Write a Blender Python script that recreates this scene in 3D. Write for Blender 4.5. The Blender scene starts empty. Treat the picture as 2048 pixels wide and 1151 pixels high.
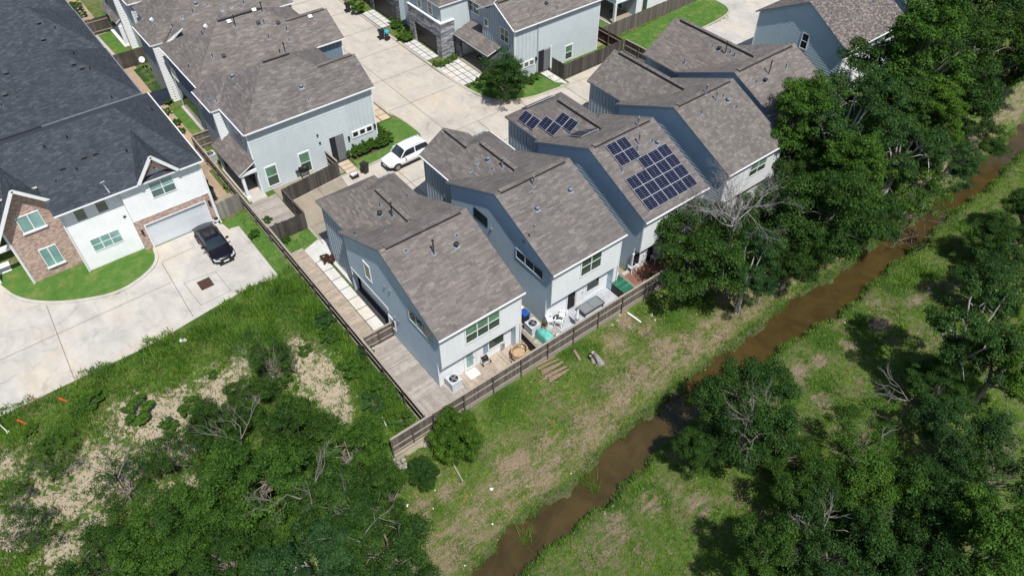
import bpy, bmesh, math, random
import numpy as np
from mathutils import Vector, Matrix

random.seed(7)
rng = np.random.default_rng(11)
SC = bpy.context.scene
COL = SC.collection

# ------------------------------------------------------------------ camera
CAMH = 41.0
FPX = 1480.0                       # focal length in pixels of a 2048 px wide picture
PITCH = math.radians(45.8)
HEAD = math.radians(38.0)
def _rot(v):
    c, s = math.cos(HEAD), math.sin(HEAD)
    return Vector((v[0]*c + v[1]*s, -v[0]*s + v[1]*c, v[2]))
CF = _rot((0, math.cos(PITCH), -math.sin(PITCH)))
CR = _rot((1, 0, 0))
CU = _rot((0, math.sin(PITCH), math.cos(PITCH)))
cam_data = bpy.data.cameras.new('camera')
cam = bpy.data.objects.new('camera', cam_data)
COL.objects.link(cam)
cam_data.sensor_width = 36.0
cam_data.lens = 36.0 * FPX / 2048.0
cam_data.clip_start = 0.5
cam_data.clip_end = 1500
m = Matrix((CR, CU, -CF)).transposed().to_4x4()
m.translation = (0, 0, CAMH)
cam.matrix_world = m
SC.camera = cam

# ------------------------------------------------------------------ light
SUN_EL = math.radians(62.0)
SUN_AZ = math.radians(12.0)         # turned from -y towards -x
sun_dir = Vector((-math.sin(SUN_AZ)*math.cos(SUN_EL), -math.cos(SUN_AZ)*math.cos(SUN_EL), math.sin(SUN_EL)))
W = bpy.data.worlds.new('World'); SC.world = W; W.use_nodes = True
nt = W.node_tree
bg = nt.nodes['Background']
sky = nt.nodes.new('ShaderNodeTexSky'); sky.sky_type = 'NISHITA'; sky.sun_disc = False
sky.sun_elevation = SUN_EL
sky.sun_rotation = math.atan2(sun_dir.x, sun_dir.y)
sky.air_density = 1.2; sky.dust_density = 1.0; sky.ozone_density = 1.5
nt.links.new(sky.outputs[0], bg.inputs[0]); bg.inputs[1].default_value = 0.085
sl = bpy.data.lights.new('sun', 'SUN'); sl.energy = 5.0; sl.angle = math.radians(0.5); sl.color = (1.0, 0.965, 0.91)
so = bpy.data.objects.new('sun', sl); COL.objects.link(so)
so.rotation_euler = sun_dir.to_track_quat('Z', 'Y').to_euler()
SC.view_settings.view_transform = 'Standard'; SC.view_settings.look = 'None'
SC.view_settings.exposure = 0.0; SC.view_settings.gamma = 1.0
SC.render.engine = 'CYCLES'
SC.cycles.max_bounces = 5; SC.cycles.diffuse_bounces = 2; SC.cycles.transparent_max_bounces = 6
SC.render.resolution_x = 1024; SC.render.resolution_y = 575

# ------------------------------------------------------------------ survey helpers
def ray(px, py):
    return CF*FPX + CR*(px-1024) - CU*(py-575.5)
def P(px, py, x=None, y=None, z=None):
    d = ray(px, py)
    if x is not None: t = x/d.x
    elif y is not None: t = y/d.y
    else: t = ((z or 0.0)-CAMH)/d.z
    return Vector((d.x*t, d.y*t, CAMH + d.z*t))
NX = [-60, 0, 9.5, 13, 18, 23, 28, 32, 37, 43, 49, 58, 67, 81, 120, 200]
NY = [12.7, 15.0, 15.85, 16.65, 16.6, 17.2, 17.6, 17.7, 17.9, 18.0, 17.7, 17.5, 17.7, 18.9, 21.2, 24.2]
SX = [-60, 0, 11, 14.5, 19.6, 23, 30, 36.6, 46, 50, 54, 60, 68, 77, 120, 200]
SY = [10.5, 12.9, 14.15, 14.25, 14.75, 14.95, 15.15, 15.5, 15.15, 15.25, 15.65, 15.85, 16.05, 16.65, 18.85, 21.85]
WATER = -2.3
def wob(x, y):
    return (np.sin(x*1.7+y*0.6)*np.cos(y*1.3-x*0.4)+0.6*np.sin(x*3.9+1.0)*np.cos(y*3.1+x))*0.5
def terr(x, y):
    x = np.asarray(x, float); y = np.asarray(y, float)
    ne = np.interp(x, NX, NY) + 0.16*np.sin(x*2.1)+0.09*np.sin(x*5.3+1)+0.22*np.sin(x*.63)
    se = np.interp(x, SX, SY) + 0.16*np.sin(x*1.8+2)+0.09*np.sin(x*4.7)+0.2*np.sin(x*.51+1)
    dn = y-ne; ds = se-y
    span = np.maximum(24.8-ne, 1.0)
    tn = np.clip((dn-0.35)/(span-0.35), 0, 1)
    zn = WATER + 0.50*np.clip(dn/0.40, 0, 1) + 0.04 + 1.35*tn**1.15
    zn = zn + wob(x, y)*0.07*np.clip(dn, 0, 1)*(1-tn)
    top = np.clip((y-24.55)/0.5, 0, 1)
    zn = np.where(top > 0, zn*(1-top)+0.0*top, zn)
    ts = np.clip(ds/9.0, 0, 1)
    zs = WATER + 0.55*np.clip(ds/0.40, 0, 1) + 0.04 + 1.3*ts**0.9 + wob(x, y)*0.07*np.clip(ds, 0, 1)
    bed = WATER - 0.5
    z = np.where(dn > 0, zn, np.where(ds > 0, zs, bed))
    # open lot on the left slopes away gently and is bumpy
    lot = np.clip((11.6-x)/1.5, 0, 1)*np.clip((y-25)/1.0, 0, 1)*np.clip((42.0-y)/1.5, 0, 1)
    return z + lot*(wob(x*0.5, y*0.5)*0.10-0.03)
def G(px, py, dz=0.0):
    z = 0.0
    for _ in range(12):
        p = P(px, py, z=z+dz)
        z = float(terr(p.x, p.y))
    return Vector((p.x, p.y, z+dz))

# ------------------------------------------------------------------ object helpers
def tag(o, label=None, cat=None, group=None, kind=None):
    if label: o['label'] = label
    if cat: o['category'] = cat
    if group: o['group'] = group
    if kind: o['kind'] = kind
    return o
def thing(name, label, cat, loc=(0, 0, 0), rz=0.0, group=None):
    o = bpy.data.objects.new(name, None); COL.objects.link(o)
    o.empty_display_size = 0.3
    o.location = loc; o.rotation_euler = (0, 0, rz)
    return tag(o, label, cat, group)
class MB:
    """collects polygons, then becomes one mesh object"""
    def __init__(s): s.v = []; s.f = []; s.m = []; s.sm = []
    def poly(s, pts, mi=0, smooth=False):
        b = len(s.v); s.v.extend([tuple(p) for p in pts]); s.f.append(tuple(range(b, b+len(pts)))); s.m.append(mi); s.sm.append(smooth)
    def box(s, a, b, mi=0):
        x0, y0, z0 = a; x1, y1, z1 = b
        if x0 > x1: x0, x1 = x1, x0
        if y0 > y1: y0, y1 = y1, y0
        if z0 > z1: z0, z1 = z1, z0
        k = len(s.v)
        s.v += [(x0,y0,z0),(x1,y0,z0),(x1,y1,z0),(x0,y1,z0),(x0,y0,z1),(x1,y0,z1),(x1,y1,z1),(x0,y1,z1)]
        for f in ((0,3,2,1),(4,5,6,7),(0,1,5,4),(1,2,6,5),(2,3,7,6),(3,0,4,7)):
            s.f.append(tuple(k+i for i in f)); s.m.append(mi); s.sm.append(False)
    def obox(s, c, ax, ay, az, mi=0):
        """box from centre and three half-axis vectors"""
        c = Vector(c); ax = Vector(ax); ay = Vector(ay); az = Vector(az)
        k = len(s.v)
        for sz in (-1, 1):
            for sx, sy in ((-1,-1),(1,-1),(1,1),(-1,1)):
                s.v.append(tuple(c+ax*sx+ay*sy+az*sz))
        for f in ((0,3,2,1),(4,5,6,7),(0,1,5,4),(1,2,6,5),(2,3,7,6),(3,0,4,7)):
            s.f.append(tuple(k+i for i in f)); s.m.append(mi); s.sm.append(False)
    def bar(s, a, b, w, h, mi=0):
        a = Vector(a); b = Vector(b); d = b-a
        if d.length < 1e-6: return
        u = d.normalized(); side = u.cross(Vector((0,0,1)))
        if side.length < 1e-3: side = Vector((1,0,0))
        side.normalize(); up = side.cross(u)
        s.obox((a+b)/2, d/2, side*w/2, up*h/2, mi)
    def tube(s, pts, rad, n=8, mi=0, cap=True):
        pts = [Vector(p) for p in pts]
        if not hasattr(rad, '__len__'): rad = [rad]*len(pts)
        rings = []
        ref = Vector((0.3, 0.1, 1)) if abs((pts[-1]-pts[0]).normalized().z) < 0.9 else Vector((1, 0, 0))
        for i, p in enumerate(pts):
            d = (pts[min(i+1, len(pts)-1)]-pts[max(i-1, 0)]).normalized()
            a = d.cross(ref).normalized(); b = d.cross(a)
            k = len(s.v)
            for j in range(n):
                t = 2*math.pi*j/n
                s.v.append(tuple(p+(a*math.cos(t)+b*math.sin(t))*rad[i]))
            rings.append(k)
        for i in range(len(rings)-1):
            for j in range(n):
                s.f.append((rings[i]+j, rings[i]+(j+1) % n, rings[i+1]+(j+1) % n, rings[i+1]+j)); s.m.append(mi); s.sm.append(True)
        if cap:
            s.f.append(tuple(rings[0]+j for j in range(n))); s.m.append(mi); s.sm.append(False)
            s.f.append(tuple(rings[-1]+j for j in reversed(range(n)))); s.m.append(mi); s.sm.append(False)
    def cyl(s, c, r, h, n=12, mi=0, r2=None):
        c = Vector(c); s.tube([c, c+Vector((0,0,h))], [r, r if r2 is None else r2], n, mi)
    def prism(s, pts, z0, z1, mi=0, mside=None):
        if mside is None: mside = mi
        s.poly([(p[0], p[1], z1) for p in pts], mi)
        n = len(pts)
        for i in range(n):
            a, b = pts[i], pts[(i+1) % n]
            s.poly([(a[0],a[1],z0),(b[0],b[1],z0),(b[0],b[1],z1),(a[0],a[1],z1)], mside)
    def loft(s, rings, mi=0, closed=True, smooth=True, mfun=None):
        ks = []
        for r in rings:
            ks.append(len(s.v)); s.v.extend([tuple(p) for p in r])
        n = len(rings[0])
        for i in range(len(rings)-1):
            for j in range(n if closed else n-1):
                s.f.append((ks[i]+j, ks[i]+(j+1) % n, ks[i+1]+(j+1) % n, ks[i+1]+j))
                s.m.append(mfun(i, j) if mfun else mi); s.sm.append(smooth)
        return ks
    def build(s, name, mats, parent=None, label=None, off=None):
        if not isinstance(mats, (list, tuple)): mats = [mats]
        me = bpy.data.meshes.new(name)
        if off is None:
            off = Vector((0,0,0))
            p = parent
            while p is not None:
                off = off + Vector(p.location); p = p.parent
        V = np.array(s.v, float).reshape(-1, 3) - np.array(off)[None, :]
        me.from_pydata(V.tolist(), [], s.f)
        for mt in mats: me.materials.append(mt)
        me.polygons.foreach_set('material_index', s.m)
        me.polygons.foreach_set('use_smooth', s.sm)
        # planar uv in metres: u along the horizontal of each face, v up its slope
        uv = me.uv_layers.new(name='UVMap')
        arr = np.zeros(len(me.loops)*2)
        S = np.array(s.v, float)
        for pl in me.polygons:
            n = pl.normal
            if abs(n.z) > 0.995: u = (1, 0, 0); w = (0, 1, 0)
            else:
                L = math.hypot(n.x, n.y); u = (-n.y/L, n.x/L, 0)
                w = (n.y*u[2]-n.z*u[1], n.z*u[0]-n.x*u[2], n.x*u[1]-n.y*u[0])
            ls = pl.loop_start
            for k, vi in enumerate(pl.vertices):
                q = S[vi]
                arr[2*(ls+k)] = q[0]*u[0]+q[1]*u[1]+q[2]*u[2]
                arr[2*(ls+k)+1] = q[0]*w[0]+q[1]*w[1]+q[2]*w[2]
        uv.data.foreach_set('uv', arr)
        me.update()
        o = bpy.data.objects.new(name, me); COL.objects.link(o)
        if parent is not None: o.parent = parent
        if label: o['label'] = label
        return o
def copy_tree(o, parent=None):
    c = o.copy(); COL.objects.link(c); c.parent = parent
    for ch in list(o.children): copy_tree(ch, c)
    return c

# ------------------------------------------------------------------ materials
MATS = {}
def newmat(name, base, rough=0.8, spec=0.3, metal=0.0):
    m = bpy.data.materials.new(name); m.use_nodes = True
    b = m.node_tree.nodes['Principled BSDF']
    b.inputs['Base Color'].default_value = (*base, 1); b.inputs['Roughness'].default_value = rough
    b.inputs['Metallic'].default_value = metal; b.inputs['Specular IOR Level'].default_value = spec
    MATS[name] = m
    return m, m.node_tree, b
def N(nt, t, **k):
    n = nt.nodes.new(t)
    for a, v in k.items():
        if a.startswith('i_'):
            key = a[2:]
            key = int(key) if key.isdigit() else key.replace('_', ' ')
            n.inputs[key].default_value = v
        else: setattr(n, a, v)
    return n
def mixc(nt, fac, a, b, mode='MIX'):
    n = nt.nodes.new('ShaderNodeMix'); n.data_type = 'RGBA'; n.blend_type = mode
    for s, v in ((n.inputs[0], fac), (n.inputs[6], a), (n.inputs[7], b)):
        if hasattr(v, 'is_linked') or hasattr(v, 'links'): nt.links.new(v, s)
        elif isinstance(v, (int, float)): s.default_value = v
        else: s.default_value = (*v, 1)
    return n.outputs[2]
def ramp(nt, fac, stops):
    n = nt.nodes.new('ShaderNodeValToRGB'); e = n.color_ramp.elements
    while len(e) < len(stops): e.new(0.5)
    for i, (p, c) in enumerate(stops):
        e[i].position = p; e[i].color = (*c, 1) if len(c) == 3 else c
    nt.links.new(fac, n.inputs[0]); return n.outputs[0]
def coords(nt, scale=(1,1,1), kind='Object'):
    tc = nt.nodes.new('ShaderNodeTexCoord'); mp = nt.nodes.new('ShaderNodeMapping')
    mp.inputs['Scale'].default_value = scale
    nt.links.new(tc.outputs[kind], mp.inputs[0]); return mp.outputs[0]
def geo(nt, scale=(1,1,1)):
    g = nt.nodes.new('ShaderNodeNewGeometry'); mp = nt.nodes.new('ShaderNodeMapping')
    mp.inputs['Scale'].default_value = scale
    nt.links.new(g.outputs['Position'], mp.inputs[0]); return mp.outputs[0]
def noise(nt, vec, scale, detail=4, rough=0.6, dist=0.0):
    n = N(nt, 'ShaderNodeTexNoise'); n.inputs['Scale'].default_value = scale; n.inputs['Detail'].default_value = detail
    n.inputs['Roughness'].default_value = rough; n.inputs['Distortion'].default_value = dist
    nt.links.new(vec, n.inputs['Vector']); return n.outputs['Fac']
def bump(nt, b, h, strength=0.3, dist=0.02):
    n = N(nt, 'ShaderNodeBump'); n.inputs['Strength'].default_value = strength; n.inputs['Distance'].default_value = dist
    nt.links.new(h, n.inputs['Height']); nt.links.new(n.outputs[0], b.inputs['Normal'])
def sc(c, k): return tuple(x*k for x in c)
def simple(name, base, rough=0.8, var=0.12, scale=3.0, spec=0.3, metal=0.0, bmp=0.0, island=0.0):
    m, nt, b = newmat(name, base, rough, spec, metal)
    v = geo(nt); f = noise(nt, v, scale, 5)
    c = ramp(nt, f, [(0.3, sc(base, 1-var)), (0.7, sc(base, 1+var))])
    if island:
        g = nt.nodes.new('ShaderNodeNewGeometry')
        r = ramp(nt, g.outputs['Random Per Island'], [(0, (1-island,)*3), (1, (1+island,)*3)])
        c = mixc(nt, 1.0, c, r, 'MULTIPLY')
    nt.links.new(c, b.inputs['Base Color'])
    if bmp: bump(nt, b, noise(nt, v, scale*8, 4), bmp, 0.01)
    return m
def shingle(name, cols, bw=0.42, bh=0.14, mort=0.02):
    m, nt, b = newmat(name, cols[1], 0.92, 0.2)
    uv = coords(nt, kind='UV')
    br = N(nt, 'ShaderNodeTexBrick'); br.offset = 0.37; br.offset_frequency = 2; br.squash = 1.3; br.squash_frequency = 3
    br.inputs['Scale'].default_value = 1.0; br.inputs['Brick Width'].default_value = bw; br.inputs['Row Height'].default_value = bh
    br.inputs['Mortar Size'].default_value = 0.012; br.inputs['Mortar Smooth'].default_value = 0.6; br.inputs['Bias'].default_value = 0.0
    br.inputs['Color1'].default_value = (0, 0, 0, 1); br.inputs['Color2'].default_value = (1, 1, 1, 1); br.inputs['Mortar'].default_value = (0.15, 0.15, 0.15, 1)
    nt.links.new(uv, br.inputs['Vector'])
    c = ramp(nt, br.outputs['Color'], [(0.0, cols[0]), (0.45, cols[1]), (0.8, cols[2]), (1.0, cols[3])])
    sp = noise(nt, uv, 26, 2)
    c = mixc(nt, 0.5, c, ramp(nt, sp, [(0.3, (0.72,)*3), (0.7, (1.28,)*3)]), 'MULTIPLY')
    lg = noise(nt, uv, 0.6, 4)
    c = mixc(nt, 0.6, c, ramp(nt, lg, [(0.35, (0.86,)*3), (0.65, (1.12,)*3)]), 'MULTIPLY')
    c = mixc(nt, 1.0, c, ramp(nt, br.outputs['Fac'], [(0, (1,)*3), (1, (0.62,)*3)]), 'MULTIPLY')
    oi = nt.nodes.new('ShaderNodeObjectInfo')
    c = mixc(nt, 1.0, c, ramp(nt, oi.outputs['Random'], [(0, (0.92, 0.93, 0.95)), (1, (1.08, 1.06, 1.04))]), 'MULTIPLY')
    st = noise(nt, coords(nt, (1.2, 0.22, 1), 'UV'), 1.1, 5, 0.7)
    c = mixc(nt, 0.7, c, ramp(nt, st, [(0.32, (0.80,)*3), (0.5, (1.0,)*3), (0.7, (1.08,)*3)]), 'MULTIPLY')
    nt.links.new(c, b.inputs['Base Color'])
    bump(nt, b, br.outputs['Fac'], -0.35 if mort else 0.1, 0.01)
    return m
def leafmat(name, c1, c2, c3, trans=0.35):
    m = bpy.data.materials.new(name); m.use_nodes = True; nt = m.node_tree; MATS[name] = m
    b = nt.nodes['Principled BSDF']; out = nt.nodes['Material Output']
    b.inputs['Roughness'].default_value = 0.6; b.inputs['Specular IOR Level'].default_value = 0.12
    g = nt.nodes.new('ShaderNodeNewGeometry')
    oi = nt.nodes.new('ShaderNodeObjectInfo')
    c = ramp(nt, g.outputs['Random Per Island'], [(0.0, c1), (0.5, c2), (0.93, c3), (1.0, sc(c3, 1.25))])
    cl = noise(nt, geo(nt), 0.55, 3)
    c = mixc(nt, 0.9, c, ramp(nt, cl, [(0.3, (0.62, 0.70, 0.70)), (0.7, (1.5, 1.38, 1.05))]), 'MULTIPLY')
    c = mixc(nt, 0.8, c, ramp(nt, oi.outputs['Random'], [(0.0, (0.82, 0.88, 0.95)), (0.5, (1, 1, 0.95)), (1.0, (1.22, 1.12, 0.85))]), 'MULTIPLY')
    nt.links.new(c, b.inputs['Base Color'])
    t = nt.nodes.new('ShaderNodeBsdfTranslucent')
    nt.links.new(mixc(nt, 1.0, c, (1.15, 1.25, 0.5), 'MULTIPLY'), t.inputs['Color'])
    mx = nt.nodes.new('ShaderNodeMixShader'); mx.inputs[0].default_value = trans
    nt.links.new(b.outputs[0], mx.inputs[1]); nt.links.new(t.outputs[0], mx.inputs[2]); nt.links.new(mx.outputs[0], out.inputs[0])
    return m

# roofs
R_TAUPE = shingle('roof_taupe', [(0.132,0.119,0.113),(0.160,0.144,0.136),(0.186,0.167,0.157),(0.226,0.203,0.190)], 0.46, 0.15)
R_GREY = shingle('roof_grey', [(0.135,0.122,0.112),(0.155,0.140,0.130),(0.185,0.168,0.154),(0.21,0.19,0.175)], 0.30, 0.24)
R_SLATE = shingle('roof_slate', [(0.040,0.048,0.060),(0.050,0.059,0.073),(0.060,0.070,0.086),(0.076,0.088,0.106)], 0.34, 0.15)
R_SPECK = shingle('roof_speckled', [(0.09,0.078,0.074),(0.145,0.128,0.12),(0.20,0.178,0.165),(0.29,0.26,0.24)], 0.22, 0.14)
# walls
def wallpaint(name, base, rough=0.6, var=0.05):
    m, nt, b = newmat(name, base, rough, 0.3)
    v = geo(nt)
    f = noise(nt, v, 0.8, 5, 0.65)
    c = ramp(nt, f, [(0.3, sc(base, 1-var)), (0.7, sc(base, 1+var))])
    vs = geo(nt, (3, 3, 0.35)); f2 = noise(nt, vs, 2.0, 4)
    c = mixc(nt, 0.5, c, ramp(nt, f2, [(0.35, (0.93, 0.94, 0.93)), (0.6, (1.02,)*3)]), 'MULTIPLY')
    nt.links.new(c, b.inputs['Base Color'])
    return m
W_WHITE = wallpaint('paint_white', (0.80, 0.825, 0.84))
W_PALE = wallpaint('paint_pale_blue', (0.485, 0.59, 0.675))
W_SAGE = wallpaint('paint_sage_grey', (0.54, 0.60, 0.62))
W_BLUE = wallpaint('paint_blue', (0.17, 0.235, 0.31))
W_NAVY = wallpaint('paint_navy', (0.055, 0.075, 0.12))
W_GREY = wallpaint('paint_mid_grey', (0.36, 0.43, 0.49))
W_BRIGHT = wallpaint('paint_bright_white', (0.83, 0.85, 0.86))
TRIM = wallpaint('trim_white', (0.80, 0.81, 0.82), 0.5)
TRIMB = wallpaint('trim_blue', (0.16, 0.21, 0.27), 0.5)
def brickmat(name, a, b2, mortar, bw=0.22, bh=0.075):
    m, nt, b = newmat(name, a, 0.9, 0.2)
    uv = coords(nt, kind='UV'); br = N(nt, 'ShaderNodeTexBrick')
    br.inputs['Scale'].default_value = 1.0; br.inputs['Brick Width'].default_value = bw; br.inputs['Row Height'].default_value = bh
    br.inputs['Mortar Size'].default_value = 0.008; br.inputs['Color1'].default_value = (0,0,0,1); br.inputs['Color2'].default_value = (1,1,1,1); br.inputs['Mortar'].default_value = (0.5,0.5,0.5,1)
    nt.links.new(uv, br.inputs['Vector'])
    c = ramp(nt, br.outputs['Color'], [(0, sc(a, 0.65)), (0.35, a), (0.7, b2), (1.0, sc(b2, 1.25))])
    c = mixc(nt, br.outputs['Fac'], c, mortar)
    c = mixc(nt, 0.5, c, ramp(nt, noise(nt, uv, 1.2, 4), [(0.3, (0.8,)*3), (0.7, (1.2,)*3)]), 'MULTIPLY')
    nt.links.new(c, b.inputs['Base Color']); bump(nt, b, br.outputs['Fac'], -0.4, 0.01)
    return m
BRICK = brickmat('brick', (0.33,0.205,0.165), (0.47,0.33,0.27), (0.52,0.46,0.42))
def stonemat(name, k=1.0):
    m, nt, b = newmat(name, (0.3,0.3,0.32), 0.9, 0.2)
    uv = coords(nt, (1.6, 7.0, 1), 'UV'); vo = N(nt, 'ShaderNodeTexVoronoi'); vo.inputs['Scale'].default_value = 1.0
    nt.links.new(uv, vo.inputs['Vector'])
    sp = nt.nodes.new('ShaderNodeSeparateColor'); nt.links.new(vo.outputs['Color'], sp.inputs[0])
    c = ramp(nt, sp.outputs[0], [(0, (0.13*k,0.135*k,0.15*k)), (0.5, (0.27*k,0.275*k,0.30*k)), (1, (0.46*k,0.47*k,0.49*k))])
    nt.links.new(c, b.inputs['Base Color']); bump(nt, b, sp.outputs[0], 1.0, 0.06)
    return m
STONE = stonemat('ledge_stone', 1.0)
DSTONE = stonemat('dark_ledge_stone', 0.35)
# wood
def woodmat(name, base, isl=0.25, gs=(1,1,1)):
    m, nt, b = newmat(name, base, 0.85, 0.2)
    v = geo(nt, gs)
    f = noise(nt, v, 3.0, 6, 0.7)
    c = ramp(nt, f, [(0.3, sc(base, 0.74)), (0.55, base), (0.75, sc(base, 1.22))])
    g = nt.nodes.new('ShaderNodeNewGeometry')
    c = mixc(nt, 1.0, c, ramp(nt, g.outputs['Random Per Island'], [(0, (1-isl,)*3), (1, (1+isl,)*3)]), 'MULTIPLY')
    nt.links.new(c, b.inputs['Base Color'])
    return m
DECK = woodmat('deck_wood', (0.40,0.335,0.27), 0.15, (1,1,1))
DECKG = woodmat('deck_grey_wood', (0.36,0.325,0.295), 0.16, (1,1,1))
DECKW = woodmat('composite_deck_light', (0.43,0.45,0.48), 0.06)
DECKR = woodmat('red_deck', (0.25,0.13,0.09), 0.12)
FENCE = woodmat('fence_board_weathered', (0.155,0.135,0.12), 0.3, (6,6,1))
FENCEL = woodmat('fence_rail_light', (0.33,0.285,0.24), 0.18, (2,2,2))
FENCEP = woodmat('fence_post_dark', (0.12,0.10,0.09), 0.2)
FENCED = woodmat('fence_dark', (0.085,0.075,0.07), 0.35, (6,6,1))
FENCER = woodmat('fence_red_brown', (0.075,0.035,0.025), 0.25, (6,6,1))
TIMBER = woodmat('timber_brown', (0.20,0.13,0.10), 0.1)
BARK = simple('bark', (0.20,0.175,0.15), 0.95, 0.35, 6, bmp=0.5)
BARKL = simple('bark_pale', (0.46,0.43,0.40), 0.95, 0.25, 6, bmp=0.4)
LOGM = simple('cut_wood_bark', (0.24,0.17,0.13), 0.95, 0.3, 5, bmp=0.5)
LOGE = simple('cut_wood_end', (0.36,0.31,0.26), 0.9, 0.15, 5)
# glass and small stuff
def glassmat(name, base, rough=0.08):
    m, nt, b = newmat(name, base, rough, 0.6)
    v = geo(nt); f = noise(nt, v, 0.8, 2)
    nt.links.new(ramp(nt, f, [(0.35, sc(base, 0.8)), (0.65, sc(base, 1.2))]), b.inputs['Base Color'])
    return m
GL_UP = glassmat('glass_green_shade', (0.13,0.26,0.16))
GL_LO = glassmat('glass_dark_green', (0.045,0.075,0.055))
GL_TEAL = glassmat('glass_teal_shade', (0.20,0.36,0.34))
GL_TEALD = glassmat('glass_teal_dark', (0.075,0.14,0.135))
GL_DK = glassmat('glass_dark', (0.018,0.024,0.028))
GL_OL = glassmat('glass_olive', (0.12,0.15,0.11))
DARK = simple('dark_interior', (0.02,0.02,0.025), 0.9, 0.1)
BLACK = simple('black_plastic', (0.022,0.022,0.024), 0.45, 0.1)
GARD = simple('garage_door_dark', (0.035,0.03,0.032), 0.5, 0.1)
METAL = simple('galvanised', (0.50,0.52,0.55), 0.4, 0.1, metal=0.7)
METALD = simple('dark_vent_metal', (0.04,0.045,0.055), 0.5, 0.1)
FLASH = simple('flashing_metal', (0.24,0.27,0.31), 0.55, 0.15, metal=0.2)
WHITEP = simple('white_plastic', (0.78,0.79,0.79), 0.35, 0.04)
ACM = simple('ac_housing', (0.50,0.53,0.54), 0.5, 0.06)
BLUEP = simple('blue_plastic', (0.02,0.08,0.32), 0.4, 0.1)
TEAL = simple('teal_tarp', (0.13,0.45,0.38), 0.45, 0.15, 2.0)
GREENP = simple('green_slats', (0.03,0.16,0.10), 0.6, 0.2, island=0.3)
CYAN = simple('cyan_bag', (0.03,0.42,0.62), 0.35, 0.2)
WICKER = simple('wicker_tan', (0.44,0.31,0.18), 0.8, 0.3, 12)
ORANGE = simple('orange_paint', (0.62,0.10,0.03), 0.5, 0.1)
TERRA = simple('terracotta', (0.35,0.18,0.09), 0.8, 0.2)
PANEL = None
def solarmat():
    m, nt, b = newmat('solar_cell', (0.005,0.007,0.026), 0.2, 0.2)
    return m
SOLAR = solarmat()
SFRAME = simple('solar_frame', (0.62,0.64,0.68), 0.35, 0.05, metal=0.3)
SLINE = simple('solar_line', (0.22,0.24,0.30), 0.4, 0.05)
def concmat(name, base, stain=0.12, warm=(1.06,1.0,0.92)):
    m, nt, b = newmat(name, base, 0.85, 0.25)
    v = geo(nt)
    f = noise(nt, v, 0.22, 6, 0.62, 0.6)
    c = ramp(nt, f, [(0.30, sc(base, 1-stain)), (0.5, base), (0.68, tuple(x*y for x, y in zip(base, warm)))])
    f4 = noise(nt, v, 0.55, 7, 0.75, 1.2)
    c = mixc(nt, 0.8, c, ramp(nt, f4, [(0.30, (0.60, 0.60, 0.62)), (0.43, (0.93,)*3), (0.62, (1.04,)*3)]), 'MULTIPLY')
    f2 = noise(nt, geo(nt, (1, 0.35, 1)), 1.1, 5, 0.7)
    c = mixc(nt, 0.6, c, ramp(nt, f2, [(0.36, (0.84,)*3), (0.6, (1.06,)*3)]), 'MULTIPLY')
    f3 = noise(nt, v, 14, 3)
    c = mixc(nt, 0.35, c, ramp(nt, f3, [(0.3, (0.9,)*3), (0.7, (1.1,)*3)]), 'MULTIPLY')
    nt.links.new(c, b.inputs['Base Color']); bump(nt, b, f3, 0.15, 0.004)
    return m
CONC = concmat('street_concrete', (0.50,0.46,0.405), 0.12)
CONCW = concmat('pale_concrete', (0.50,0.475,0.44), 0.2, (1.10,1.02,0.90))
CONCD = concmat('dirty_concrete', (0.33,0.29,0.23), 0.25)
KERB = concmat('kerb_concrete', (0.46,0.42,0.36), 0.2)
SLAB = concmat('white_slabs', (0.60,0.59,0.56), 0.05)
SLABT = concmat('tan_slabs', (0.56,0.46,0.34), 0.08)
JOINT = simple('joint_dark', (0.16,0.145,0.125), 0.95, 0.25)
SAND = concmat('sandy_path', (0.40,0.30,0.21), 0.2)
RUST = simple('rusty_grate', (0.10,0.045,0.035), 0.8, 0.3, 8)
GAP = simple('gap_gravel_and_shade', (0.045,0.048,0.052), 0.95, 0.3, 10)  # gravel between slabs, also the shade painted into the recess strip
MULCH = simple('mulch', (0.10,0.07,0.045), 0.95, 0.4, 9, bmp=0.6)
def lawnmat(name, a, b2):
    m, nt, b = newmat(name, a, 0.9, 0.15)
    v = geo(nt)
    f = noise(nt, v, 1.3, 5, 0.7)
    c = ramp(nt, f, [(0.3, a), (0.7, b2)])
    f2 = noise(nt, v, 22, 3, 0.7)
    c = mixc(nt, 0.8, c, ramp(nt, f2, [(0.3, (0.7, 0.74, 0.7)), (0.7, (1.3, 1.25, 1.2))]), 'MULTIPLY')
    c = mixc(nt, ramp(nt, noise(nt, v, 0.8, 6, 0.75), [(0.50, (0,0,0)), (0.72, (0.75,)*3)]), c, (0.26, 0.25, 0.09))
    nt.links.new(c, b.inputs['Base Color']); bump(nt, b, f2, 0.8, 0.05)
    return m
LAWN = lawnmat('lawn_grass', (0.062,0.150,0.028), (0.105,0.205,0.045))
TURF = lawnmat('dark_turf', (0.022,0.060,0.014), (0.040,0.085,0.022))
L_OAK = leafmat('leaf_oak', (0.011,0.034,0.008), (0.024,0.062,0.012), (0.050,0.106,0.021), 0.15)
L_LIME = leafmat('leaf_bright', (0.022,0.062,0.009), (0.045,0.108,0.014), (0.085,0.165,0.026), 0.2)
L_BLUE = leafmat('leaf_bluish', (0.012,0.038,0.012), (0.025,0.066,0.019), (0.048,0.104,0.032), 0.16)
L_SHRUB = leafmat('leaf_shrub', (0.020,0.058,0.009), (0.040,0.096,0.014), (0.074,0.146,0.025), 0.2)
L_RED = leafmat('leaf_maroon', (0.05,0.022,0.018), (0.08,0.035,0.025), (0.12,0.06,0.035))
GRASSM = leafmat('grass_blades', (0.052,0.135,0.016), (0.090,0.200,0.028), (0.155,0.25,0.052), 0.3)
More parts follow.
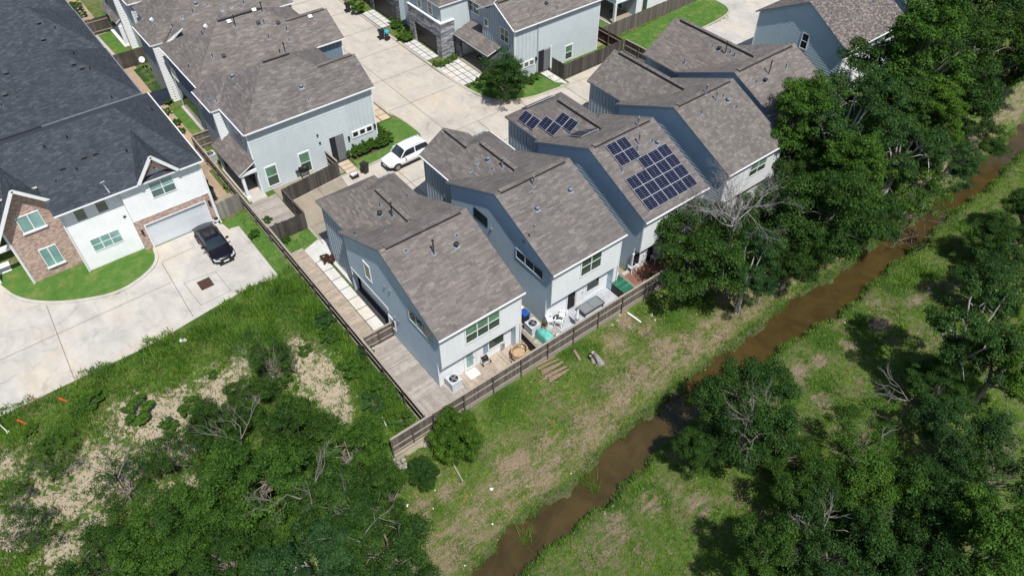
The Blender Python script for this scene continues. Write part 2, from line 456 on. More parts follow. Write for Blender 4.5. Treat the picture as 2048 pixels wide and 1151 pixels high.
DRYM = leafmat('dry_blades', (0.20,0.155,0.09), (0.27,0.215,0.13), (0.34,0.28,0.18), 0.2)
# ------------------------------------------------------------------ building kit
def clipz(poly, z0, z1):
    def half(pts, f):
        out = []
        for i in range(len(pts)):
            a, b = pts[i], pts[(i+1) % len(pts)]
            fa, fb = f(a), f(b)
            if fa >= 0: out.append(a)
            if (fa > 0 and fb < 0) or (fa < 0 and fb > 0):
                t = fa/(fa-fb); out.append((a[0]+(b[0]-a[0])*t, a[1]+(b[1]-a[1])*t))
        return out
    p = half(poly, lambda q: q[1]-z0)
    if len(p) < 3: return []
    p = half(p, lambda q: z1-q[1])
    return p if len(p) >= 3 else []
def wall(mb, ax, c, s, poly, style='flat', mi=0, step=0.27, bat=0.42):
    """flat polygon [(a, z)...] on plane ax=c, outward side s. lap = real overlapping boards, bb = board and batten"""
    def pt(a, z, o=0.0):
        return (c+s*o, a, z) if ax == 'x' else (a, c+s*o, z)
    def order(pts3):
        q = [Vector(p) for p in pts3]
        n = Vector((0,0,0))
        for i in range(1, len(q)-1): n += (q[i]-q[0]).cross(q[i+1]-q[0])
        d = n.x if ax == 'x' else n.y
        return pts3 if d*s > 0 else list(reversed(pts3))
    zs = [p[1] for p in poly]
    if style == 'lap':
        z = min(zs)
        while z < max(zs)-1e-4:
            z1 = min(z+step, max(zs))
            q = clipz(poly, z, z1)
            if q:
                mb.poly(order([pt(a, zz, 0.034*(1-(zz-z)/step)) for a, zz in q]), mi)
                lo = [a for a, zz in q if zz < z+1e-4]
                if len(lo) >= 2:
                    a0, a1 = min(lo), max(lo)
                    mb.poly([pt(a0, z, 0), pt(a1, z, 0), pt(a1, z, 0.034), pt(a0, z, 0.034)], mi)
            z = z1
    else:
        mb.poly(order([pt(a, z) for a, z in poly]), mi)
        if style == 'bb':
            a = min(p[0] for p in poly)+0.02; a1 = max(p[0] for p in poly)
            n = len(poly)
            while a < a1:
                hit = []
                for i in range(n):
                    p, q = poly[i], poly[(i+1) % n]
                    if (p[0]-a)*(q[0]-a) <= 0 and abs(p[0]-q[0]) > 1e-6:
                        t = (a-p[0])/(q[0]-p[0]); hit.append(p[1]+(q[1]-p[1])*t)
                if len(hit) >= 2:
                    mb.box(pt(a-0.025, min(hit), 0.0), pt(a+0.025, max(hit), 0.035), mi)
                a += bat
ROOFPOLYS = []
def roofpoly(mb, pts, th=0.15, mi=0, edge=1, reg=True):
    """roof plane: shingled top, boarded edges and soffit"""
    q = [Vector(p) for p in pts]
    n = Vector((0,0,0))
    for i in range(1, len(q)-1): n += (q[i]-q[0]).cross(q[i+1]-q[0])
    if n.z < 0: q = list(reversed(q))
    mb.poly(q, mi)
    lo = [v-Vector((0,0,th)) for v in q]
    mb.poly(list(reversed(lo)), edge)
    for i in range(len(q)):
        j = (i+1) % len(q)
        mb.poly([lo[i], lo[j], q[j], q[i]], edge)
    if reg: ROOFPOLYS.append(q)
def hit(px, py):
    """where the sight line of a surveyed pixel meets the nearest roof plane"""
    o = Vector((0,0,CAMH)); d = ray(px, py); best = None
    for q in ROOFPOLYS:
        n = (q[1]-q[0]).cross(q[2]-q[0])
        if n.length < 1e-9: continue
        n.normalize(); dn = d.dot(n)
        if abs(dn) < 1e-9: continue
        t = (q[0]-o).dot(n)/dn
        if t <= 0 or (best and t > best[0]): continue
        p = o+d*t; ok = True
        for i in range(len(q)):
            e = q[(i+1) % len(q)]-q[i]
            if e.cross(p-q[i]).dot(n) < -0.02*e.length: ok = False; break
        if ok: best = (t, p, n if n.z > 0 else -n)
    return (best[1], best[2]) if best else (None, None)
def window(parent, ax, c, s, a0, a1, z0, z1, cols=2, rows=2, glass=None, frame=None, fw=0.09, rec=0.0, name='window', mats2=None, sill=False):
    """frame and glazing bars are the window, each sheet of glass a pane under it"""
    if a0 > a1: a0, a1 = a1, a0
    if z0 > z1: z0, z1 = z1, z0
    glass = glass or GL_LO; frame = frame or TRIM
    def bx(mb, a, b, za, zb, o0, o1, mi=0):
        if ax == 'x': mb.box((c+s*o0, a, za), (c+s*o1, b, zb), mi)
        else: mb.box((a, c+s*o0, za), (b, c+s*o1, zb), mi)
    f = MB()
    bx(f, a0-fw, a0, z0-fw, z1+fw, -0.05, 0.075); bx(f, a1, a1+fw, z0-fw, z1+fw, -0.05, 0.075)
    bx(f, a0, a1, z1, z1+fw, -0.05, 0.078); bx(f, a0, a1, z0-fw, z0, -0.05, 0.078)
    for i in range(1, cols):
        a = a0+(a1-a0)*i/cols; bx(f, a-0.035, a+0.035, z0, z1, 0.0, 0.07)
    for j in range(1, rows):
        z = z0+(z1-z0)*j/rows; bx(f, a0, a1, z-0.025, z+0.025, 0.0, 0.062)
    if sill: bx(f, a0-fw-0.05, a1+fw+0.05, z0-fw-0.07, z0-fw, 0.0, 0.16)
    w = f.build(name, frame, parent)
    g = MB()
    rs = rows if mats2 else 1
    for j in range(rs):
        za = z0+(z1-z0)*j/rs; zb = z0+(z1-z0)*(j+1)/rs
        bx(g, a0, a1, za, zb, 0.0, 0.042, 1 if (mats2 and j == rs-1) else 0)
    g.build('pane', [glass, mats2 or glass], w)
    return w
def winpx(parent, ax, c, s, tl, br, *a, **k):
    k2 = {ax: c}
    A = P(*tl, **k2); B = P(*br, **k2)
    u = (A.y, B.y) if ax == 'x' else (A.x, B.x)
    return window(parent, ax, c, s, u[0], u[1], B.z, A.z, *a, **k)
def gutter(parent, segs, mat=None, w=0.11):
    for a, b in segs:
        g = MB(); g.bar(a, b, w*.8, 0.085); g.build('gutter', mat or TRIM, parent)
def downspout(parent, x, y, z0, z1, mat=None, w=0.08):
    g = MB(); g.box((x-w/2, y-w/2, z0), (x+w/2, y+w/2, z1)); g.box((x-w/2, y-0.3, z0), (x+w/2, y-w/2, z0+0.08))
    g.build('downspout', mat or TRIM, parent)
def vents(parent, items, FLASH=FLASH):
    """kind, px, py, height: stacks and boxes standing on the roof"""
    for kind, px, py, h in items:
        p, n = hit(px, py)
        if p is None: continue
        g = MB(); z = p.z
        if kind == 'pipe' or kind == 'wpipe':
            mp = METALD if kind == 'pipe' else FLASH
            g.cyl((p.x, p.y, z-0.15), 0.05 if h > 0.5 else 0.04, h+0.15, 8, 0)
            if h > 0.6: g.cyl((p.x, p.y, z+h), 0.1, 0.12, 10, 0, 0.06)
            g.cyl((p.x, p.y, z-0.1), 0.14, 0.25, 10, 1, 0.055)
            u = n.cross(Vector((0,0,1))); u.normalize(); w = n.cross(u)
            g.obox(p+n*0.015-w*0.02, u*0.13, w*0.16, n*0.012, 1)
            g.build('vent_pipe', [mp, FLASH], parent)
        elif kind == 'box' or kind == 'wbox':
            u = n.cross(Vector((0,0,1))); u.normalize(); w = n.cross(u)
            g.obox(p+n*0.09, u*0.15, w*0.13, n*0.09, 0); g.obox(p+n*0.19, u*0.19, w*0.16, n*0.02, 0)
            g.obox(p+n*0.012, u*0.2, w*0.19, n*0.012, 1)
            g.build('roof_vent', [METALD if kind == 'box' else WHITEP, FLASH], parent)
        elif kind == 'turb':
            g.cyl((p.x, p.y, z-0.1), 0.1, 0.28, 10, 0)
            g.tube([(p.x,p.y,z+0.16),(p.x,p.y,z+0.22),(p.x,p.y,z+0.32),(p.x,p.y,z+0.38)], [0.1,0.19,0.17,0.03], 12, 0)
            u = n.cross(Vector((0,0,1))); u.normalize(); w = n.cross(u)
            g.obox(p+n*0.012, u*0.2, w*0.19, n*0.012, 1)
            g.build('roof_vent', [METALD if h == 0 else FLASH, FLASH], parent)
        elif kind == 'flash':
            u = n.cross(Vector((0,0,1))); u.normalize(); w = n.cross(u)
            g.obox(p+n*0.02, u*0.16, w*0.17, n*0.012, 0)
            g.cyl((p.x, p.y, z-0.05), 0.045, 0.25, 8, 0)
            g.build('vent_pipe', FLASH, parent)
def ridgevent(parent, a, b, dark_side, rmat):
    a = Vector(a); b = Vector(b)
    g = MB(); g.bar(a+Vector((0,0,0.05)), b+Vector((0,0,0.05)), 0.34, 0.07, 0)
    sd = Vector(dark_side)
    g.bar(a+Vector((0,0,0.03))+sd*0.18, b+Vector((0,0,0.03))+sd*0.18, 0.05, 0.075, 1)
    n = max(2, int((b-a).length/0.3)); 
    for i in range(n):
        c = a+(b-a)*(i+0.5)/n
        g.bar(c-(b-a).normalized()*0.13+Vector((0,0,0.09+0.006*(i % 2))), c+(b-a).normalized()*0.13+Vector((0,0,0.09+0.006*(i % 2))), 0.36, 0.015, 0)
    g.build('ridge_vent', [rmat, DARK], parent)
def door(parent, ax, c, s, a0, a1, z0, z1, mat, glass=None, frame=None):
    g = MB(); frame = frame or TRIM
    def bx(mb, a, b, za, zb, o0, o1, mi=0):
        if ax == 'x': mb.box((c+s*o0, a, za), (c+s*o1, b, zb), mi)
        else: mb.box((a, c+s*o0, za), (b, c+s*o1, zb), mi)
    bx(g, a0, a1, z0, z1, -0.03, 0.04, 0)
    bx(g, a0-0.09, a0, z0, z1+0.09, -0.04, 0.07, 1); bx(g, a1, a1+0.09, z0, z1+0.09, -0.04, 0.07, 1); bx(g, a0, a1, z1, z1+0.09, -0.04, 0.072, 1)
    d = g.build('door', [mat, frame], parent)
    if glass:
        g = MB(); bx(g, a0+0.13, a1-0.13, z0+0.25, z1-0.15, 0.0, 0.052); g.build('pane', glass, d)
    h = MB(); bx(h, a1-0.12, a1-0.07, z0+0.95, z0+1.1, 0.04, 0.1); h.build('handle', METAL, d)
    return d
def lamp_wall(parent, ax, c, s, a, z):
    g = MB()
    def bx(a0, a1, za, zb, o0, o1, mi=0):
        if ax == 'x': g.box((c+s*o0, a0, za), (c+s*o1, a1, zb), mi)
        else: g.box((a0, c+s*o0, za), (a1, c+s*o1, zb), mi)
    bx(a-0.06, a+0.06, z-0.12, z+0.12, 0, 0.03); bx(a-0.03, a+0.03, z+0.08, z+0.13, 0.03, 0.15); bx(a-0.08, a+0.08, z-0.22, z+0.14, 0.09, 0.22); 
    g.build('wall_lamp', BLACK, parent)

# ------------------------------------------------------------------ rear-gable town houses along the creek
SL = 0.447; SLW = 0.63
def creek_house(label, x0, x1, wing='hip', yF=43.1, wtrim=True, wallm=None, rmat=None, edge=None, xl_off=0.45, dy=0.0, zE=5.85, wingwall=None, rake=None, pre=None):
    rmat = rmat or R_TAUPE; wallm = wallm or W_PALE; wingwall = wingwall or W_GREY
    Y = lambda v: v+dy
    W0, W1 = x0+0.25, x1-0.2
    H = thing('town_house', label, 'house', ((x0+x1)/2, Y(33), 0), 0, 'town houses backing onto the creek')
    yr = Y(32.6); zR = zE+(yr-Y(26.1))*SL
    yE0, yE1 = Y(26.1), Y(38.95)
    zt = lambda y: zE-0.1+(min(y, 2*yr-y)-yE0)*SL
    mb = MB()     # 0 side paint, 1 rear white, 2 wing board and batten, 3 corner trim
    up = [(Y(26.4), 2.6), (Y(38.6), 2.6), (Y(38.6), zt(Y(38.6))), (yr, zt(yr)), (Y(26.4), zt(Y(26.4)))]
    rec = pre == 'recess'
    for x, s in ((W0, -1), (W1, 1)):
        st = 'lap'
        wall(mb, 'x', x, s, up, st, 0)
        if rec and s < 0:
            wall(mb, 'x', x, s, [(Y(26.95), 0), (33.2, 0), (33.2, 2.6), (Y(26.95), 2.6)], st, 0)
        else:
            wall(mb, 'x', x, s, [(Y(26.95), 0), (Y(38.6), 0), (Y(38.6), 2.6), (Y(26.95), 2.6)], st, 0)
    if rec:
        xr = W0+0.6
        wall(mb, 'x', xr, -1, [(33.2, 0), (Y(38.6), 0), (Y(38.6), 2.6), (33.2, 2.6)], 'flat', 1)
        wall(mb, 'y', 33.2, 1, [(W0, 0), (xr, 0), (xr, 2.6), (W0, 2.6)], 'flat', 0)
        mb.poly([(W0, 33.2, 2.6), (W0, Y(38.6), 2.6), (xr, Y(38.6), 2.6), (xr, 33.2, 2.6)], 1)
        mb.box((W0-0.045, 33.1, 0), (W0+0.02, 33.22, 2.72), 3); mb.box((W0-0.047, 33.22, 2.58), (W0+0.02, 38.3, 2.74), 3)
        mb.box((W0-0.046, 38.3, 2.0), (W0+0.02, 38.42, 2.74), 3)
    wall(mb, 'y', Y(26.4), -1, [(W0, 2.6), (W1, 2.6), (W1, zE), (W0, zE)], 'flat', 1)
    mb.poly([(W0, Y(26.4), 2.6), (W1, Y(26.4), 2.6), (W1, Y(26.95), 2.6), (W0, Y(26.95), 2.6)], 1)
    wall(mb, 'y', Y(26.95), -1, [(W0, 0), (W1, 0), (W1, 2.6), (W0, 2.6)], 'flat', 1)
    mb.box((W1-0.32, Y(26.42), 0), (W1-0.003, Y(26.95), 2.6), 1)
    wall(mb, 'x', W1-0.323, -1, [(Y(26.43), 0), (Y(26.94), 0), (Y(26.94), 2.6), (Y(26.43), 2.6)], 'lap', 0)
    for x in (W0, W1):
        sx = -1 if x == W0 else 1
        mb.box((x+sx*0.0, Y(26.36), 2.56), (x+sx*0.045, Y(26.5), zE-0.1), 3)
        mb.box((x+sx*0.0, Y(26.91), 0), (x+sx*0.045, Y(27.05), 2.6), 3)
    # wing
    xl = x0+xl_off; A0 = xl+0.2; yw = yF-0.3
    ww = 'bb'
    wall(mb, 'x', A0, -1, [(Y(38.6), 0), (yw, 0), (yw, zE-0.12), (Y(38.6), zE-0.12)], ww, 2)
    wall(mb, 'x', W1-0.003, 1, [(Y(38.6), 0), (yw, 0), (yw, zE-0.12), (Y(38.6), zE-0.12)], ww, 2)
    xm = (xl+x1)/2; zW = zE+(xm-xl)*SLW
    if wing == 'gable':
        wall(mb, 'y', yw, 1, [(A0, 0), (W1-0.003, 0), (W1-0.003, zE-0.12), (xm, zW-0.2), (A0, zE-0.12)], ww, 2)
    else:
        wall(mb, 'y', yw, 1, [(A0, 0), (W1-0.003, 0), (W1-0.003, zE-0.12), (A0, zE-0.12)], ww, 2)
    wall(mb, 'y', Y(38.6), 1, [(W0, 0), (A0, 0), (A0, zE-0.12), (W0, zE-0.12)], 'flat', 2)
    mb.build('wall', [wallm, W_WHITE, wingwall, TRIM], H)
    # garage door on the street side
    g = MB(); g.box((A0+0.6, yw, 0), (W1-0.6, yw+0.05, 2.3)); g.build('garage_door', GARD, H)
    # roof
    r = MB()
    roofpoly(r, [(x0, yE0, zE), (x1, yE0, zE), (x1, yr, zR), (x0, yr, zR)])
    roofpoly(r, [(x0, yE1, zE+(2*yr-yE1-yE0)*SL), (x1, yE1, zE+(2*yr-yE1-yE0)*SL), (x1, yr, zR), (x0, yr, zR)])
    yj = yr+(zR-zW)/SL+0.0       # where the wing ridge meets the main slope
    zf = lambda y: zR-(y-yr)*SL
    yv = yr+(zR-zE)/SL           # where the wing eaves meet the main slope
    if wing == 'gable':
        roofpoly(r, [(xl, yv, zE), (xm, yj, zW), (xm, yF, zW), (xl, yF, zE)])
        roofpoly(r, [(x1, yv, zE), (xm, yj, zW), (xm, yF, zW), (x1, yF, zE)])
        rv = (xm, yF-0.6)
    elif wing == 'hip':
        yh = yF-(xm-xl)
        roofpoly(r, [(xl, yv, zE), (xm, yj, zW), (xm, yh, zW), (xl, yF, zE)])
        roofpoly(r, [(x1, yv, zE), (xm, yj, zW), (xm, yh, zW), (x1, yF, zE)])
        roofpoly(r, [(xl, yF, zE), (x1, yF, zE), (xm, yh, zW)])
        rv = (xm, yh)
    else:
        # wide hip stepping back on the right, a narrower front on the left
        yB = 42.5; xa = x0+(5.55 if wing == 'hiphip' else 5.35)
        xam = (xl+xa)/2; zA = zE+(xam-xl)*SLW; yh = yB-(xm-xl)
        hd = 2.6
        roofpoly(r, [(x1, yv, zE), (xm, yj, zW), (xm, yh, zW), (x1, yB, zE)])
        wA = xam-xl; yF2 = yF+0.1; yA = yF2-wA if wing == 'hiphip' else yF2
        roofpoly(r, [(xl, yv, zE), (xm, yj, zW), (xm, yh, zW), (xam, yB-wA, zA), (xl, yB, zE)])
        roofpoly(r, [(xl, yB, zE), (xam, yB-wA, zA), (xam, yA, zA), (xl, yF2, zE)])
        roofpoly(r, [(xam, yB-wA, zA-.004), (x1, yB, zE), (xm, yh, zW)]); roofpoly(r, [(xam, yB-wA, zA-.004), (x1, yB, zE), (xam, yB, zE)])
        if wing == 'hiphip':
            roofpoly(r, [(xa, yh-1, zE), (xam, yh-1, zA), (xam, yF2-(xam-xl), zA), (xa, yF2, zE)], 0.149)
            roofpoly(r, [(xl, yF2, zE), (xa, yF2, zE), (xam, yF2-(xam-xl), zA)])
        else:
            roofpoly(r, [(xa, yh-1, zE), (xam, yh-1, zA), (xam, yF2, zA), (xa, yF2, zE)], 0.149)
            w2 = MB(); wall(w2, 'y', yF2-0.3, 1, [(A0, 2.5), (xa-0.2, 2.5), (xa-0.2, zE-0.1), (xam, zA-0.2), (A0, zE-0.1)], 'bb', 0); w2.build('gable_wall', wingwall, H)
            ridgevent(H, (xam, yF2-0.4, zA), (xam, yh+0.6, zA), (-1, 0, -0.62), rmat)
        rv = (xm, yh)
    r.build('roof', [rmat, edge or TRIMB], H)
    ridgevent(H, (x0+0.45, yr, zR), (x1-0.55, yr, zR), (0, -1, -0.45), rmat)
    ridgevent(H, (rv[0], rv[1]-0.1, zW), (xm, yj+0.25, zW), (-1, 0, -0.62), rmat)
    # gutters
    gutter(H, [((x0, yE0-0.05, zE-0.05), (x1, yE0-0.05, zE-0.05)), ] + ([((xl-0.05, yv, zE-0.06), (xl-0.05, yF, zE-0.06))] if wtrim else []) + ([((x1+0.06, yv, zE-0.06), (x1+0.06, 42.5 if wing in ('hiphip','hipgable') else yF, zE-0.06))] if wtrim else []))
    downspout(H, W1+0.09, Y(26.42), 0.15, zE-0.1)
    H['_d'] = 0
    del H['_d']
    return H

h1 = creek_house('grey-roofed town house at the fence corner, with bare wooden decks on two sides', 14.6, 21.5, 'hiphip', 43.1, pre='recess', wtrim=False)
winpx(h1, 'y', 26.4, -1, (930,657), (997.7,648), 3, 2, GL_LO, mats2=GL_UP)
winpx(h1, 'x', 14.85, -1, (727.5,522), (744,563), 1, 1, GL_OL)
winpx(h1, 'x', 14.85, -1, (817,613), (864,683), 3, 1, GL_LO, W_PALE)
winpx(h1, 'x', 14.85, -1, (778.6,630), (792.6,659), 1, 1, GL_DK)
door(h1, 'y', 26.95, -1, 16.95, 17.75, 0.2, 2.2, TRIM, GL_TEAL)
door(h1, 'y', 26.95, -1, 17.95, 18.75, 0.2, 2.2, TRIM)
window(h1, 'y', 26.95, -1, 18.98, 20.25, 1.0, 2.05, 1, 1, GL_LO)
for px, py in ((771,571),(781,580),(778,620),(791,633),(799,641)):
    g = MB(); p = P(px, py, x=14.85); g.box((14.72, p.y-0.07, p.z-0.08), (14.85, p.y+0.07, p.z+0.08)); g.build('wall_vent', METAL, h1)
vents(h1, [('pipe',785,434,1.2),('turb',760,430,0),('pipe',760,413,0.3),('pipe',814,394,0.25),('wpipe',769,460,0.3),('pipe',710,470,0.3),('pipe',868,508,1.15),('turb',913,493,0),('wpipe',812,502,0.2),('wpipe',914,472,0.2)])

h2 = creek_house('second town house from the fence corner, white chairs on its pale patio', 23.9, 30.8, 'hipgable', 43.2)
winpx(h2, 'y', 26.4, -1, (1164,518.3), (1199.3,530), 2, 2, GL_LO, mats2=GL_LO)
winpx(h2, 'x', 24.15, -1, (1034,496.7), (1086,558.3), 3, 1, GL_DK, W_PALE)
door(h2, 'y', 26.95, -1, 26.2, 26.95, 0.2, 2.1, DARK)
door(h2, 'y', 26.95, -1, 27.1, 27.75, 0.2, 2.1, TRIM)
window(h2, 'y', 26.95, -1, 28.1, 29.3, 0.95, 2.0, 1, 1, GL_DK)
for px, py in ((1071,450),(984,457),(1048,482)):
    g = MB(); p = P(px, py, x=24.15); g.box((24.02, p.y-0.08, p.z-0.09), (24.15, p.y+0.08, p.z+0.09)); g.build('wall_vent', METAL, h2)
g = MB(); p = P(958, 429, x=24.15); g.box((24.09, p.y-1.1, p.z-0.5), (24.15, p.y+0.6, p.z+0.4)); g.build('dark_panel', GL_DK, h2)
vents(h2, [('wpipe',1005,335,0.9),('turb',976,321,1),('wpipe',985,340,0.3),('flash',955,327,0),('flash',942,343,0),('wpipe',1021,316,0.25),('wpipe',1067,372,0.9),('turb',1141,383,1),('turb',1075,420,1)])

h3 = creek_house('town house with blocks of solar panels on its rear roof slope and its front hip', 32.7, 39.5, 'hip', 43.45, wtrim=False)
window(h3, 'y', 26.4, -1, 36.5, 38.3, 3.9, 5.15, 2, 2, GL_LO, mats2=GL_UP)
door(h3, 'y', 26.95, -1, 34.4, 35.2, 0.2, 2.1, DARK)
window(h3, 'y', 26.95, -1, 32.9, 33.6, 0.7, 2.0, 1, 1, GL_DK)
vents(h3, [('wpipe',1275,256,0.95),('wpipe',1277,289,1.0),('wpipe',1274,302,0.5),('wpipe',1304,284,0.35),('turb',1315,288,1),('wpipe',1243,343,0.4),('wpipe',1178,218,0.4),('wpipe',1197,234,0.4),('wpipe',1010+14,306,0.3)])
# solar panels, each a part of the house
def solar(parent, origin, ux, uy, n, w, h):
    o = Vector(origin)+n*0.12; ux = Vector(ux).normalized(); uy = Vector(uy).normalized()
    g = MB()
    g.obox(o+ux*w/2+uy*h/2, ux*(w/2-0.004), uy*(h/2-0.004), n*0.02, 0)
    c = o+ux*w/2+uy*h/2+n*0.024
    g.obox(c, ux*(w/2-0.026), uy*(h/2-0.026), n*0.004, 1)
    for i in range(1, 6):
        g.obox(o+ux*w/2+uy*(h*i/6)+n*0.03, ux*(w/2-0.035), uy*0.006, n*0.001, 2)
    g.obox(o+ux*w/2+uy*h/2+n*0.0305, ux*0.006, uy*(h/2-0.035), n*0.001, 2)
    g.build('solar_panel', [SFRAME, SOLAR, SLINE], parent)
nrear = Vector((0, -SL, 1)).normalized(); urear = Vector((0, 1, SL)).normalized()
def rear_pt(x, y): return (x, y, 5.85+(y-26.1)*SL)
for (x, y) in ((33.98,30.33),(35.0,30.33),(33.98,31.27),(35.0,31.27)): solar(h3, rear_pt(x, y), (1,0,0), urear, nrear, 1.0, 1.02)
for i in range(4):
    for j in range(3):
        x = 33.52+1.035*i; y = 26.66+0.92*j
        solar(h3, rear_pt(x, y), (1,0,0), urear, nrear, 1.02, 1.0)
for i in (2, 3): solar(h3, rear_pt(33.52+1.035*i, 26.66+0.92*3), (1,0,0), urear, nrear, 1.02, 1.0)
for j in range(4): solar(h3, rear_pt(37.68, 26.68+0.93*j), (1,0,0), urear, nrear, 1.04, 1.0)
nw = Vector((-SLW, 0, 1)).normalized(); uw = Vector((1, 0, SLW)).normalized()
for (x, y) in ((33.48,40.0),(33.48,41.02),(33.96,37.92),(33.96,38.94),(34.84,36.87),(34.84,37.9)):
    solar(h3, (x, y, 5.85+(x-33.15)*SLW), (0,1,0), uw, nw, 1.0, 1.04)
nf = Vector((0, SL, 1)).normalized(); uf = Vector((0, -1, SL)).normalized()
for x in (34.3, 35.35): solar(h3, (x, 36.45, 5.85+6.5*SL-(36.45-32.6)*SL), (1,0,0), uf, nf, 1.03, 1.55)
nh = Vector((0, SLW, 1)).normalized(); uh = Vector((0, -1, SLW)).normalized()
for x in (34.6, 35.65, 36.7): solar(h3, (x, 43.0, 5.85+0.45*SLW), (1,0,0), uh, nh, 1.03, 0.98)

h4 = creek_house('town house with plain fine-grained grey roof and no solar panels, beside the big trees', 41.8, 49.0, 'gable', 43.5, rmat=R_GREY, edge=TRIMB, xl_off=0.85, wtrim=False)
window(h4, 'y', 26.4, -1, 45.0, 47.0, 4.05, 5.2, 2, 2, GL_LO, mats2=GL_UP)
door(h4, 'y', 26.95, -1, 45.0, 45.9, 0.2, 2.1, DARK)
vents(h4, [('wpipe',1411,190,0.95),('wpipe',1431,202,0.9),('wpipe',1446,194,0.3),('turb',1456,203,1),('wpipe',1472,217,0.35),('wpipe',1402,228,0.35)])

# fifth house steps a little back
h5 = creek_house('town house with mottled grey-brown roof and tall black vent pipes, half behind the big trees', 50.0, 58.2, 'gable', 43.9, dy=0.7, zE=5.75, xl_off=0.2, wtrim=False)
vents(h5, [('pipe',1450,108,1.1),('turb',1438,100,0),('pipe',1460,107,0.3),('pipe',1468,114,0.4),('pipe',1424,95,0.2),('pipe',1368,128,0.4),('pipe',1537,149,1.2),('turb',1530,164,0),('pipe',1571,137,0.4),('wpipe',1512,166,0.3)])
g = MB(); g.box((50.3, 44.0, 3.0), (56.3, 45.0, 3.1)); g.build('porch_canopy', R_TAUPE, h5)

# ------------------------------------------------------------------ houses at the upper right
def side_house(label, x0, x1, y0, y1, yr, zE, zR, rmat, wm, cat='house'):
    H = thing('detached_house', label, cat, ((x0+x1)/2, (y0+y1)/2, 0))
    mb = MB()
    zs = lambda y: zE+(zR-zE)*((y-y0)/(yr-y0) if y < yr else (y1-y)/(y1-yr))-0.12
    for x, s in ((x0+0.3, -1), (x1-0.3, 1)):
        wall(mb, 'x', x, s, [(y0+0.4, 0), (y1-0.4, 0), (y1-0.4, zs(y1-0.4)), (yr, zs(yr)), (y0+0.4, zs(y0+0.4))], 'lap', 0, 0.25)
    for y, s in ((y0+0.4, -1), (y1-0.4, 1)):
        wall(mb, 'y', y, s, [(x0+0.3, 0), (x1-0.3, 0), (x1-0.3, zE), (x0+0.3, zE)], 'lap', 1, 0.25)
    for y in (y0+0.4, y1-0.4): mb.box((x0+0.25, y-0.06, 0), (x0+0.36, y+0.06, zE-0.1), 2)
    mb.build('wall', [wm, W_WHITE, TRIM], H)
    r = MB()
    roofpoly(r, [(x0, y0, zE), (x1, y0, zE), (x1, yr, zR), (x0, yr, zR)])
    roofpoly(r, [(x0, y1, zE), (x1, y1, zE), (x1, yr, zR), (x0, yr, zR)])
    r.build('roof', [rmat, TRIMB], H)
    gutter(H, [((x0, y0-0.05, zE-0.05), (x1, y0-0.05, zE-0.05))])
    return H
h6 = side_house('pale blue house with speckled roof at the top right, one narrow side window', 65.8, 76.4, 31.9, 43.0, 37.3, 5.85, 8.9, R_SPECK, W_PALE)
winpx(h6, 'x', 66.1, -1, (1608,66), (1611,99), 1, 2, GL_DK)
winpx(h6, 'y', 32.3, -1, (1775,57), (1797,66), 2, 1, GL_DK)
for px, py in ((1581,102),(1597,119)):
    g = MB(); p = P(px, py, x=66.1); g.box((65.98, p.y-0.12, p.z-0.12), (66.1, p.y+0.12, p.z+0.12)); g.build('wall_vent', METALD, h6)
winpx(h6, 'x', 66.1, -1, (1598,126), (1604,134), 1, 1, GL_DK)
vents(h6, [('pipe',1745,6,0.4),('pipe',1662,29,0.3),('pipe',1768,49,0.25)])
h7 = side_house('pale blue lap-sided house beyond the speckled-roofed one at the top edge', 78.5, 92, 33, 45, 39, 5.9, 9.2, R_GREY, W_PALE)
g = MB(); roofpoly(g, [(79.9, 31.0, 2.7), (90, 31.0, 2.7), (90, 33.5, 3.5), (79.9, 33.5, 3.5)]); g.build('porch_roof', [R_GREY, TRIM], h7)
h8 = side_house('white house glimpsed above the tree tops at the top right edge', 97, 108, 35, 46, 40.5, 5.9, 9.0, R_GREY, W_WHITE)

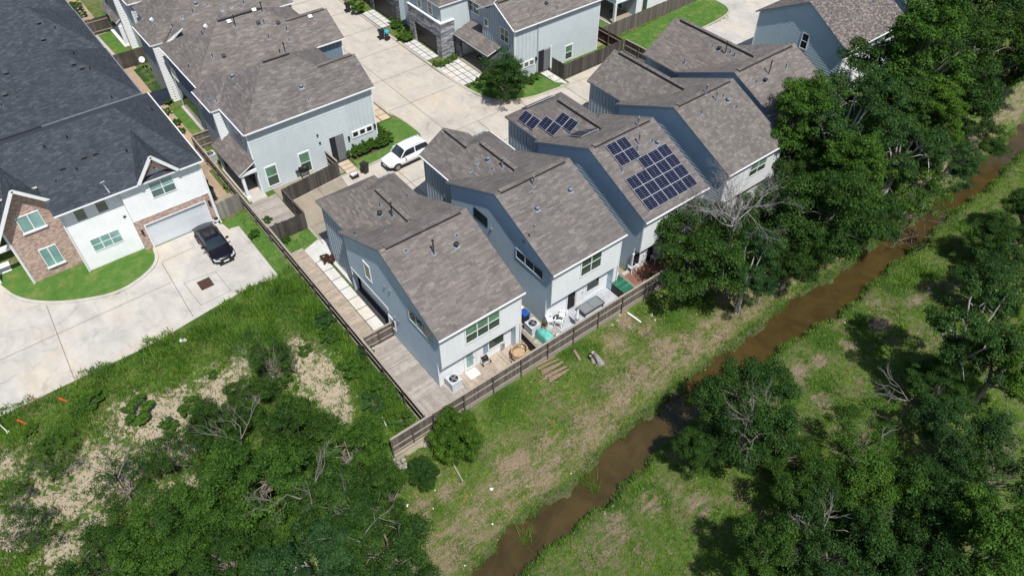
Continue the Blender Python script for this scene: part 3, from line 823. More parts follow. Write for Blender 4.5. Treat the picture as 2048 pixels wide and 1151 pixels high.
# ------------------------------------------------------------------ the row west of the street
def row_house(label, y0, bump_y0, bump_y1, xb, xF, yE, wm, porch=True, ridge=(19.0, 21.5), xhip=26.2, xmain=14.3, wingw=6.1):
    """hip roofed block with a street wing; y0 is its near eave"""
    H = thing('town_house', label, 'house', (20, y0+5, 0), 0, 'town houses west of the street')
    y1 = y0+yE; ym = (y0+y1)/2; zE = 6.3; sl = 0.63; zR = zE+(ym-y0)*sl
    wx0 = xmain+0.2; wy0 = y0+0.35; wy1 = y1-0.35
    mb = MB()
    wall(mb, 'y', wy0, -1, [(wx0, 0), (23.5, 0), (23.5, zE-0.1), (wx0, zE-0.1)], 'lap', 0)
    wall(mb, 'y', wy0, -1, [(23.5, 0), (xF-0.25, 0), (xF-0.25, zE-0.1), (23.5, zE-0.1)], 'bb', 0)
    yw1 = y0+wingw
    wall(mb, 'x', xF-0.25, 1, [(wy0, 0), (yw1-0.3, 0), (yw1-0.3, zE-0.1), ((y0+yw1)/2, zE+wingw/2*sl-0.2), (wy0, zE-0.1)], 'bb', 0)
    wall(mb, 'y', yw1-0.3, 1, [(xhip-0.3, 0), (xF-0.25, 0), (xF-0.25, zE-0.1), (xhip-0.3, zE-0.1)], 'flat', 0)
    wall(mb, 'x', xhip-0.3, 1, [(yw1-0.3, 0), (wy1, 0), (wy1, zE-0.1), (yw1-0.3, zE-0.1)], 'bb', 0)
    wall(mb, 'y', wy1, 1, [(wx0, 0), (xhip-0.3, 0), (xhip-0.3, zE-0.1), (wx0, zE-0.1)], 'lap', 0)
    wall(mb, 'x', wx0, -1, [(wy0, 0), (wy1, 0), (wy1, zE-0.1), (wy0, zE-0.1)], 'lap', 0)
    # rear bump-out
    if bump_y1 <= bump_y0: bump_y1 = bump_y0
    hasb = bump_y1 > bump_y0+0.5
    if not hasb: bump_y0 = y1-1.0; bump_y1 = y1-0.3; xb = wx0-0.22
    wall(mb, 'x', xb+0.2, -1, [(bump_y0+0.15, 0), (bump_y1-0.15, 0), (bump_y1-0.15, zE-0.1), (bump_y0+0.15, zE-0.1)], 'flat', 1)
    wall(mb, 'y', bump_y0+0.15, -1, [(xb+0.2, 0), (wx0, 0), (wx0, zE-0.1), (xb+0.2, zE-0.1)], 'lap', 2)
    wall(mb, 'y', bump_y1-0.15, 1, [(xb+0.2, 0), (wx0, 0), (wx0, zE-0.1), (xb+0.2, zE-0.1)], 'lap', 2)
    mb.box((wx0-0.04, wy0-0.05, 0), (wx0+0.08, wy0+0.05, zE-0.1), 3); mb.box((xF-0.31, wy0-0.055, 0), (xF-0.2, wy0+0.05, zE-0.1), 3)
    mb.box((xb+0.15, bump_y0+0.1, 0), (xb+0.28, bump_y0+0.2, zE-0.1), 3)
    mb.build('wall', [wm, W_GREY, W_WHITE, TRIM], H)
    r = MB(); x0 = xmain
    a, b = ridge
    roofpoly(r, [(x0, y0, zE), (xhip, y0, zE), (b, ym, zR), (a, ym, zR)])
    roofpoly(r, [(x0, y1, zE), (xhip, y1, zE), (b, ym, zR), (a, ym, zR)])
    roofpoly(r, [(x0, y0, zE), (x0, y1, zE), (a, ym, zR)])
    roofpoly(r, [(xhip, y0, zE), (xhip, y1, zE), (b, ym, zR)])
    bs = (zR-zE)/(a-x0)
    zb = zE; xin = x0+2.2; 
    # bump-out roof continues the rear slope outwards
    roofpoly(r, [(xb, bump_y0, zE-0.02), (xb, bump_y1, zE-0.02), (xb+2.6, bump_y1-0.2, zE-0.02+2.6*0.5), (xb+2.6, bump_y0+2.3, zE-0.02+2.6*0.5)], 0.14)
    roofpoly(r, [(xb, bump_y0, zE-0.02), (x0+1.0, bump_y0, zE-0.02), (xb+2.6, bump_y0+2.3, zE-0.02+2.6*0.5)], 0.14)
    yr = y0+wingw/2; zr = zE+wingw/2*sl
    roofpoly(r, [(xhip-4.5, y0, zE+0.004), (xF, y0, zE+0.004), (xF, yr, zr), (xhip-4.5, yr, zr)], 0.154)
    roofpoly(r, [(xhip-4.5, yw1, zE+0.004), (xF, yw1, zE+0.004), (xF, yr, zr), (xhip-4.5, yr, zr)], 0.154)
    r.build('roof', [R_TAUPE, TRIM], H)
    ridgevent(H, (a, ym, zR), (b, ym, zR), (0, -1, -0.5), R_TAUPE)
    ridgevent(H, (b+1.6, yr, zr), (xF-0.3, yr, zr), (0, 1, -0.5), R_TAUPE)
    gutter(H, [((x0, y0-0.06, zE-0.04), (xF, y0-0.06, zE-0.04)), ((xb-0.06, bump_y0, zE-0.06), (xb-0.06, bump_y1, zE-0.06)), ((x0-0.06, y0, zE-0.05), (x0-0.06, bump_y0, zE-0.05))])
    return H
g1 = row_house('pale sage-grey town house with covered back porch, beside the parked white car', 53.8, 58.85, 63.0, 13.4, 26.5, 9.5, W_SAGE, ridge=(18.75, 21.2), xhip=25.8, xmain=14.2, wingw=6.0)
winpx(g1, 'y', 54.15, -1, (529.3,337), (559,364), 1, 2, GL_LO, mats2=GL_UP, fw=0.12)
winpx(g1, 'y', 54.15, -1, (596.7,309.5), (624,338), 1, 2, GL_LO, mats2=GL_UP, fw=0.12)
for i in range(3): window(g1, 'y', 54.15, -1, 23.8+0.72*i, 24.3+0.72*i, 1.9, 2.38, 1, 1, GL_DK, fw=0.11)
# recessed entrance
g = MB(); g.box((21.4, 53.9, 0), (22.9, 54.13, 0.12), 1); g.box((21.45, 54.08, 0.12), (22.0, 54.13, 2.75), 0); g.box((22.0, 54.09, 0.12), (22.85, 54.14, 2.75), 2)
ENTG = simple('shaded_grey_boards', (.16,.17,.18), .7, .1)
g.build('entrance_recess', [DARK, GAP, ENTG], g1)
lamp_wall(g1, 'y', 54.15, -1, 23.3, 2.1); lamp_wall(g1, 'y', 54.15, -1, 26.05, 2.3)
winpx(g1, 'x', 14.4, -1, (466,250), (489,292), 3, 1, GL_DK)
winpx(g1, 'x', 13.6, -1, (393,193), (405,216), 1, 1, GL_DK)
for px, py in ((634,270),(639,285)):
    g = MB(); p = P(px, py, y=54.15); g.box((p.x-0.08, 54.02, p.z-0.08), (p.x+0.08, 54.15, p.z+0.08)); g.build('wall_vent', METALD, g1)
vents(g1, [('turb',466,155,1),('wpipe',470,172,0.25),('wpipe',419,196,0.25),('wpipe',434,204,0.3),('turb',603,176,1),('wpipe',618,201,0.3),('pipe',547,111,0.2)])
# porch of g1
r = MB(); roofpoly(r, [(12.75, 53.7, 2.85), (12.75, 59.6, 2.85), (14.38, 59.6, 3.7), (14.38, 53.7, 3.7)], 0.12); r.build('porch_roof', [R_TAUPE, TRIM], g1)
g = MB(); g.box((12.95, 53.95, 0.1), (13.2, 54.2, 2.75)); g.box((12.9, 53.9, 0.1), (13.25, 54.25, 0.35)); g.build('porch_post', TRIM, g1)
g = MB(); g.box((12.95, 59.2, 0.1), (13.2, 59.45, 2.75)); g.build('porch_post', TRIM, g1)
g = MB(); g.box((12.85, 53.8, 2.55), (13.1, 59.5, 2.8)); g.box((12.9, 53.82, 2.55), (14.38, 54.0, 2.82)); g.build('porch_beam', TRIM, g1)
g = MB(); g.box((12.9, 53.55, 0.0), (14.5, 59.6, 0.16)); g.build('porch_floor', CONCW, g1)
g = MB(); g.box((14.34, 54.9, 0.2), (14.4, 57.2, 2.3)); g.build('patio_door', GL_DK, g1)

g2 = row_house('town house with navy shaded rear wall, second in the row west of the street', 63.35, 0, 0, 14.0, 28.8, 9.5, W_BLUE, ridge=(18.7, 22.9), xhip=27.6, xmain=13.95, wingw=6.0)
winpx(g2, 'x', 14.15, -1, (339,130), (358,163), 2, 2, GL_DK)
g = MB(); g.box((14.08, 66.8, 0.1), (14.15, 71.6, 2.5)); g.build('patio_door', GL_DK, g2)
g = MB(); g.box((13.8, 66.6, 0.0), (14.15, 71.9, 0.25)); g.build('porch_step', CONCW, g2)
vents(g2, [('pipe',579,83,0.3),('pipe',571,107,0.9),('pipe',561,110,0.6),('wbox',508,22,0),('wbox',458,45,0),('wbox',620,35,0),('pipe',472,55,1.1),('pipe',525,25,0.9),('box',516,47,0),('pipe',529,49,0.5),('box',556,47,0),('pipe',574,62,0.45),('pipe',538,78,0.4),('pipe',426,116,0.45),('box',447,113,0),('pipe',379,137,0.4),('pipe',406,72,0.5),('wbox',413,54,0)])
g3 = row_house('third town house in the row, satellite dish beside its rear wall', 73.45, 73.45, 78.5, 13.35, 28.4, 9.6, W_SAGE, ridge=(19.5, 22.7), xhip=27.5, xmain=14.75, wingw=6.0)
vents(g3, [('wbox',305,41,0),('pipe',387,28,0.5),('turb',392,10,1),('wpipe',415,12,0.3),('flash',364,38,0),('flash',445,22,0),('pipe',346,56,0.4),('flash',463,16,0),('pipe',488,9,0.4),('wpipe',495,21,0.2)])
g4 = row_house('town house with white gabled back porch, cut by the top edge', 83.6, 87.2, 92.0, 13.8, 28.6, 9.8, W_SAGE, ridge=(19.5, 23.0), xhip=27.9, xmain=14.5, wingw=5.9)
# white gabled back porch on g4
r = MB()
roofpoly(r, [(13.45, 88.15, 2.85), (13.45, 93.8, 2.85), (14.85, 93.8, 3.75), (14.85, 88.15, 3.75)], 0.12)
roofpoly(r, [(16.2, 88.15, 2.85), (16.2, 93.8, 2.85), (14.85, 93.8, 3.75), (14.85, 88.15, 3.75)], 0.12)
r.build('porch_roof', [R_TAUPE, TRIM], g4)
g = MB(); wall(g, 'y', 88.35, -1, [(13.6, 2.3), (16.0, 2.3), (16.0, 2.75), (14.85, 3.6), (13.6, 2.75)], 'flat', 0)
g.box((13.6, 88.3, 0), (14.0, 88.55, 2.3)); g.box((15.0, 88.3, 0), (15.3, 88.55, 2.3)); g.box((13.6, 88.55, 2.3), (13.72, 93.6, 2.8)); g.box((13.6, 93.3, 0), (13.85, 93.6, 2.3)); g.box((13.4, 88.2, 0), (15.4, 93.6, 0.16))
g.build('porch_frame', TRIM, g4)
# ------------------------------------------------------------------ slate-roofed row on the left
def slate_house(label, x0, x1, y0, y1, ridge_z=9.6, ax=3.7, zE=6.3, front=False):
    H = thing('slate_roof_house', label, 'house', ((x0+x1)/2, y0+5, 0), 0, 'slate-roofed houses on the left')
    ym = (y0+y1)/2
    r = MB()
    if front:
        yq = 55.1; zq = zE+(yq-y0)*(ridge_z-zE)/(ym-y0)
        roofpoly(r, [(-0.9, y0, zE), (x1, y0, zE), (x1-ax, ym, ridge_z), (-0.9, ym, ridge_z)])
        roofpoly(r, [(x0, yq, zq), (-0.9, yq, zq), (-0.9, ym, ridge_z), (x0, ym, ridge_z)])
    else: roofpoly(r, [(x0, y0, zE), (x1, y0, zE), (x1-ax, ym, ridge_z), (x0, ym, ridge_z)])
    roofpoly(r, [(x0, y1, zE), (x1, y1, zE), (x1-ax, ym, ridge_z), (x0, ym, ridge_z)])
    roofpoly(r, [(x1, y0, zE), (x1, y1, zE), (x1-ax, ym, ridge_z)])
    return H, r
# first house, its brick and white front towards us
d1, r = slate_house('white and brick house with slate roof, pale garage door and black car in front', -16, 10.2, 52.55, 65.2, 9.35, front=True)
# garage gable
def small_gable(r, xa, xb, xm, zb, zp, yf, yb):
    roofpoly(r, [(xa, yf, zb), (xm, yf, zp), (xm, yb, zp), (xa, yf+(yb-yf)*0.12, zb)], 0.12)
    roofpoly(r, [(xb, yf, zb), (xm, yf, zp), (xm, yb, zp), (xb, yf+(yb-yf)*0.12, zb)], 0.12)
small_gable(r, 5.19, 8.24, 6.7, 6.45, 8.35, 52.42, 56.8)
# brick gable: its own forward roof over the left bay
roofpoly(r, [(-5.1, 53.9, 4.8), (-2.42, 53.9, 8.65), (-2.42, 59.4, 8.65), (-5.1, 54.9, 4.8)], 0.12)
roofpoly(r, [(-0.45, 53.9, 6.75), (-2.42, 53.9, 8.65), (-2.42, 59.4, 8.65), (-0.45, 55.4, 6.75)], 0.12)
r.build('roof', [R_SLATE, TRIM], d1)
mb = MB()
# 0 white lap, 1 brick, 2 trim
YG = 52.95; YW = 53.35; YB = 54.6
wall(mb, 'y', YG, -1, [(3.75, 3.05), (9.85, 3.05), (9.85, 6.3), (3.75, 6.3)], 'lap', 0, 0.22)
wall(mb, 'y', YG, -1, [(5.35, 6.3), (8.1, 6.3), (6.7, 7.95)], 'flat', 0)
wall(mb, 'y', YW, -1, [(-0.55, 0), (3.75, 0), (3.75, 6.3), (-0.55, 6.3)], 'lap', 0, 0.22)
wall(mb, 'x', 3.75, -1, [(YG, 0), (YW, 0), (YW, 6.3), (YG, 6.3)], 'lap', 0, 0.22)
wall(mb, 'x', -0.55, -1, [(YW, 0), (YB, 0), (YB, 6.3), (YW, 6.3)], 'flat', 0)
wall(mb, 'x', 9.85, 1, [(YG, 0), (65.5, 0), (65.5, 5.85), (YG, 5.85)], 'lap', 0, 0.22)
wall(mb, 'x', -4.3, -1, [(YB, 0), (65.5, 0), (65.5, 5.85), (YB, 5.85)], 'lap', 0, 0.22)
wall(mb, 'y', 65.5, 1, [(-4.3, 0), (9.85, 0), (9.85, 5.85), (-4.3, 5.85)], 'flat', 0)
# brick round the garage door
mb.box((3.72, YG-0.04, 0), (4.4, YG+0.1, 3.05), 1); mb.box((9.33, YG-0.04, 0), (9.87, YG+0.1, 3.05), 1); mb.box((4.4, YG-0.041, 2.42), (9.33, YG+0.1, 3.05), 1)
mb.box((4.35, YG-0.06, 0), (4.45, YG+0.25, 2.5), 2); mb.box((9.28, YG-0.06, 0), (9.38, YG+0.25, 2.5), 2); mb.box((4.45, YG-0.06, 2.38), (9.28, YG+0.25, 2.48), 2)
wall(mb, 'y', YB, -1, [(-4.3, 0), (-0.55, 0), (-0.55, 6.7), (-2.42, 8.45), (-4.3, 5.85)], 'flat', 1)
mb.box((-4.42, YB-0.06, 0), (-4.28, YB+0.06, 5.6), 2); mb.box((-0.62, YW-0.06, 0), (-0.5, YW+0.06, 5.8), 2); mb.box((9.8, YG-0.06, 0), (9.92, YG+0.06, 5.8), 2)
mb.build('wall', [W_BRIGHT, BRICK, TRIM], d1)
g = MB()
for k in range(5): g.box((4.45, YG+0.12+0.01*(k % 2), 0.02+0.475*k), (9.28, YG+0.22, 0.485+0.475*k))
g.build('garage_door', simple('garage_door_white', (0.62,0.66,0.70), 0.5, 0.04), d1)
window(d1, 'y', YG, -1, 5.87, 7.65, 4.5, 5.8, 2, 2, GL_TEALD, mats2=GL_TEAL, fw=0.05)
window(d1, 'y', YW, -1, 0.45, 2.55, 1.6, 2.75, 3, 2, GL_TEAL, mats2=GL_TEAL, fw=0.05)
window(d1, 'y', YW, -1, 0.38, 1.08, 4.7, 6.0, 1, 1, GL_OL, fw=0.04); window(d1, 'y', YW, -1, 1.93, 2.65, 4.75, 6.0, 1, 1, GL_OL, fw=0.04)
window(d1, 'y', YB, -1, -3.15, -1.65, 4.6, 5.95, 2, 1, GL_TEAL, fw=0.05, sill=True); window(d1, 'y', YB, -1, -2.95, -1.8, 1.0, 2.7, 2, 1, GL_TEAL, fw=0.05, sill=True)
# arched timber bracket in the garage gable
g = MB()
pts = [(5.5+2.42*t, 52.6, 6.45+0.75*math.sin(math.pi*t)) for t in [i/8 for i in range(9)]]
for i in range(8): g.bar(pts[i], pts[i+1], 0.12, 0.14)
g.bar((6.7, 52.6, 7.15), (6.7, 52.6, 8.1), 0.12, 0.12); g.bar((6.15, 52.6, 7.05), (6.7, 52.6, 7.4), 0.1, 0.1); g.bar((7.25, 52.6, 7.05), (6.7, 52.6, 7.4), 0.1, 0.1)
g.build('gable_bracket', TIMBER, d1)
# white rake boards
for a, b in (((5.19,52.38,6.38),(6.7,52.38,8.28)), ((8.24,52.38,6.38),(6.7,52.38,8.28)), ((-5.1,53.86,4.73),(-2.42,53.86,8.58)), ((-0.45,53.86,6.68),(-2.42,53.86,8.58))):
    g = MB(); g.bar(a, b, 0.06, 0.24); g.build('rake_board', TRIM, d1)
gutter(d1, [((-0.9,52.5,6.26),(5.15,52.5,6.26)), ((8.3,52.5,6.26),(10.2,52.5,6.26)), ((10.26,52.55,6.26),(10.26,65.2,6.26))])
downspout(d1, -4.4, 54.5, 0, 5.5); downspout(d1, -0.62, 53.2, 0, 5.7); downspout(d1, 9.95, 52.88, 0, 5.7)
lamp_wall(d1, 'y', YG-0.04, -1, 4.05, 2.05); lamp_wall(d1, 'y', YG-0.04, -1, 9.6, 2.25)
g = MB(); g.box((3.3, 53.28, 3.5), (3.5, 53.35, 3.66)); g.build('wall_vent', METALD, d1)
vents(d1, [('box',167,315,0),('box',190,307,0),('box',124,337,0),('pipe',154,339,0.2),('pipe',135,276,0.25),('pipe',90,295,0.25),('flash',113,364,0),('pipe',254,303,0.25)], METALD)
g = MB(); p, n = hit(219, 385)
if p is None: p = Vector((3.3, 52.8, 6.0))
g.tube([p, p+Vector((-0.15, 0.1, 1.0))], 0.025, 6); g.bar(p+Vector((-0.3, 0.1, 0.95)), p+Vector((0.05, 0.1, 1.0)), 0.03, 0.03); g.build('antenna', WHITEP, d1)
g = MB(); g.cyl((9.65, 52.75, 0.35), 0.26, 0.12, 14); g.cyl((9.65, 52.75, 0.47), 0.2, 0.05, 14, 1); g.cyl((9.65, 52.75, 0), 0.12, 0.35, 10)
tag(g.build('hose_pot', [TRIM, DARK]), 'round white-rimmed hose pot at the brick pier beside the pale garage door', 'hose pot')
# front porch at the far left edge
g = MB(); g.box((-6.6, 56.1, 0), (-6.35, 56.35, 2.7)); g.box((-7.6, 56.0, 2.7), (-4.3, 56.4, 2.95)); g.box((-8, 57.2, 0), (-5.4, 58.5, 0.12)); g.build('porch_frame', TRIM, d1)
for k, (ya, yb, lab) in enumerate(((65.1, 75.2, 'slate-roofed house behind the brick-fronted one, white flashing line along its near eave'), (75.1, 85.2, 'slate-roofed house third from the near end of the left row'), (85.1, 96.0, 'slate-roofed house in the top left corner'))):
    d, r = slate_house(lab, -16, 9.75-0.05*k, ya, yb, 9.9+0.1*k, 4.4, 6.5)
    # shallow cross hip on the left part
    xm = -1.5-1.0*k
    r.build('roof', [R_SLATE, METALD], d)
    mb = MB()
    wall(mb, 'x', 9.3, 1, [(ya+0.3, 0), (yb-0.3, 0), (yb-0.3, 6.4), (ya+0.3, 6.4)], 'lap', 0)
    wall(mb, 'y', ya+0.3, -1, [(-15, 4), (9.3, 4), (9.3, 6.4), (-15, 6.4)], 'flat', 0)
    mb.build('wall', [W_BRIGHT], d)
    gutter(d, [((1.5, ya-0.05, 6.45), (9.75-0.05*k, ya-0.05, 6.45)), ((9.8-0.05*k, ya, 6.45), (9.8-0.05*k, yb, 6.45))], FLASH)
    items = [[('box',146,128,0),('box',163,136,0),('box',11,146,0),('pipe',181,139,0.25),('pipe',149,109,0.3),('flash',4,212,0),('box',10,189,0),('pipe',224,196,0.25),('pipe',305,221,0.25)],
             [('box',77,46,0),('box',86,79,0),('pipe',111,57,0.25)], []][k]
    vents(d, items, METALD)

# ------------------------------------------------------------------ houses east of the street
t2 = thing('corner_house', 'grey board-and-batten house at the street corner, open dark garage with a car inside', 'house', (49, 59, 0), 0, 'houses east of the street')
mb = MB()   # 0 sage lap 1 blue-grey batten 2 dark stone 3 trim 4 white
wall(mb, 'y', 55.1, -1, [(46.4, 0), (48.3, 2.6), (48.3, 5.8), (46.4, 5.8)], 'flat', 0)
wall(mb, 'y', 55.1, -1, [(43.4, 0), (46.4, 0), (46.4, 5.8), (43.4, 5.8)], 'bb', 0, bat=0.5)
wall(mb, 'y', 55.1, -1, [(46.4, 2.6), (55.0, 2.6), (55.0, 5.8), (46.4, 5.8)], 'lap', 0)
wall(mb, 'y', 55.1, -1, [(48.3, 0), (55.0, 0), (55.0, 2.6), (48.3, 2.6)], 'lap', 0)
wall(mb, 'x', 55.0, 1, [(55.1, 0), (65.5, 0), (65.5, 5.8), (55.1, 5.8)], 'lap', 0)
wall(mb, 'x', 43.4, -1, [(55.1, 0), (60.6, 0), (60.6, 5.9), (58.0, 7.45), (55.1, 5.8)], 'bb', 1)
wall(mb, 'y', 60.6, 1, [(43.4, 0), (44.4, 0), (44.4, 5.8), (43.4, 5.8)], 'flat', 0)
wall(mb, 'x', 44.3, -1, [(60.6, 3.0), (65.5, 3.0), (65.5, 5.8), (60.6, 5.8)], 'lap', 1)
wall(mb, 'y', 65.5, 1, [(43.4, 0), (55, 0), (55, 5.8), (43.4, 5.8)], 'flat', 0)
mb.box((43.32, 55.04, 0), (43.46, 55.2, 5.8), 3); mb.box((54.95, 55.03, 0), (55.07, 55.15, 5.8), 3); mb.box((46.36, 55.0, 0), (46.5, 55.16, 5.8), 1); mb.box((48.2, 55.02, 0), (48.34, 55.16, 2.6), 3)
# garage box in dark stone, open front
mb.box((41.75, 57.75, 0), (42.0, 58.6, 2.6), 2); mb.box((41.75, 62.6, 0), (42.0, 63.5, 2.6), 2); mb.box((41.8, 58.6, 2.15), (42.0, 62.6, 2.6), 2)
mb.box((41.6, 57.9, 0.0), (47.5, 63.4, 0.1), 5)
mb.box((41.98, 57.75, 0), (43.4, 58.0, 2.6), 2); mb.box((41.98, 63.3, 0), (44.3, 63.5, 2.6), 2)
mb.box((47.4, 57.9, 0), (47.6, 63.4, 2.6), 4); mb.box((42.0, 63.05, 0), (47.4, 63.25, 2.6), 4); mb.box((42.0, 58.0, 0), (47.4, 58.15, 2.6), 4); mb.box((41.99, 58.0, 2.5), (47.5, 63.3, 2.58), 4)
mb.build('wall', [W_SAGE, W_GREY, DSTONE, TRIM, W_BRIGHT, CONCD], t2)
r = MB()
roofpoly(r, [(43.1, 54.8, 5.9), (55.3, 54.8, 5.9), (55.3, 58.0, 7.65), (43.1, 58.0, 7.65)])
roofpoly(r, [(43.1, 61.2, 5.9), (46.0, 61.2, 5.9), (47.5, 58.0, 7.65), (43.1, 58.0, 7.65)])
roofpoly(r, [(45.0, 58.0, 7.6), (55.3, 58.0, 7.6), (55.3, 60.4, 8.9), (48, 60.4, 8.9)])
roofpoly(r, [(43.95, 60.5, 5.85), (43.95, 65.9, 5.85), (48, 65.9, 8.3), (48, 60.4, 8.3)])
roofpoly(r, [(48, 60.4, 8.9), (55.3, 60.4, 8.9), (55.3, 65.9, 5.9), (48, 65.9, 5.9)])
r.build('roof', [R_TAUPE, TRIM], t2)
r = MB()
roofpoly(r, [(41.65, 57.45, 2.65), (41.65, 63.75, 2.65), (43.38, 63.75, 3.15), (43.38, 57.45, 3.15)], 0.14)
roofpoly(r, [(43.36, 60.7, 3.144), (43.36, 63.75, 3.144), (44.28, 63.75, 3.41), (44.28, 60.7, 3.41)], 0.14)
r.build('garage_roof', [R_TAUPE, TRIM], t2)
ridgevent(t2, (43.4, 58.0, 7.65), (48, 58.0, 7.65), (0, -1, -0.5), R_TAUPE)
gutter(t2, [((43.1, 54.74, 5.86), (55.3, 54.74, 5.86)), ((43.05, 54.8, 5.88), (43.05, 58.0, 7.63)), ((43.05, 58, 7.63), (43.05, 61.2, 5.88))])
window(t2, 'y', 55.1, -1, 50.4, 51.3, -0.1+0.4, 1.8, 1, 2, GL_LO, mats2=GL_UP, fw=0.12)
for i in range(3): window(t2, 'y', 55.1, -1, 43.95+0.72*i, 44.45+0.72*i, 1.35, 1.85, 1, 1, GL_OL, fw=0.1)
window(t2, 'x', 43.4, -1, 56.05, 57.4, 4.0, 5.35, 2, 2, GL_LO); window(t2, 'x', 43.4, -1, 59.6, 60.15, 4.5, 5.2, 1, 1, GL_OL); window(t2, 'x', 44.3, -1, 62.4, 64.4, 4.4, 5.7, 2, 2, GL_LO)
g = MB(); g.box((46.5, 54.85, 0), (48.2, 55.06, 0.1), 1); g.box((46.52, 55.03, 0.1), (47.3, 55.07, 2.5), 0); g.box((47.3, 55.04, 0.1), (48.2, 55.08, 2.4), 2); g.build('entrance_recess', [DARK, GAP, ENTG], t2)
lamp_wall(t2, 'y', 55.1, -1, 46.2, 1.9)
vents(t2, [('box',1092,8,0),('pipe',1114,20,0.3),('pipe',1036,2,0.3),('pipe',990,4,0.3)])

t1 = thing('street_house', 'house with pale ledge-stone garage front and black garage door', 'house', (46, 68, 0), 0, 'houses east of the street')
mb = MB()
for (a, b) in ((63.9, 64.85), (69.3, 70.4)): mb.box((40.2, a, 0), (40.6, b, 4.0), 2)
mb.box((40.203, 64.85, 2.35), (40.6, 69.3, 4.0), 2); mb.box((40.6, 63.903, 0), (42.0, 64.1, 3.99), 2)
mb.box((40.55, 70.2, 0), (42, 70.38, 3.99), 2)
wall(mb, 'x', 40.5, -1, [(64.1, 4.0), (70.2, 4.0), (70.2, 5.9), (64.1, 5.9)], 'bb', 1)
wall(mb, 'y', 64.12, -1, [(42.0, 0), (52, 0), (52, 6), (42.0, 6)], 'lap', 0); wall(mb, 'y', 64.12, -1, [(40.5, 4.0), (42.0, 4.0), (42.0, 6), (40.5, 6)], 'lap', 0)
wall(mb, 'x', 41.5, -1, [(70.4, 0), (73.3, 0), (73.3, 5.9), (70.4, 5.9)], 'lap', 0)
mb.box((40.14, 63.85, 3.98), (40.62, 70.45, 4.08), 3); mb.box((40.62, 63.85, 3.98), (42.05, 64.14, 4.08), 3)
mb.build('wall', [W_SAGE, W_GREY, STONE, TRIM], t1)
g = MB(); g.box((40.4, 64.85, 0), (40.5, 69.3, 2.35)); g.build('garage_door', GARD, t1)
window(t1, 'x', 40.5, -1, 65.75, 66.45, 4.3, 5.7, 1, 2, GL_OL); window(t1, 'x', 40.5, -1, 67.9, 68.6, 4.3, 5.7, 1, 2, GL_OL)
r = MB(); roofpoly(r, [(40.2, 63.9, 5.95), (52, 63.9, 5.95), (52, 67.2, 8.0), (43.5, 67.2, 8.0)]); roofpoly(r, [(40.2, 70.6, 5.95), (52, 70.6, 5.95), (52, 67.2, 8.0), (43.5, 67.2, 8.0)]); roofpoly(r, [(40.2, 63.9, 5.95), (40.2, 70.6, 5.95), (43.5, 67.2, 8.0)])
r.build('roof', [R_TAUPE, TRIM], t1)

t0 = thing('street_house', 'house with dark stone piers and dark garage doors at the top edge of the street', 'house', (46, 78, 0), 0, 'houses east of the street')
mb = MB()
for (a, b) in ((73.4, 74.5), (78.9, 79.6), (84.0, 85)): mb.box((40.3, a, 0), (40.8, b, 3.6), 2)
mb.box((40.303, 74.5, 2.4), (40.8, 84.0, 3.6), 2)
wall(mb, 'x', 40.7, -1, [(73.5, 3.6), (85, 3.6), (85, 5.9), (73.5, 5.9)], 'bb', 1); wall(mb, 'y', 73.4, -1, [(40.8, 0), (50, 0), (50, 5.9), (40.8, 5.9)], 'lap', 0)
mb.build('wall', [W_GREY, W_GREY, DSTONE], t0)
g = MB(); g.box((40.5, 74.5, 0), (40.6, 78.9, 2.4)); g.build('garage_door', GARD, t0)
g = MB(); g.box((40.5, 79.6, 0), (40.6, 84.0, 2.4)); g.build('garage_door', GARD, t0)
r = MB(); roofpoly(r, [(40.2, 73.1, 5.95), (51, 73.1, 5.95), (51, 79, 9.0), (44, 79, 9.0)]); roofpoly(r, [(40.2, 73.1, 5.95), (40.2, 85, 5.95), (44, 79, 9.0)]); r.build('roof', [R_TAUPE, TRIM], t0)

# white house with the covered patio behind the far lawn
t4 = thing('patio_house', 'white house with open covered patio behind the long grey fence at the top edge', 'house', (66, 62, 0))
mb = MB()
wall(mb, 'y', 58.0, -1, [(64.0, 0), (76, 0), (76, 5.9), (64.0, 5.9)], 'flat', 1)
wall(mb, 'x', 60.5, -1, [(58.0, 2.6), (66, 2.6), (66, 5.9), (60.5, 5.9)] and [(58.0, 2.6), (68, 2.6), (68, 5.9), (58.0, 5.9)], 'lap', 0)
wall(mb, 'y', 58.0, -1, [(60.5, 2.6), (64, 2.6), (64, 5.9), (60.5, 5.9)], 'lap', 1)
wall(mb, 'x', 64.0, -1, [(58.0, 0), (68, 0), (68, 2.6), (64, 2.6)] and [(58.0, 0), (68, 0), (68, 2.6), (58.0, 2.6)], 'flat', 2)
mb.box((60.5, 58.0, 2.5), (64.0, 68, 2.6), 1)
mb.box((60.45, 57.95, 0), (60.75, 58.25, 2.55), 3)
mb.build('wall', [W_PALE, W_BRIGHT, W_GREY, TRIM], t4)
g = MB(); g.box((60.3, 57.8, 0), (64.0, 68, 0.12)); g.box((60.1, 57.7, 0), (60.3, 68, 0.2), 1); g.build('patio_floor', [CONCD, CONCW], t4)
window(t4, 'x', 64.0, -1, 60.2, 61.6, 0.2, 2.3, 1, 1, GL_UP); window(t4, 'y', 58.0, -1, 65.0, 65.8, 0.3, 2.3, 1, 1, GL_LO); window(t4, 'y', 58.0, -1, 71.0, 71.8, 2.3, 4.3, 1, 1, GL_LO)
r = MB(); roofpoly(r, [(60, 57.6, 5.95), (76, 57.6, 5.95), (76, 63, 9), (60, 63, 9)]); r.build('roof', [R_GREY, TRIM], t4)
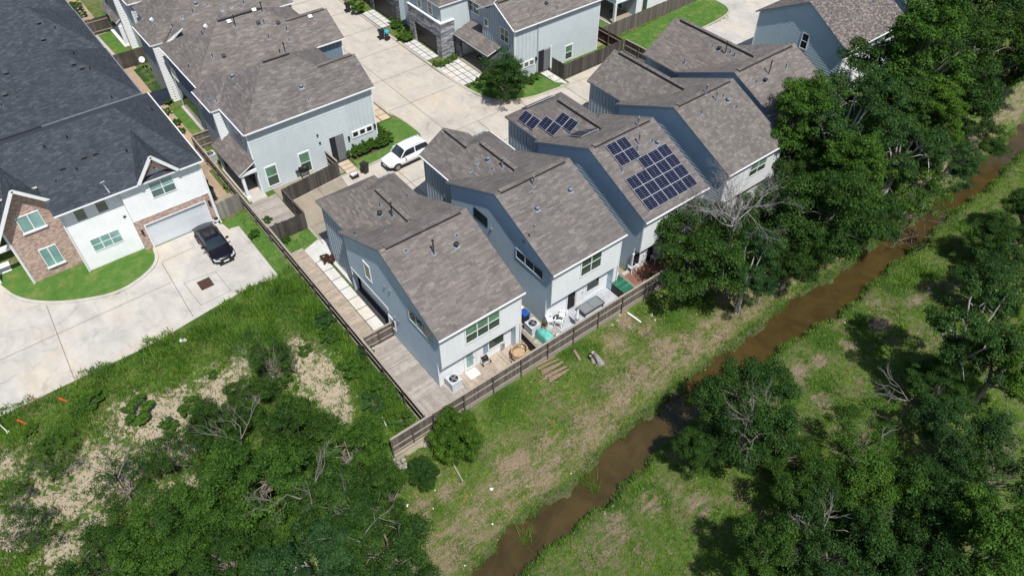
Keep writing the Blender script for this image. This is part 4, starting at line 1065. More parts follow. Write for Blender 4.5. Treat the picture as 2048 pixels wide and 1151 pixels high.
def chairset(x, y):
    g = MB()
    g.cyl((x, y, 0.72), 0.5, 0.04, 14); g.cyl((x, y, 0.1), 0.05, 0.62, 8); g.cyl((x, y, 0.1), 0.25, 0.03, 10)
    tag(g.build('patio_table', BLACK), 'dark round table under the covered patio at the top edge', 'table')
chairset(61.9, 59.6)
# ------------------------------------------------------------------ ground, one sheet
def axis(lo, hi, step, far):
    a = list(np.arange(lo, hi+1e-6, step)); d = step; x = lo; pre = []
    while x > -far: d *= 1.5; x -= d; pre.append(x)
    x = hi; d = step; post = []
    while x < far: d *= 1.5; x += d; post.append(x)
    return np.array(pre[::-1]+a+post)
gx = np.concatenate([axis(-14, 70, 0.30, 0)[0:], np.arange(70.6, 110, 0.8)])
gx = np.unique(np.round(gx, 3)); gx = gx[(gx >= -14)]
gx = np.concatenate([[-600,-300,-120,-60,-30,-20,-16], gx, [118,135,170,260,600]])
gy = np.concatenate([[-500,-200,-80,-40,-25,-18], np.arange(-14, 46, 0.30), [47,50,55,60,70,90,130,250,600]])
XX, YY = np.meshgrid(gx, gy, indexing='ij')
ZZ = terr(XX, YY)
nx, ny = len(gx), len(gy)
verts = np.stack([XX, YY, ZZ], -1).reshape(-1, 3)
idx = np.arange(nx*ny).reshape(nx, ny)
faces = np.stack([idx[:-1,:-1], idx[1:,:-1], idx[1:,1:], idx[:-1,1:]], -1).reshape(-1, 4)
me = bpy.data.meshes.new('ground'); me.from_pydata(verts.tolist(), [], faces.tolist())
me.polygons.foreach_set('use_smooth', [True]*len(me.polygons))
# where soil lies bare, where mown straw lies, where it grows lush
def blobs(lst, K=1.0):
    out = np.zeros_like(XX)
    for px, py, r, s in lst:
        c = G(px, py); out = np.maximum(out, s*np.clip(1.35-np.hypot(XX-c.x, YY-c.y)/(r*K), 0, 1))
    return out
bare = blobs([(330,850,2.0,1),(270,830,1.6,1),(380,870,1.6,1),(440,790,2.0,.9),(350,800,1.2,.8),(200,930,1.8,1),(240,960,1.5,.9),(160,990,1.8,.8),(110,1010,1.8,.9),(60,1000,2.0,.8),
 (600,720,1.2,1),(635,750,1.6,1),(660,790,1.3,1),(590,690,0.8,.8),(680,830,1.0,.8),(480,740,1.0,.8),(20,1060,1.5,.9),(120,1100,1.5,.8),(300,990,1.5,.7),(180,1060,1.5,.7),(8,940,1.4,.8),(540,760,1.0,.7),(370,985,1.3,.7),(350,660,.8,.3)], 1.3)
straw = blobs([(1015,935,1.0,1),(1040,920,1.0,1),(1090,890,1.2,.7),(1240,790,1.8,.8),(1280,750,1.6,.8),(1330,700,1.6,.9),(1370,680,1.4,.7),(1230,690,1.6,.7),(1290,660,1.2,.6),(1440,640,1.6,.7),(1460,600,1.4,.8),(1180,830,1.4,.6),(1100,780,1.3,.5),(1080,850,1.4,.5),
 (900,990,1.6,.6),(960,1010,1.6,.5),(850,1010,1.2,.7),(1250,640,1.0,.8),(1390,690,1,.8),(1000,1060,1.6,.4),(880,1110,1.6,.5),(840,1060,1.2,.6),
 (1300,1000,1.2,.7),(1240,1050,1.4,.7),(1400,1010,1.4,.7),(1350,980,1,.6),(1500,700,.8,.6),(1620,660,1,.6),(1680,640,1.2,.6),(1740,600,1.2,.6),(1600,740,1,.8),(1640,720,1,.8),(1700,690,1,.8),(1760,650,1.2,.8),(1830,600,1.2,.7),(1900,570,1.2,.7),(1850,580,1,.6),(1640,800,1,.7),(1590,760,.9,.7),(1220,1100,1.2,.5),(1860,530,1.0,.5)])
lush = blobs([(560,600,2.2,.9),(640,620,2.2,.9),(700,690,2,1),(720,740,1.8,1),(790,800,1.6,1),(520,680,1.8,.8),(430,650,2,.8),(300,700,2,.6),(760,780,1.6,1),(600,560,2,1),(540,560,1.5,1),
 (1140,690,1.3,.8),(1010,800,1.4,.8),(1350,640,1.2,.7),(1400,610,1.2,.8),(1660,680,1.3,.9),(1720,640,1.2,.9),(1800,570,1.6,.9),(1850,540,1.4,.9),(1560,780,1.4,.8),(1290,990,1,.9),(1240,1020,.9,.8),(1320,1000,.8,.9),(1640,770,1.2,.6),(1180,700,1,.6),(870,1030,1,.3)])
# edge of water: wet mud
NE = np.interp(XX, NX, NY); SE = np.interp(XX, SX, SY)
straw = np.maximum(straw, 0.62*np.clip((YY-NE)/.9, 0, 1)*np.clip((NE+4.3-YY)/1.6, 0, 1))
wet = np.clip(1-np.minimum(np.abs(YY-NE), np.abs(YY-SE))/0.75, 0, 1)
ca = me.color_attributes.new('cover', 'FLOAT_COLOR', 'POINT')
ca.data.foreach_set('color', np.stack([bare, straw, lush, wet], -1).reshape(-1))
me.update()
ground = bpy.data.objects.new('ground', me); COL.objects.link(ground); tag(ground, kind='structure')
m, nt, b = newmat('ground_cover', (0.1,0.12,0.05), 0.95, 0.1)
at = N(nt, 'ShaderNodeAttribute', attribute_name='cover'); sep = nt.nodes.new('ShaderNodeSeparateColor'); nt.links.new(at.outputs['Color'], sep.inputs[0])
v = geo(nt)
n1 = noise(nt, v, 0.45, 6, 0.7, 0.5); n2 = noise(nt, v, 3.2, 6, 0.72); n3 = noise(nt, v, 13, 4, 0.75)
def math_(op, a, b_=None, clamp=False):
    n = N(nt, 'ShaderNodeMath', operation=op); n.use_clamp = clamp
    for s, q in ((n.inputs[0], a), (n.inputs[1], b_)):
        if q is None: continue
        if hasattr(q, 'links'): nt.links.new(q, s)
        else: s.default_value = q
    return n.outputs[0]
green = ramp(nt, n2, [(0.3, (0.050,0.105,0.016)), (0.5, (0.095,0.170,0.028)), (0.68, (0.155,0.215,0.048))])
tan = ramp(nt, n3, [(0.3, (0.15,0.115,0.07)), (0.7, (0.33,0.265,0.18))])
f = math_('ADD', math_('MULTIPLY', n1, 0.55), math_('MULTIPLY', noise(nt, geo(nt, (0.6, 1.4, 1)), 3.0, 6, 0.75), 0.62))
dryf = ramp(nt, f, [(0.57, (0,)*3), (0.70, (0.95,)*3)])
col = mixc(nt, dryf, green, tan)
lushc = ramp(nt, n3, [(0.3, (0.035,0.085,0.014)), (0.7, (0.085,0.17,0.030))])
mlush = math_('MULTIPLY', math_('SUBTRACT', math_('ADD', sep.outputs[2], n2), 0.62, True), 2.6, True)
col = mixc(nt, mlush, col, lushc)
n4 = noise(nt, geo(nt, (0.45, 1.5, 1)), 1.5, 6, 0.7, 0.4)
mstraw = math_('MULTIPLY', math_('SUBTRACT', math_('ADD', math_('MULTIPLY', sep.outputs[1], 0.8), math_('MULTIPLY', n4, 1.7)), 1.20, True), 3.4, True)
col = mixc(nt, mstraw, col, ramp(nt, n3, [(0.3, (0.19,0.14,0.10)), (0.7, (0.42,0.33,0.245))]))
n5 = noise(nt, v, 1.6, 7, 0.72, 0.3)
mb_ = math_('MULTIPLY', math_('SUBTRACT', math_('ADD', math_('MULTIPLY', sep.outputs[0], 0.72), math_('MULTIPLY', n5, 2.6)), 1.62, True), 5.0, True)
col = mixc(nt, mb_, col, ramp(nt, n3, [(0.3, (0.40,0.32,0.23)), (0.7, (0.66,0.56,0.43))]))
col = mixc(nt, math_('MULTIPLY', at.outputs['Alpha'], 0.75), col, ramp(nt, n3, [(0.3, (0.085,0.075,0.052)), (0.7, (0.15,0.135,0.10))]))
nt.links.new(col, b.inputs['Base Color'])
bump(nt, b, math_('ADD', n3, n2), 1.0, 0.12)
ground.data.materials.append(m)

# creek
m, nt, b = newmat('creek_water', (0.075,0.048,0.018), 0.07, 0.5)
v = geo(nt)
c = ramp(nt, noise(nt, v, 0.5, 5, 0.6, 0.8), [(0.35, (0.044,0.031,0.011)), (0.65, (0.072,0.050,0.017))])
nt.links.new(c, b.inputs['Base Color']); bump(nt, b, noise(nt, geo(nt, (1, 2, 1)), 3.0, 4), 0.12, 0.02)
WATERM = m
g = MB(); xs = np.arange(-60, 130, 3.0)
for a, c_ in zip(xs[:-1], xs[1:]):
    q = [(a, float(np.interp(a, SX, SY))-0.6), (c_, float(np.interp(c_, SX, SY))-0.6), (c_, float(np.interp(c_, NX, NY))+0.6), (a, float(np.interp(a, NX, NY))+0.6)]
    g.poly([(x, y, WATER) for x, y in q], 0, True)
tag(g.build('creek', WATERM), kind='structure')

# ------------------------------------------------------------------ paving
def pad(name, pts, z1, mat, z0=-0.3, mside=None):
    g = MB()
    g.prism(pts, z0, z1, 0, 1)
    a = sum(pts[i][0]*pts[(i+1) % len(pts)][1]-pts[(i+1) % len(pts)][0]*pts[i][1] for i in range(len(pts)))
    o = g.build(name, [mat, mside or mat]); tag(o, kind='structure')
    if a < 0: o.data.flip_normals()
    return o
def ccw(p): return p
# streets and alleys
pad('street', [(15.4,43.4),(66,43.4),(66,47.6),(56.5,48.2),(52,50.9),(46,51.3),(42.5,51.6),(39.9,53.0),(38.7,55.5),(38.2,62),(38.2,120),(29.7,120),(29.7,58.2),(30.1,57.0),(30.45,54),(29.8,52.4),(28.6,51.95),(25.5,51.9),(21.1,51.9),(15.4,51.2)], 0.03, CONC)
pad('side_alley', [(15.45,43.5),(20.4,43.5),(20.4,47.5),(21.0,51.85),(15.45,51.3)], 0.036, CONCD)
# expansion joints, laid as thin strips
g = MB()
def strip(a, b, w=0.05, z=0.0405): g.bar((a[0], a[1], z), (b[0], b[1], z), w, 0.002)
strip((32.6, 51.6), (32.6, 118)); 
for y in (58.5, 64, 69.5, 75, 80.5, 86): strip((29.8, y), (38.1, y))
strip((30.5, 51.6), (38.5, 51.6)); strip((16, 47.4), (66, 47.4), 0.05, 0.0445)
for x in (25.5, 30.5, 36, 41.5, 47, 52.5): strip((x, 43.6), (x, 51.4), 0.05, 0.0485)
for x in (18.5,): strip((x, 43.6), (x, 51.5), 0.05, 0.0485)
tag(g.build('street_joints', JOINT), kind='structure')
# left court
pad('left_court', [(-30,42.85),(-4.65,42.95),(0.5,42.9),(5.2,43.55),(8.7,44.0),(10.7,43.65),(10.75,51.1),(10.1,51.3),(9.95,52.3),(9.3,52.95),(4.4,52.95),(4.1,51.3),(2.9,50.2),(0.4,49.45),(-2.5,50.6),(-4.5,52.0),(-5.9,53.6),(-6.5,55.5),(-7.5,60),(-30,60)], 0.03, CONCW)
g = MB()
for a, b_ in (((-4.3,51.6),(-4.65,43.0)), ((4.3,50.9),(6.9,51.0)), ((4.0,43.7),(4.2,50.8)), ((-12,48),(4,48.2))): strip(a, b_, 0.045, 0.0365)
# square frame round the drain
c = Vector((5.9, 45.9, 0))
for a, b_ in (((4.75,47.5),(7.2,47.2)),((7.2,47.2),(7.3,44.5)),((7.3,44.5),(4.9,44.4)),((4.9,44.4),(4.75,47.5))): strip(a, b_, 0.03, 0.0405)
tag(g.build('court_joints', JOINT), kind='structure')
gr = P(411, 567, z=0.03)
g = MB(); g.box((gr.x-0.5, gr.y-0.55, 0.02), (gr.x+0.5, gr.y+0.55, 0.036), 1)
for k in range(11): g.box((gr.x-0.46, gr.y-0.5+0.092*k, 0.036), (gr.x+0.46, gr.y-0.45+0.092*k, 0.055), 0)
for k in range(2): g.box((gr.x-0.18+0.33*k, gr.y-0.52, 0.036), (gr.x-0.15+0.33*k, gr.y+0.52, 0.06), 0)
tag(g.build('drain_grate', [RUST, DARK]), 'rusty square drain grate set in the pale concrete court', 'drain grate')

def kerb(name, pts, w=0.16, z1=0.14, mat=None, close=False):
    g = MB(); n = len(pts); L = []; R_ = []
    for i in range(n):
        a = Vector(pts[max(i-1, 0)]+(0,)); b_ = Vector(pts[min(i+1, n-1)]+(0,)); d = (b_-a).normalized(); s = Vector((-d.y, d.x, 0))
        p = Vector(pts[i]+(0,)); L.append(p+s*w/2); R_.append(p-s*w/2)
    for i in range(n-1):
        t = Vector((0,0,z1)); z0 = Vector((0,0,-0.1))
        g.poly([L[i]+t, R_[i]+t, R_[i+1]+t, L[i+1]+t]); g.poly([R_[i]+z0, R_[i+1]+z0, R_[i+1]+t, R_[i]+t]); g.poly([L[i+1]+z0, L[i]+z0, L[i]+t, L[i+1]+t])
    g.poly([L[0]+z0, R_[0]+z0, R_[0]+t, L[0]+t]); g.poly([R_[-1]+z0, L[-1]+z0, L[-1]+t, R_[-1]+t])
    return tag(g.build(name, mat or KERB), kind='structure')
def smooth(pts, k=2):
    for _ in range(k):
        q = [pts[0]]
        for a, b_ in zip(pts[:-1], pts[1:]):
            q += [(a[0]*.75+b_[0]*.25, a[1]*.75+b_[1]*.25), (a[0]*.25+b_[0]*.75, a[1]*.25+b_[1]*.75)]
        pts = q+[pts[-1]]
    return pts
k1 = smooth([(22.6,51.85),(28.9,51.95),(30.2,52.5),(30.4,54),(30.15,57.0),(29.85,58.2)])
kerb('kerb_near_lawn', k1)
pad('lawn_near_car', [(22.6,51.95)]+[(p[0]-0.05, p[1]+0.08) if p[1] < 52.4 else (p[0]-0.1, p[1]) for p in k1[1:-1] if p[1] < 57]+[(30.0,56.95),(26.4,57.3),(26.3,54.2),(23.0,54.2),(23.0,52.6)], 0.10, LAWN)
k2 = smooth([(66,47.7),(56.8,48.3),(52,50.95),(46,51.35),(42.6,51.6),(39.9,53.0),(38.75,55.5),(38.35,62),(38.3,120)])
kerb('kerb_far', k2, 0.3, 0.10)
pad('lawn_corner', [(47.5,51.6),(42.7,51.75),(40.1,53.15),(39.0,55.6),(38.9,57.6),(41.6,57.7),(43.3,57.6),(43.4,55.0),(46.3,55.0),(46.6,52.6)], 0.08, LAWN)
kerb('kerb_west', [(29.8,58.3),(29.75,62),(29.75,118)], 0.2, 0.08)
k3 = smooth([(-7.2,58),(-6.5,55.5),(-5.9,53.7),(-4.5,52.0),(-2.5,50.6),(0.4,49.45),(2.9,50.2),(4.1,51.3),(4.35,52.85)])
kerb('kerb_left_court', k3, 0.26, 0.12, CONCW)
pad('lawn_front', [(p[0], p[1]+0.1) for p in k3]+[(3.8,53.3),(-0.5,53.4),(-0.6,54.6),(-4.3,54.6),(-4.4,58.0)], 0.09, LAWN)
pad('kerb_drive_edge', [(10.62,43.7),(10.9,43.7),(10.9,51.2),(10.15,51.35),(10.15,51.12),(10.62,51.0)], 0.08, CONCW)
pad('lawn_strip', [(10.95,43.0),(12.2,43.2),(12.2,52.5),(10.0,52.6),(10.2,51.45),(10.95,51.3)], 0.04, LAWN)
pad('lawn_by_fence', [(12.35,43.6),(15.35,45.15),(15.4,47.4),(12.35,47.45)], 0.05, LAWN)
kerb('kerb_alley', [(15.42,44.9),(15.42,47.5),(15.5,47.6)], 0.12, 0.08)
kerb('kerb_row', [(15.3,51.35),(21.0,51.95),(22.6,51.95)], 0.14, 0.10)
pad('side_path', [(10.0,56.0),(12.6,56.0),(12.6,53.6),(10.0,53.2)], 0.012, CONCD)
pad('sandy_path', [(9.9,55),(11.9,55),(11.9,110),(9.9,110)], 0.008, SAND)
pad('back_path', [(11.9,60.2),(12.9,60.2),(12.9,110),(11.9,110)], 0.01, SAND)
pad('back_turf', [(12.9,65.5),(13.95,65.5),(13.95,71.8),(12.8,71.8)], 0.05, LAWN)
pad('back_turf_dark', [(12.5,76.6),(13.7,76.6),(13.9,82.7),(12.5,82.5)], 0.05, TURF)
pad('back_turf_far', [(12.1,86.0),(13.4,86.0),(13.4,92.9),(11.85,92.8)], 0.05, LAWN)
pad('back_kerb_far', [(11.4,84.0),(12.05,84.0),(11.8,92.8),(11.2,92.8)], 0.10, CONCW)
# far lawn, its drive and the hard ground behind
far = smooth([(60.0,50.6),(66,50.9),(73.5,51.4),(74.9,53.0),(75.0,56.0),(73,58)])
pad('far_lawn', [(57.2,55.1),(57.2,49.6)]+far+[(70,56.2)], 0.07, LAWN)
kerb('kerb_far_lawn', far, 0.18, 0.12)
pad('far_street', [(58.4,43.2),(110,43.2),(110,80),(73.2,80),(73,58.1)]+[(p[0]+0.05, p[1]-0.1) for p in reversed(far)]+[(58.4,50.4)], 0.026, CONCW)
pad('yard_behind_corner_house', [(55.1,55.4),(56.4,55.4),(56.4,66),(55.1,66)], 0.02, SAND)
pad('yard_lawn_patio', [(56.6,56.5),(60.2,57.5),(60.2,68),(56.6,68)], 0.03, LAWN)

def slabs(name, x0, x1, y0, y1, nx_, ny_, mat, gap=0.09, z=0.06, base=True):
    g = MB()
    if base: g.box((x0-0.02, y0-0.02, -0.1), (x1+0.02, y1+0.02, z-0.035), 1)
    w = (x1-x0)/nx_; h = (y1-y0)/ny_
    for i in range(nx_):
        for j in range(ny_): g.box((x0+w*i+gap/2, y0+h*j+gap/2, z-0.05), (x0+w*(i+1)-gap/2, y0+h*(j+1)-gap/2, z), 0)
    return tag(g.build(name, [mat, GAP]), kind='structure')
slabs('driveway_open_garage', 38.6, 41.6, 57.9, 63.0, 4, 5, SLAB)
slabs('driveway_stone_house', 38.6, 40.2, 64.6, 69.5, 2, 6, SLAB)
slabs('driveway_dark_house', 38.6, 40.3, 74.2, 79.0, 2, 6, SLAB)
slabs('driveway_row_house', 26.4, 29.6, 57.4, 62.4, 3, 5, SLABT) 
slabs('entry_path', 21.6, 22.8, 51.95, 53.9, 1, 3, SLABT)
pad('fence_strip_paving', [(47.95,51.15),(52.0,50.95),(56.7,48.4),(56.7,52.35),(47.95,52.2)], 0.055, CONC)
slabs('corner_house_path', 46.7, 47.75, 51.5, 54.9, 1, 3, SLAB)
slabs('garden_slabs', 13.85, 14.8, 34.1, 43.2, 1, 7, SLAB, 0.08)
pad('garage_apron', [(13.85,43.25),(16.0,43.3),(16.0,45.2),(15.2,45.6),(13.85,45.1)], 0.06, SLAB)
pad('front_apron', [(14.98,38.6),(15.25,38.6),(15.25,43.3),(14.98,43.3)], 0.055, SLAB)
pad('side_shade_strip', [(14.6,33.25),(15.44,33.25),(15.44,38.55),(14.6,38.55)], 0.035, GAP)  # dark tone painted in for the overhang's shadow on the recess ground
pad('entry_bed', [(15.3,52.2),(21.6,52.4),(21.6,54.2),(15.3,54.2)], 0.02, CONCD)
pad('hedge_bed', [(23.1,53.3),(27.0,53.3),(27.5,56.5),(26.35,56.5),(26.3,54.2),(23.1,54.2)], 0.12, MULCH)
pad('strip_path', [(13.05,53.2),(14.45,53.2),(14.45,54.3),(13.05,54.3)], 0.2, CONCW)

# decks: every board a strip
def deck(name, x0, x1, y0, y1, z, along, mat, w=0.14, kind='structure', seg=None):
    g = MB(); gap = 0.008
    if along == 'y':
        x = x0
        while x < x1-0.02:
            y = y0
            while y < y1:
                L = seg*random.uniform(0.7, 1.3) if seg else (y1-y0)
                yb = min(y1, y+L); g.box((x, y+0.003, z-0.04), (min(x+w-gap, x1), yb-0.003, z+random.uniform(0, 0.003)), 0); y = yb
            x += w
    else:
        y = y0
        while y < y1-0.02:
            g.box((x0, y, z-0.04), (x1, min(y+w-gap, y1), z+random.uniform(0, 0.003)), 0); y += w
    g.box((x0, y0, -1.0), (x1, y1, z-0.045), 1)
    return tag(g.build(name, [mat, DARK]), kind=kind)
deck('plank_walkway', 12.42, 13.82, 32.9, 45.4, 0.10, 'x', DECK)
deck('side_deck', 12.42, 14.82, 26.9, 32.75, 0.17, 'x', DECKG)
deck('rear_deck', 12.42, 16.2, 24.72, 26.88, 0.172, 'y', DECKG)
deck('rear_deck_planks', 16.2, 21.6, 24.72, 26.94, 0.176, 'y', DECK)
deck('patio_deck', 23.3, 30.2, 24.72, 26.94, 0.176, 'x', DECKW, 0.15)
deck('patio_deck_planks', 22.2, 24.6, 24.73, 26.2, 0.182, 'y', DECKG)
pad('side_concrete', [(21.7,26.3),(24.0,26.3),(24.0,34),(21.7,34)], 0.14, CONCD)
deck('red_deck', 31.6, 37.5, 24.72, 27.0, 0.17, 'x', DECKR, 0.13)
pad('side_concrete_two', [(30.3,26.3),(32.6,26.3),(32.6,34),(30.3,34)], 0.14, CONCD)
pad('rear_step', [(32.1,26.9),(34.8,26.9),(34.8,27.2),(32.1,27.2)], 0.28, CONCW)
deck('row_house_deck', 12.35, 15.2, 47.75, 53.2, 0.14, 'x', DECKG)
# ------------------------------------------------------------------ fences
def fence(label, p0, p1, h=1.8, rails=1, board=None, rail=None, sp=2.4, cap=True, base=0.0, kick=False, jitter=0.05, name='wooden_fence', group=None, rz=(0.35, 1.05)):
    board = board or FENCE; rail = rail or FENCEL
    a = Vector((p0[0], p0[1], 0)); b_ = Vector((p1[0], p1[1], 0)); L = (b_-a).length; u = (b_-a)/L; s = Vector((-u.y, u.x, 0))*rails
    t = thing(name, label, 'fence', (p0[0], p0[1], 0), 0, group)
    g = MB(); x = 0.0
    while x < L-0.03:
        w = 0.135; hh = h-(0.04 if cap else 0)+random.uniform(-jitter, 0 if cap else jitter)*0.6
        c = a+u*(x+w/2)+s*random.uniform(-0.004, 0.004)
        g.obox(c+Vector((0,0,(hh+base)/2)), u*(w/2-0.004), s*0.009, Vector((0,0,(hh-base)/2)))
        x += w
    g.build('board_panel', board, t)
    n = max(1, round(L/sp))
    for i in range(n+1):
        c = a+u*(L*i/n)+s*0.07
        g = MB(); g.obox(c+Vector((0,0,(h+base)/2-0.15)), u*0.045, s*0.045, Vector((0,0,(h-base)/2+0.12))); g.build('post', FENCEP, t)
    for z in ((h-0.35,)+tuple(rz[:1]) if not cap else rz):
        g = MB(); g.obox((a+b_)/2+s*0.035+Vector((0,0,base+z if base < 0 else z)), u*L/2, s*0.025, Vector((0,0,0.045))); g.build('rail', rail, t)
    if cap:
        g = MB(); g.obox((a+b_)/2+s*0.02+Vector((0,0,h)), u*L/2, s*0.075, Vector((0,0,0.02))); g.build('cap_rail', rail, t)
    if kick:
        g = MB(); g.obox((a+b_)/2+s*0.03+Vector((0,0,base+0.12)), u*L/2, s*0.02, Vector((0,0,0.16))); g.build('kick_board', rail, t)
    return t
fence('long weathered fence along the top of the creek bank, behind the town house decks', (12.75, 24.6), (36.8, 24.6), 1.55, -1, sp=2.45, base=-0.35, kick=True, rz=(0.35, 1.15))
fence('weathered side fence between the weedy lot and the plank walkway', (12.3, 24.75), (12.3, 47.6), 1.6, 1, board=FENCED, sp=2.6, base=-0.2, rz=(0.25, 1.05))
fence('weathered fence running back between the pale side yard and the covered porch', (12.25, 47.7), (12.25, 63.8), 1.6, 1, board=FENCED, sp=2.6, rz=(0.25, 1.05))
fence('short fence end at the corner above the broken concrete bank', (12.7, 24.6), (9.6, 24.6), 1.5, 1, sp=1.55, base=-0.55, kick=True, rz=(0.5, 1.1))
fence('short gated fence across the walkway beside the small square window', (12.5, 32.85), (14.75, 32.85), 1.55, -1, sp=1.1, rz=(0.4, 1.1))
fence('dark board fence across the alley end of the bare deck, vine at its left', (12.4, 47.55), (15.35, 47.45), 1.7, 1, board=FENCED, cap=False)
fence('dark board fence along the alley side of the bare wooden deck', (15.35, 47.45), (15.3, 51.35), 1.7, 1, board=FENCED, rail=FENCED)
fence('long dark board fence in front of the sage house entrance path', (15.3, 51.4), (20.95, 52.0), 1.7, 1, board=FENCED, cap=False)
fence('short dark fence return beside the entrance path of the sage house', (20.95, 52.05), (20.85, 54.6), 1.7, 1, board=FENCED, cap=True)
fence('pale grey fence panel between the brick garage pier and the back fence', (9.95, 52.95), (12.2, 53.2), 1.7, 1, board=woodmat('fence_board_pale', (0.25,0.235,0.21), 0.3, (6,6,1)), cap=False)
fence('brown fence panel beside the air conditioner between the slate roof and the porch', (12.3, 63.85), (14.0, 63.85), 1.7, -1, board=FENCE)
fence('dark plain fence panel across the far strip garden at the top left', (11.0, 93.15), (13.7, 93.1), 1.9, -1, board=FENCED, cap=False)
fence('weathered fence panel with the satellite dish in front, across the strip garden', (10.8, 83.4), (14.4, 83.2), 1.8, 1, board=FENCED, cap=False)
fence('navy fence panel with green plants in front, across the strip garden', (11.2, 73.7), (14.0, 73.6), 1.7, 1, board=simple('navy_board', (0.03,0.045,0.085), 0.8, 0.15), cap=False)
fence('rusty dark fence line hidden behind the slate eaves', (9.85, 65.5), (9.9, 96.0), 1.9, 1, board=FENCER, cap=True)
fence('dark fence beside the corner house entrance, lowest left end', (47.85, 54.3), (47.95, 52.4), 1.75, 1, board=FENCED, cap=False)
fence('long dark fence from the corner house along the alley', (47.95, 52.35), (56.6, 52.5), 1.75, 1, board=FENCED, cap=False)
fence('red-brown fence panel behind the corner house', (56.5, 52.6), (56.5, 56.8), 1.75, 1, board=FENCER, cap=False)
fence('dark fence falling away from the corner junction beside the far lawn', (56.8, 52.4), (57.0, 46.0), 1.75, -1, board=FENCED, cap=True)
fence('long grey fence along the far lawn at the top edge', (56.6, 56.0), (75, 56.4), 1.75, 1, board=FENCE, cap=False)
fence('low stained fence between the first and second town house decks', (21.75, 24.8), (21.85, 27.6), 1.0, -1, board=FENCED, sp=1.3)
fence('low stained fence between the second deck and the red deck', (31.3, 24.8), (31.35, 27.4), 1.0, -1, board=FENCED, sp=1.3)

# concrete retaining bank under the fence corner
g = MB()
top = [(12.5,24.45),(11.6,24.4),(10.6,24.35),(9.7,24.3)]; low = [(12.35,23.5),(11.5,23.3),(10.6,23.55),(9.8,23.9)]
for i in range(3):
    g.poly([(top[i][0],top[i][1],-0.25),(top[i+1][0],top[i+1][1],-0.25),(low[i+1][0],low[i+1][1],-1.05-0.1*(i%2)),(low[i][0],low[i][1],-1.15)])
g.box((9.6,24.35,-1.6),(12.6,24.55,-0.2))
tag(g.build('retaining_bank', CONCD), 'grey broken concrete slope under the fence corner', 'retaining wall')
random.seed(3)
RK = simple('rubble', (0.30,0.275,0.24), 0.95, 0.3, 4, bmp=0.4)
def rock(c, r, label, mat=None, grp=None, sq=0.6):
    bm = bmesh.new(); bmesh.ops.create_icosphere(bm, subdivisions=2, radius=1)
    for v in bm.verts:
        k = 1+0.25*math.sin(v.co.x*3+c[0]*5)*math.cos(v.co.y*4+c[1]*3)+random.uniform(-.1,.1)
        v.co = Vector((v.co.x*r*k, v.co.y*r*0.8*k, v.co.z*r*sq*k))
    me = bpy.data.meshes.new('rock'); bm.to_mesh(me); bm.free(); me.materials.append(mat or RK)
    o = bpy.data.objects.new('rock', me); COL.objects.link(o); o.location = c; o.rotation_euler = (0, 0, c[0]*3)
    return tag(o, label, 'rock', grp)
for px, py, r in ((790,925,.35),(800,935,.28),(780,945,.3),(798,950,.4),(812,930,.25),(806,918,.2),(790,965,.3),(803,970,.25)):
    rock(G(px, py, 0.05), r, 'one of the broken concrete rubble lumps below the fence corner', grp='rubble below the fence corner')

# ------------------------------------------------------------------ small objects
def ac_unit(x, y, z, label, s=0.42):
    t = thing('air_conditioner', label, 'air conditioner', (x, y, z), 0, 'outdoor air conditioners')
    g = MB(); g.box((x-s-.08, y-s-.08, z), (x+s+.08, y+s+.08, z+0.06)); g.build('pad', CONCW, t)
    g = MB(); h = 0.85
    g.box((x-s, y-s, z+.06), (x+s, y+s, z+.12)); g.box((x-s+.03, y-s+.03, z+.12), (x+s-.03, y+s-.03, z+h-.1))
    for k in range(9): g.box((x-s, y-s, z+.16+.07*k), (x+s, y+s, z+.18+.07*k))
    for sx in (-1, 1):
        for sy in (-1, 1): g.box((x+sx*(s-.04), y+sy*(s-.04), z+.06), (x+sx*(s+.005), y+sy*(s+.005), z+h-.05))
    g.box((x-s-.01, y-s-.01, z+h-.08), (x+s+.01, y+s+.01, z+h))
    g.build('housing', ACM, t)
    g = MB(); g.cyl((x, y, z+h+.002), s*.72, .012, 22); g.build('fan_opening', BLACK, t)
    g = MB(); g.cyl((x, y, z+h+.014), .09, .05, 12)
    for k in range(4):
        a = k*math.pi/2+.4; g.obox((x+math.cos(a)*.17, y+math.sin(a)*.17, z+h+.025), (math.cos(a)*.12, math.sin(a)*.12, 0), (-math.sin(a)*.05, math.cos(a)*.05, .012), (0,0,.003))
    g.build('fan', METAL, t)
    g = MB()
    for k in range(5):
        rr = s*.72*(k+1)/5; g.tube([(x+rr*math.cos(j*math.pi/10), y+rr*math.sin(j*math.pi/10), z+h+.07) for j in range(21)], .006, 4, cap=False)
    g.build('guard', BLACK, t)
    return t
ac_unit(15.6, 26.35, 0.18, 'grey air conditioner at the corner of the bare wooden deck')
ac_unit(22.95, 26.95, 0.15, 'grey air conditioner beside the blue bin between the first two houses')
ac_unit(12.75, 61.4, 0.02, 'white-topped air conditioner beside the covered porch at the left')
ac_unit(31.4, 27.8, 0.15, 'air conditioner in the shade beside the red deck')

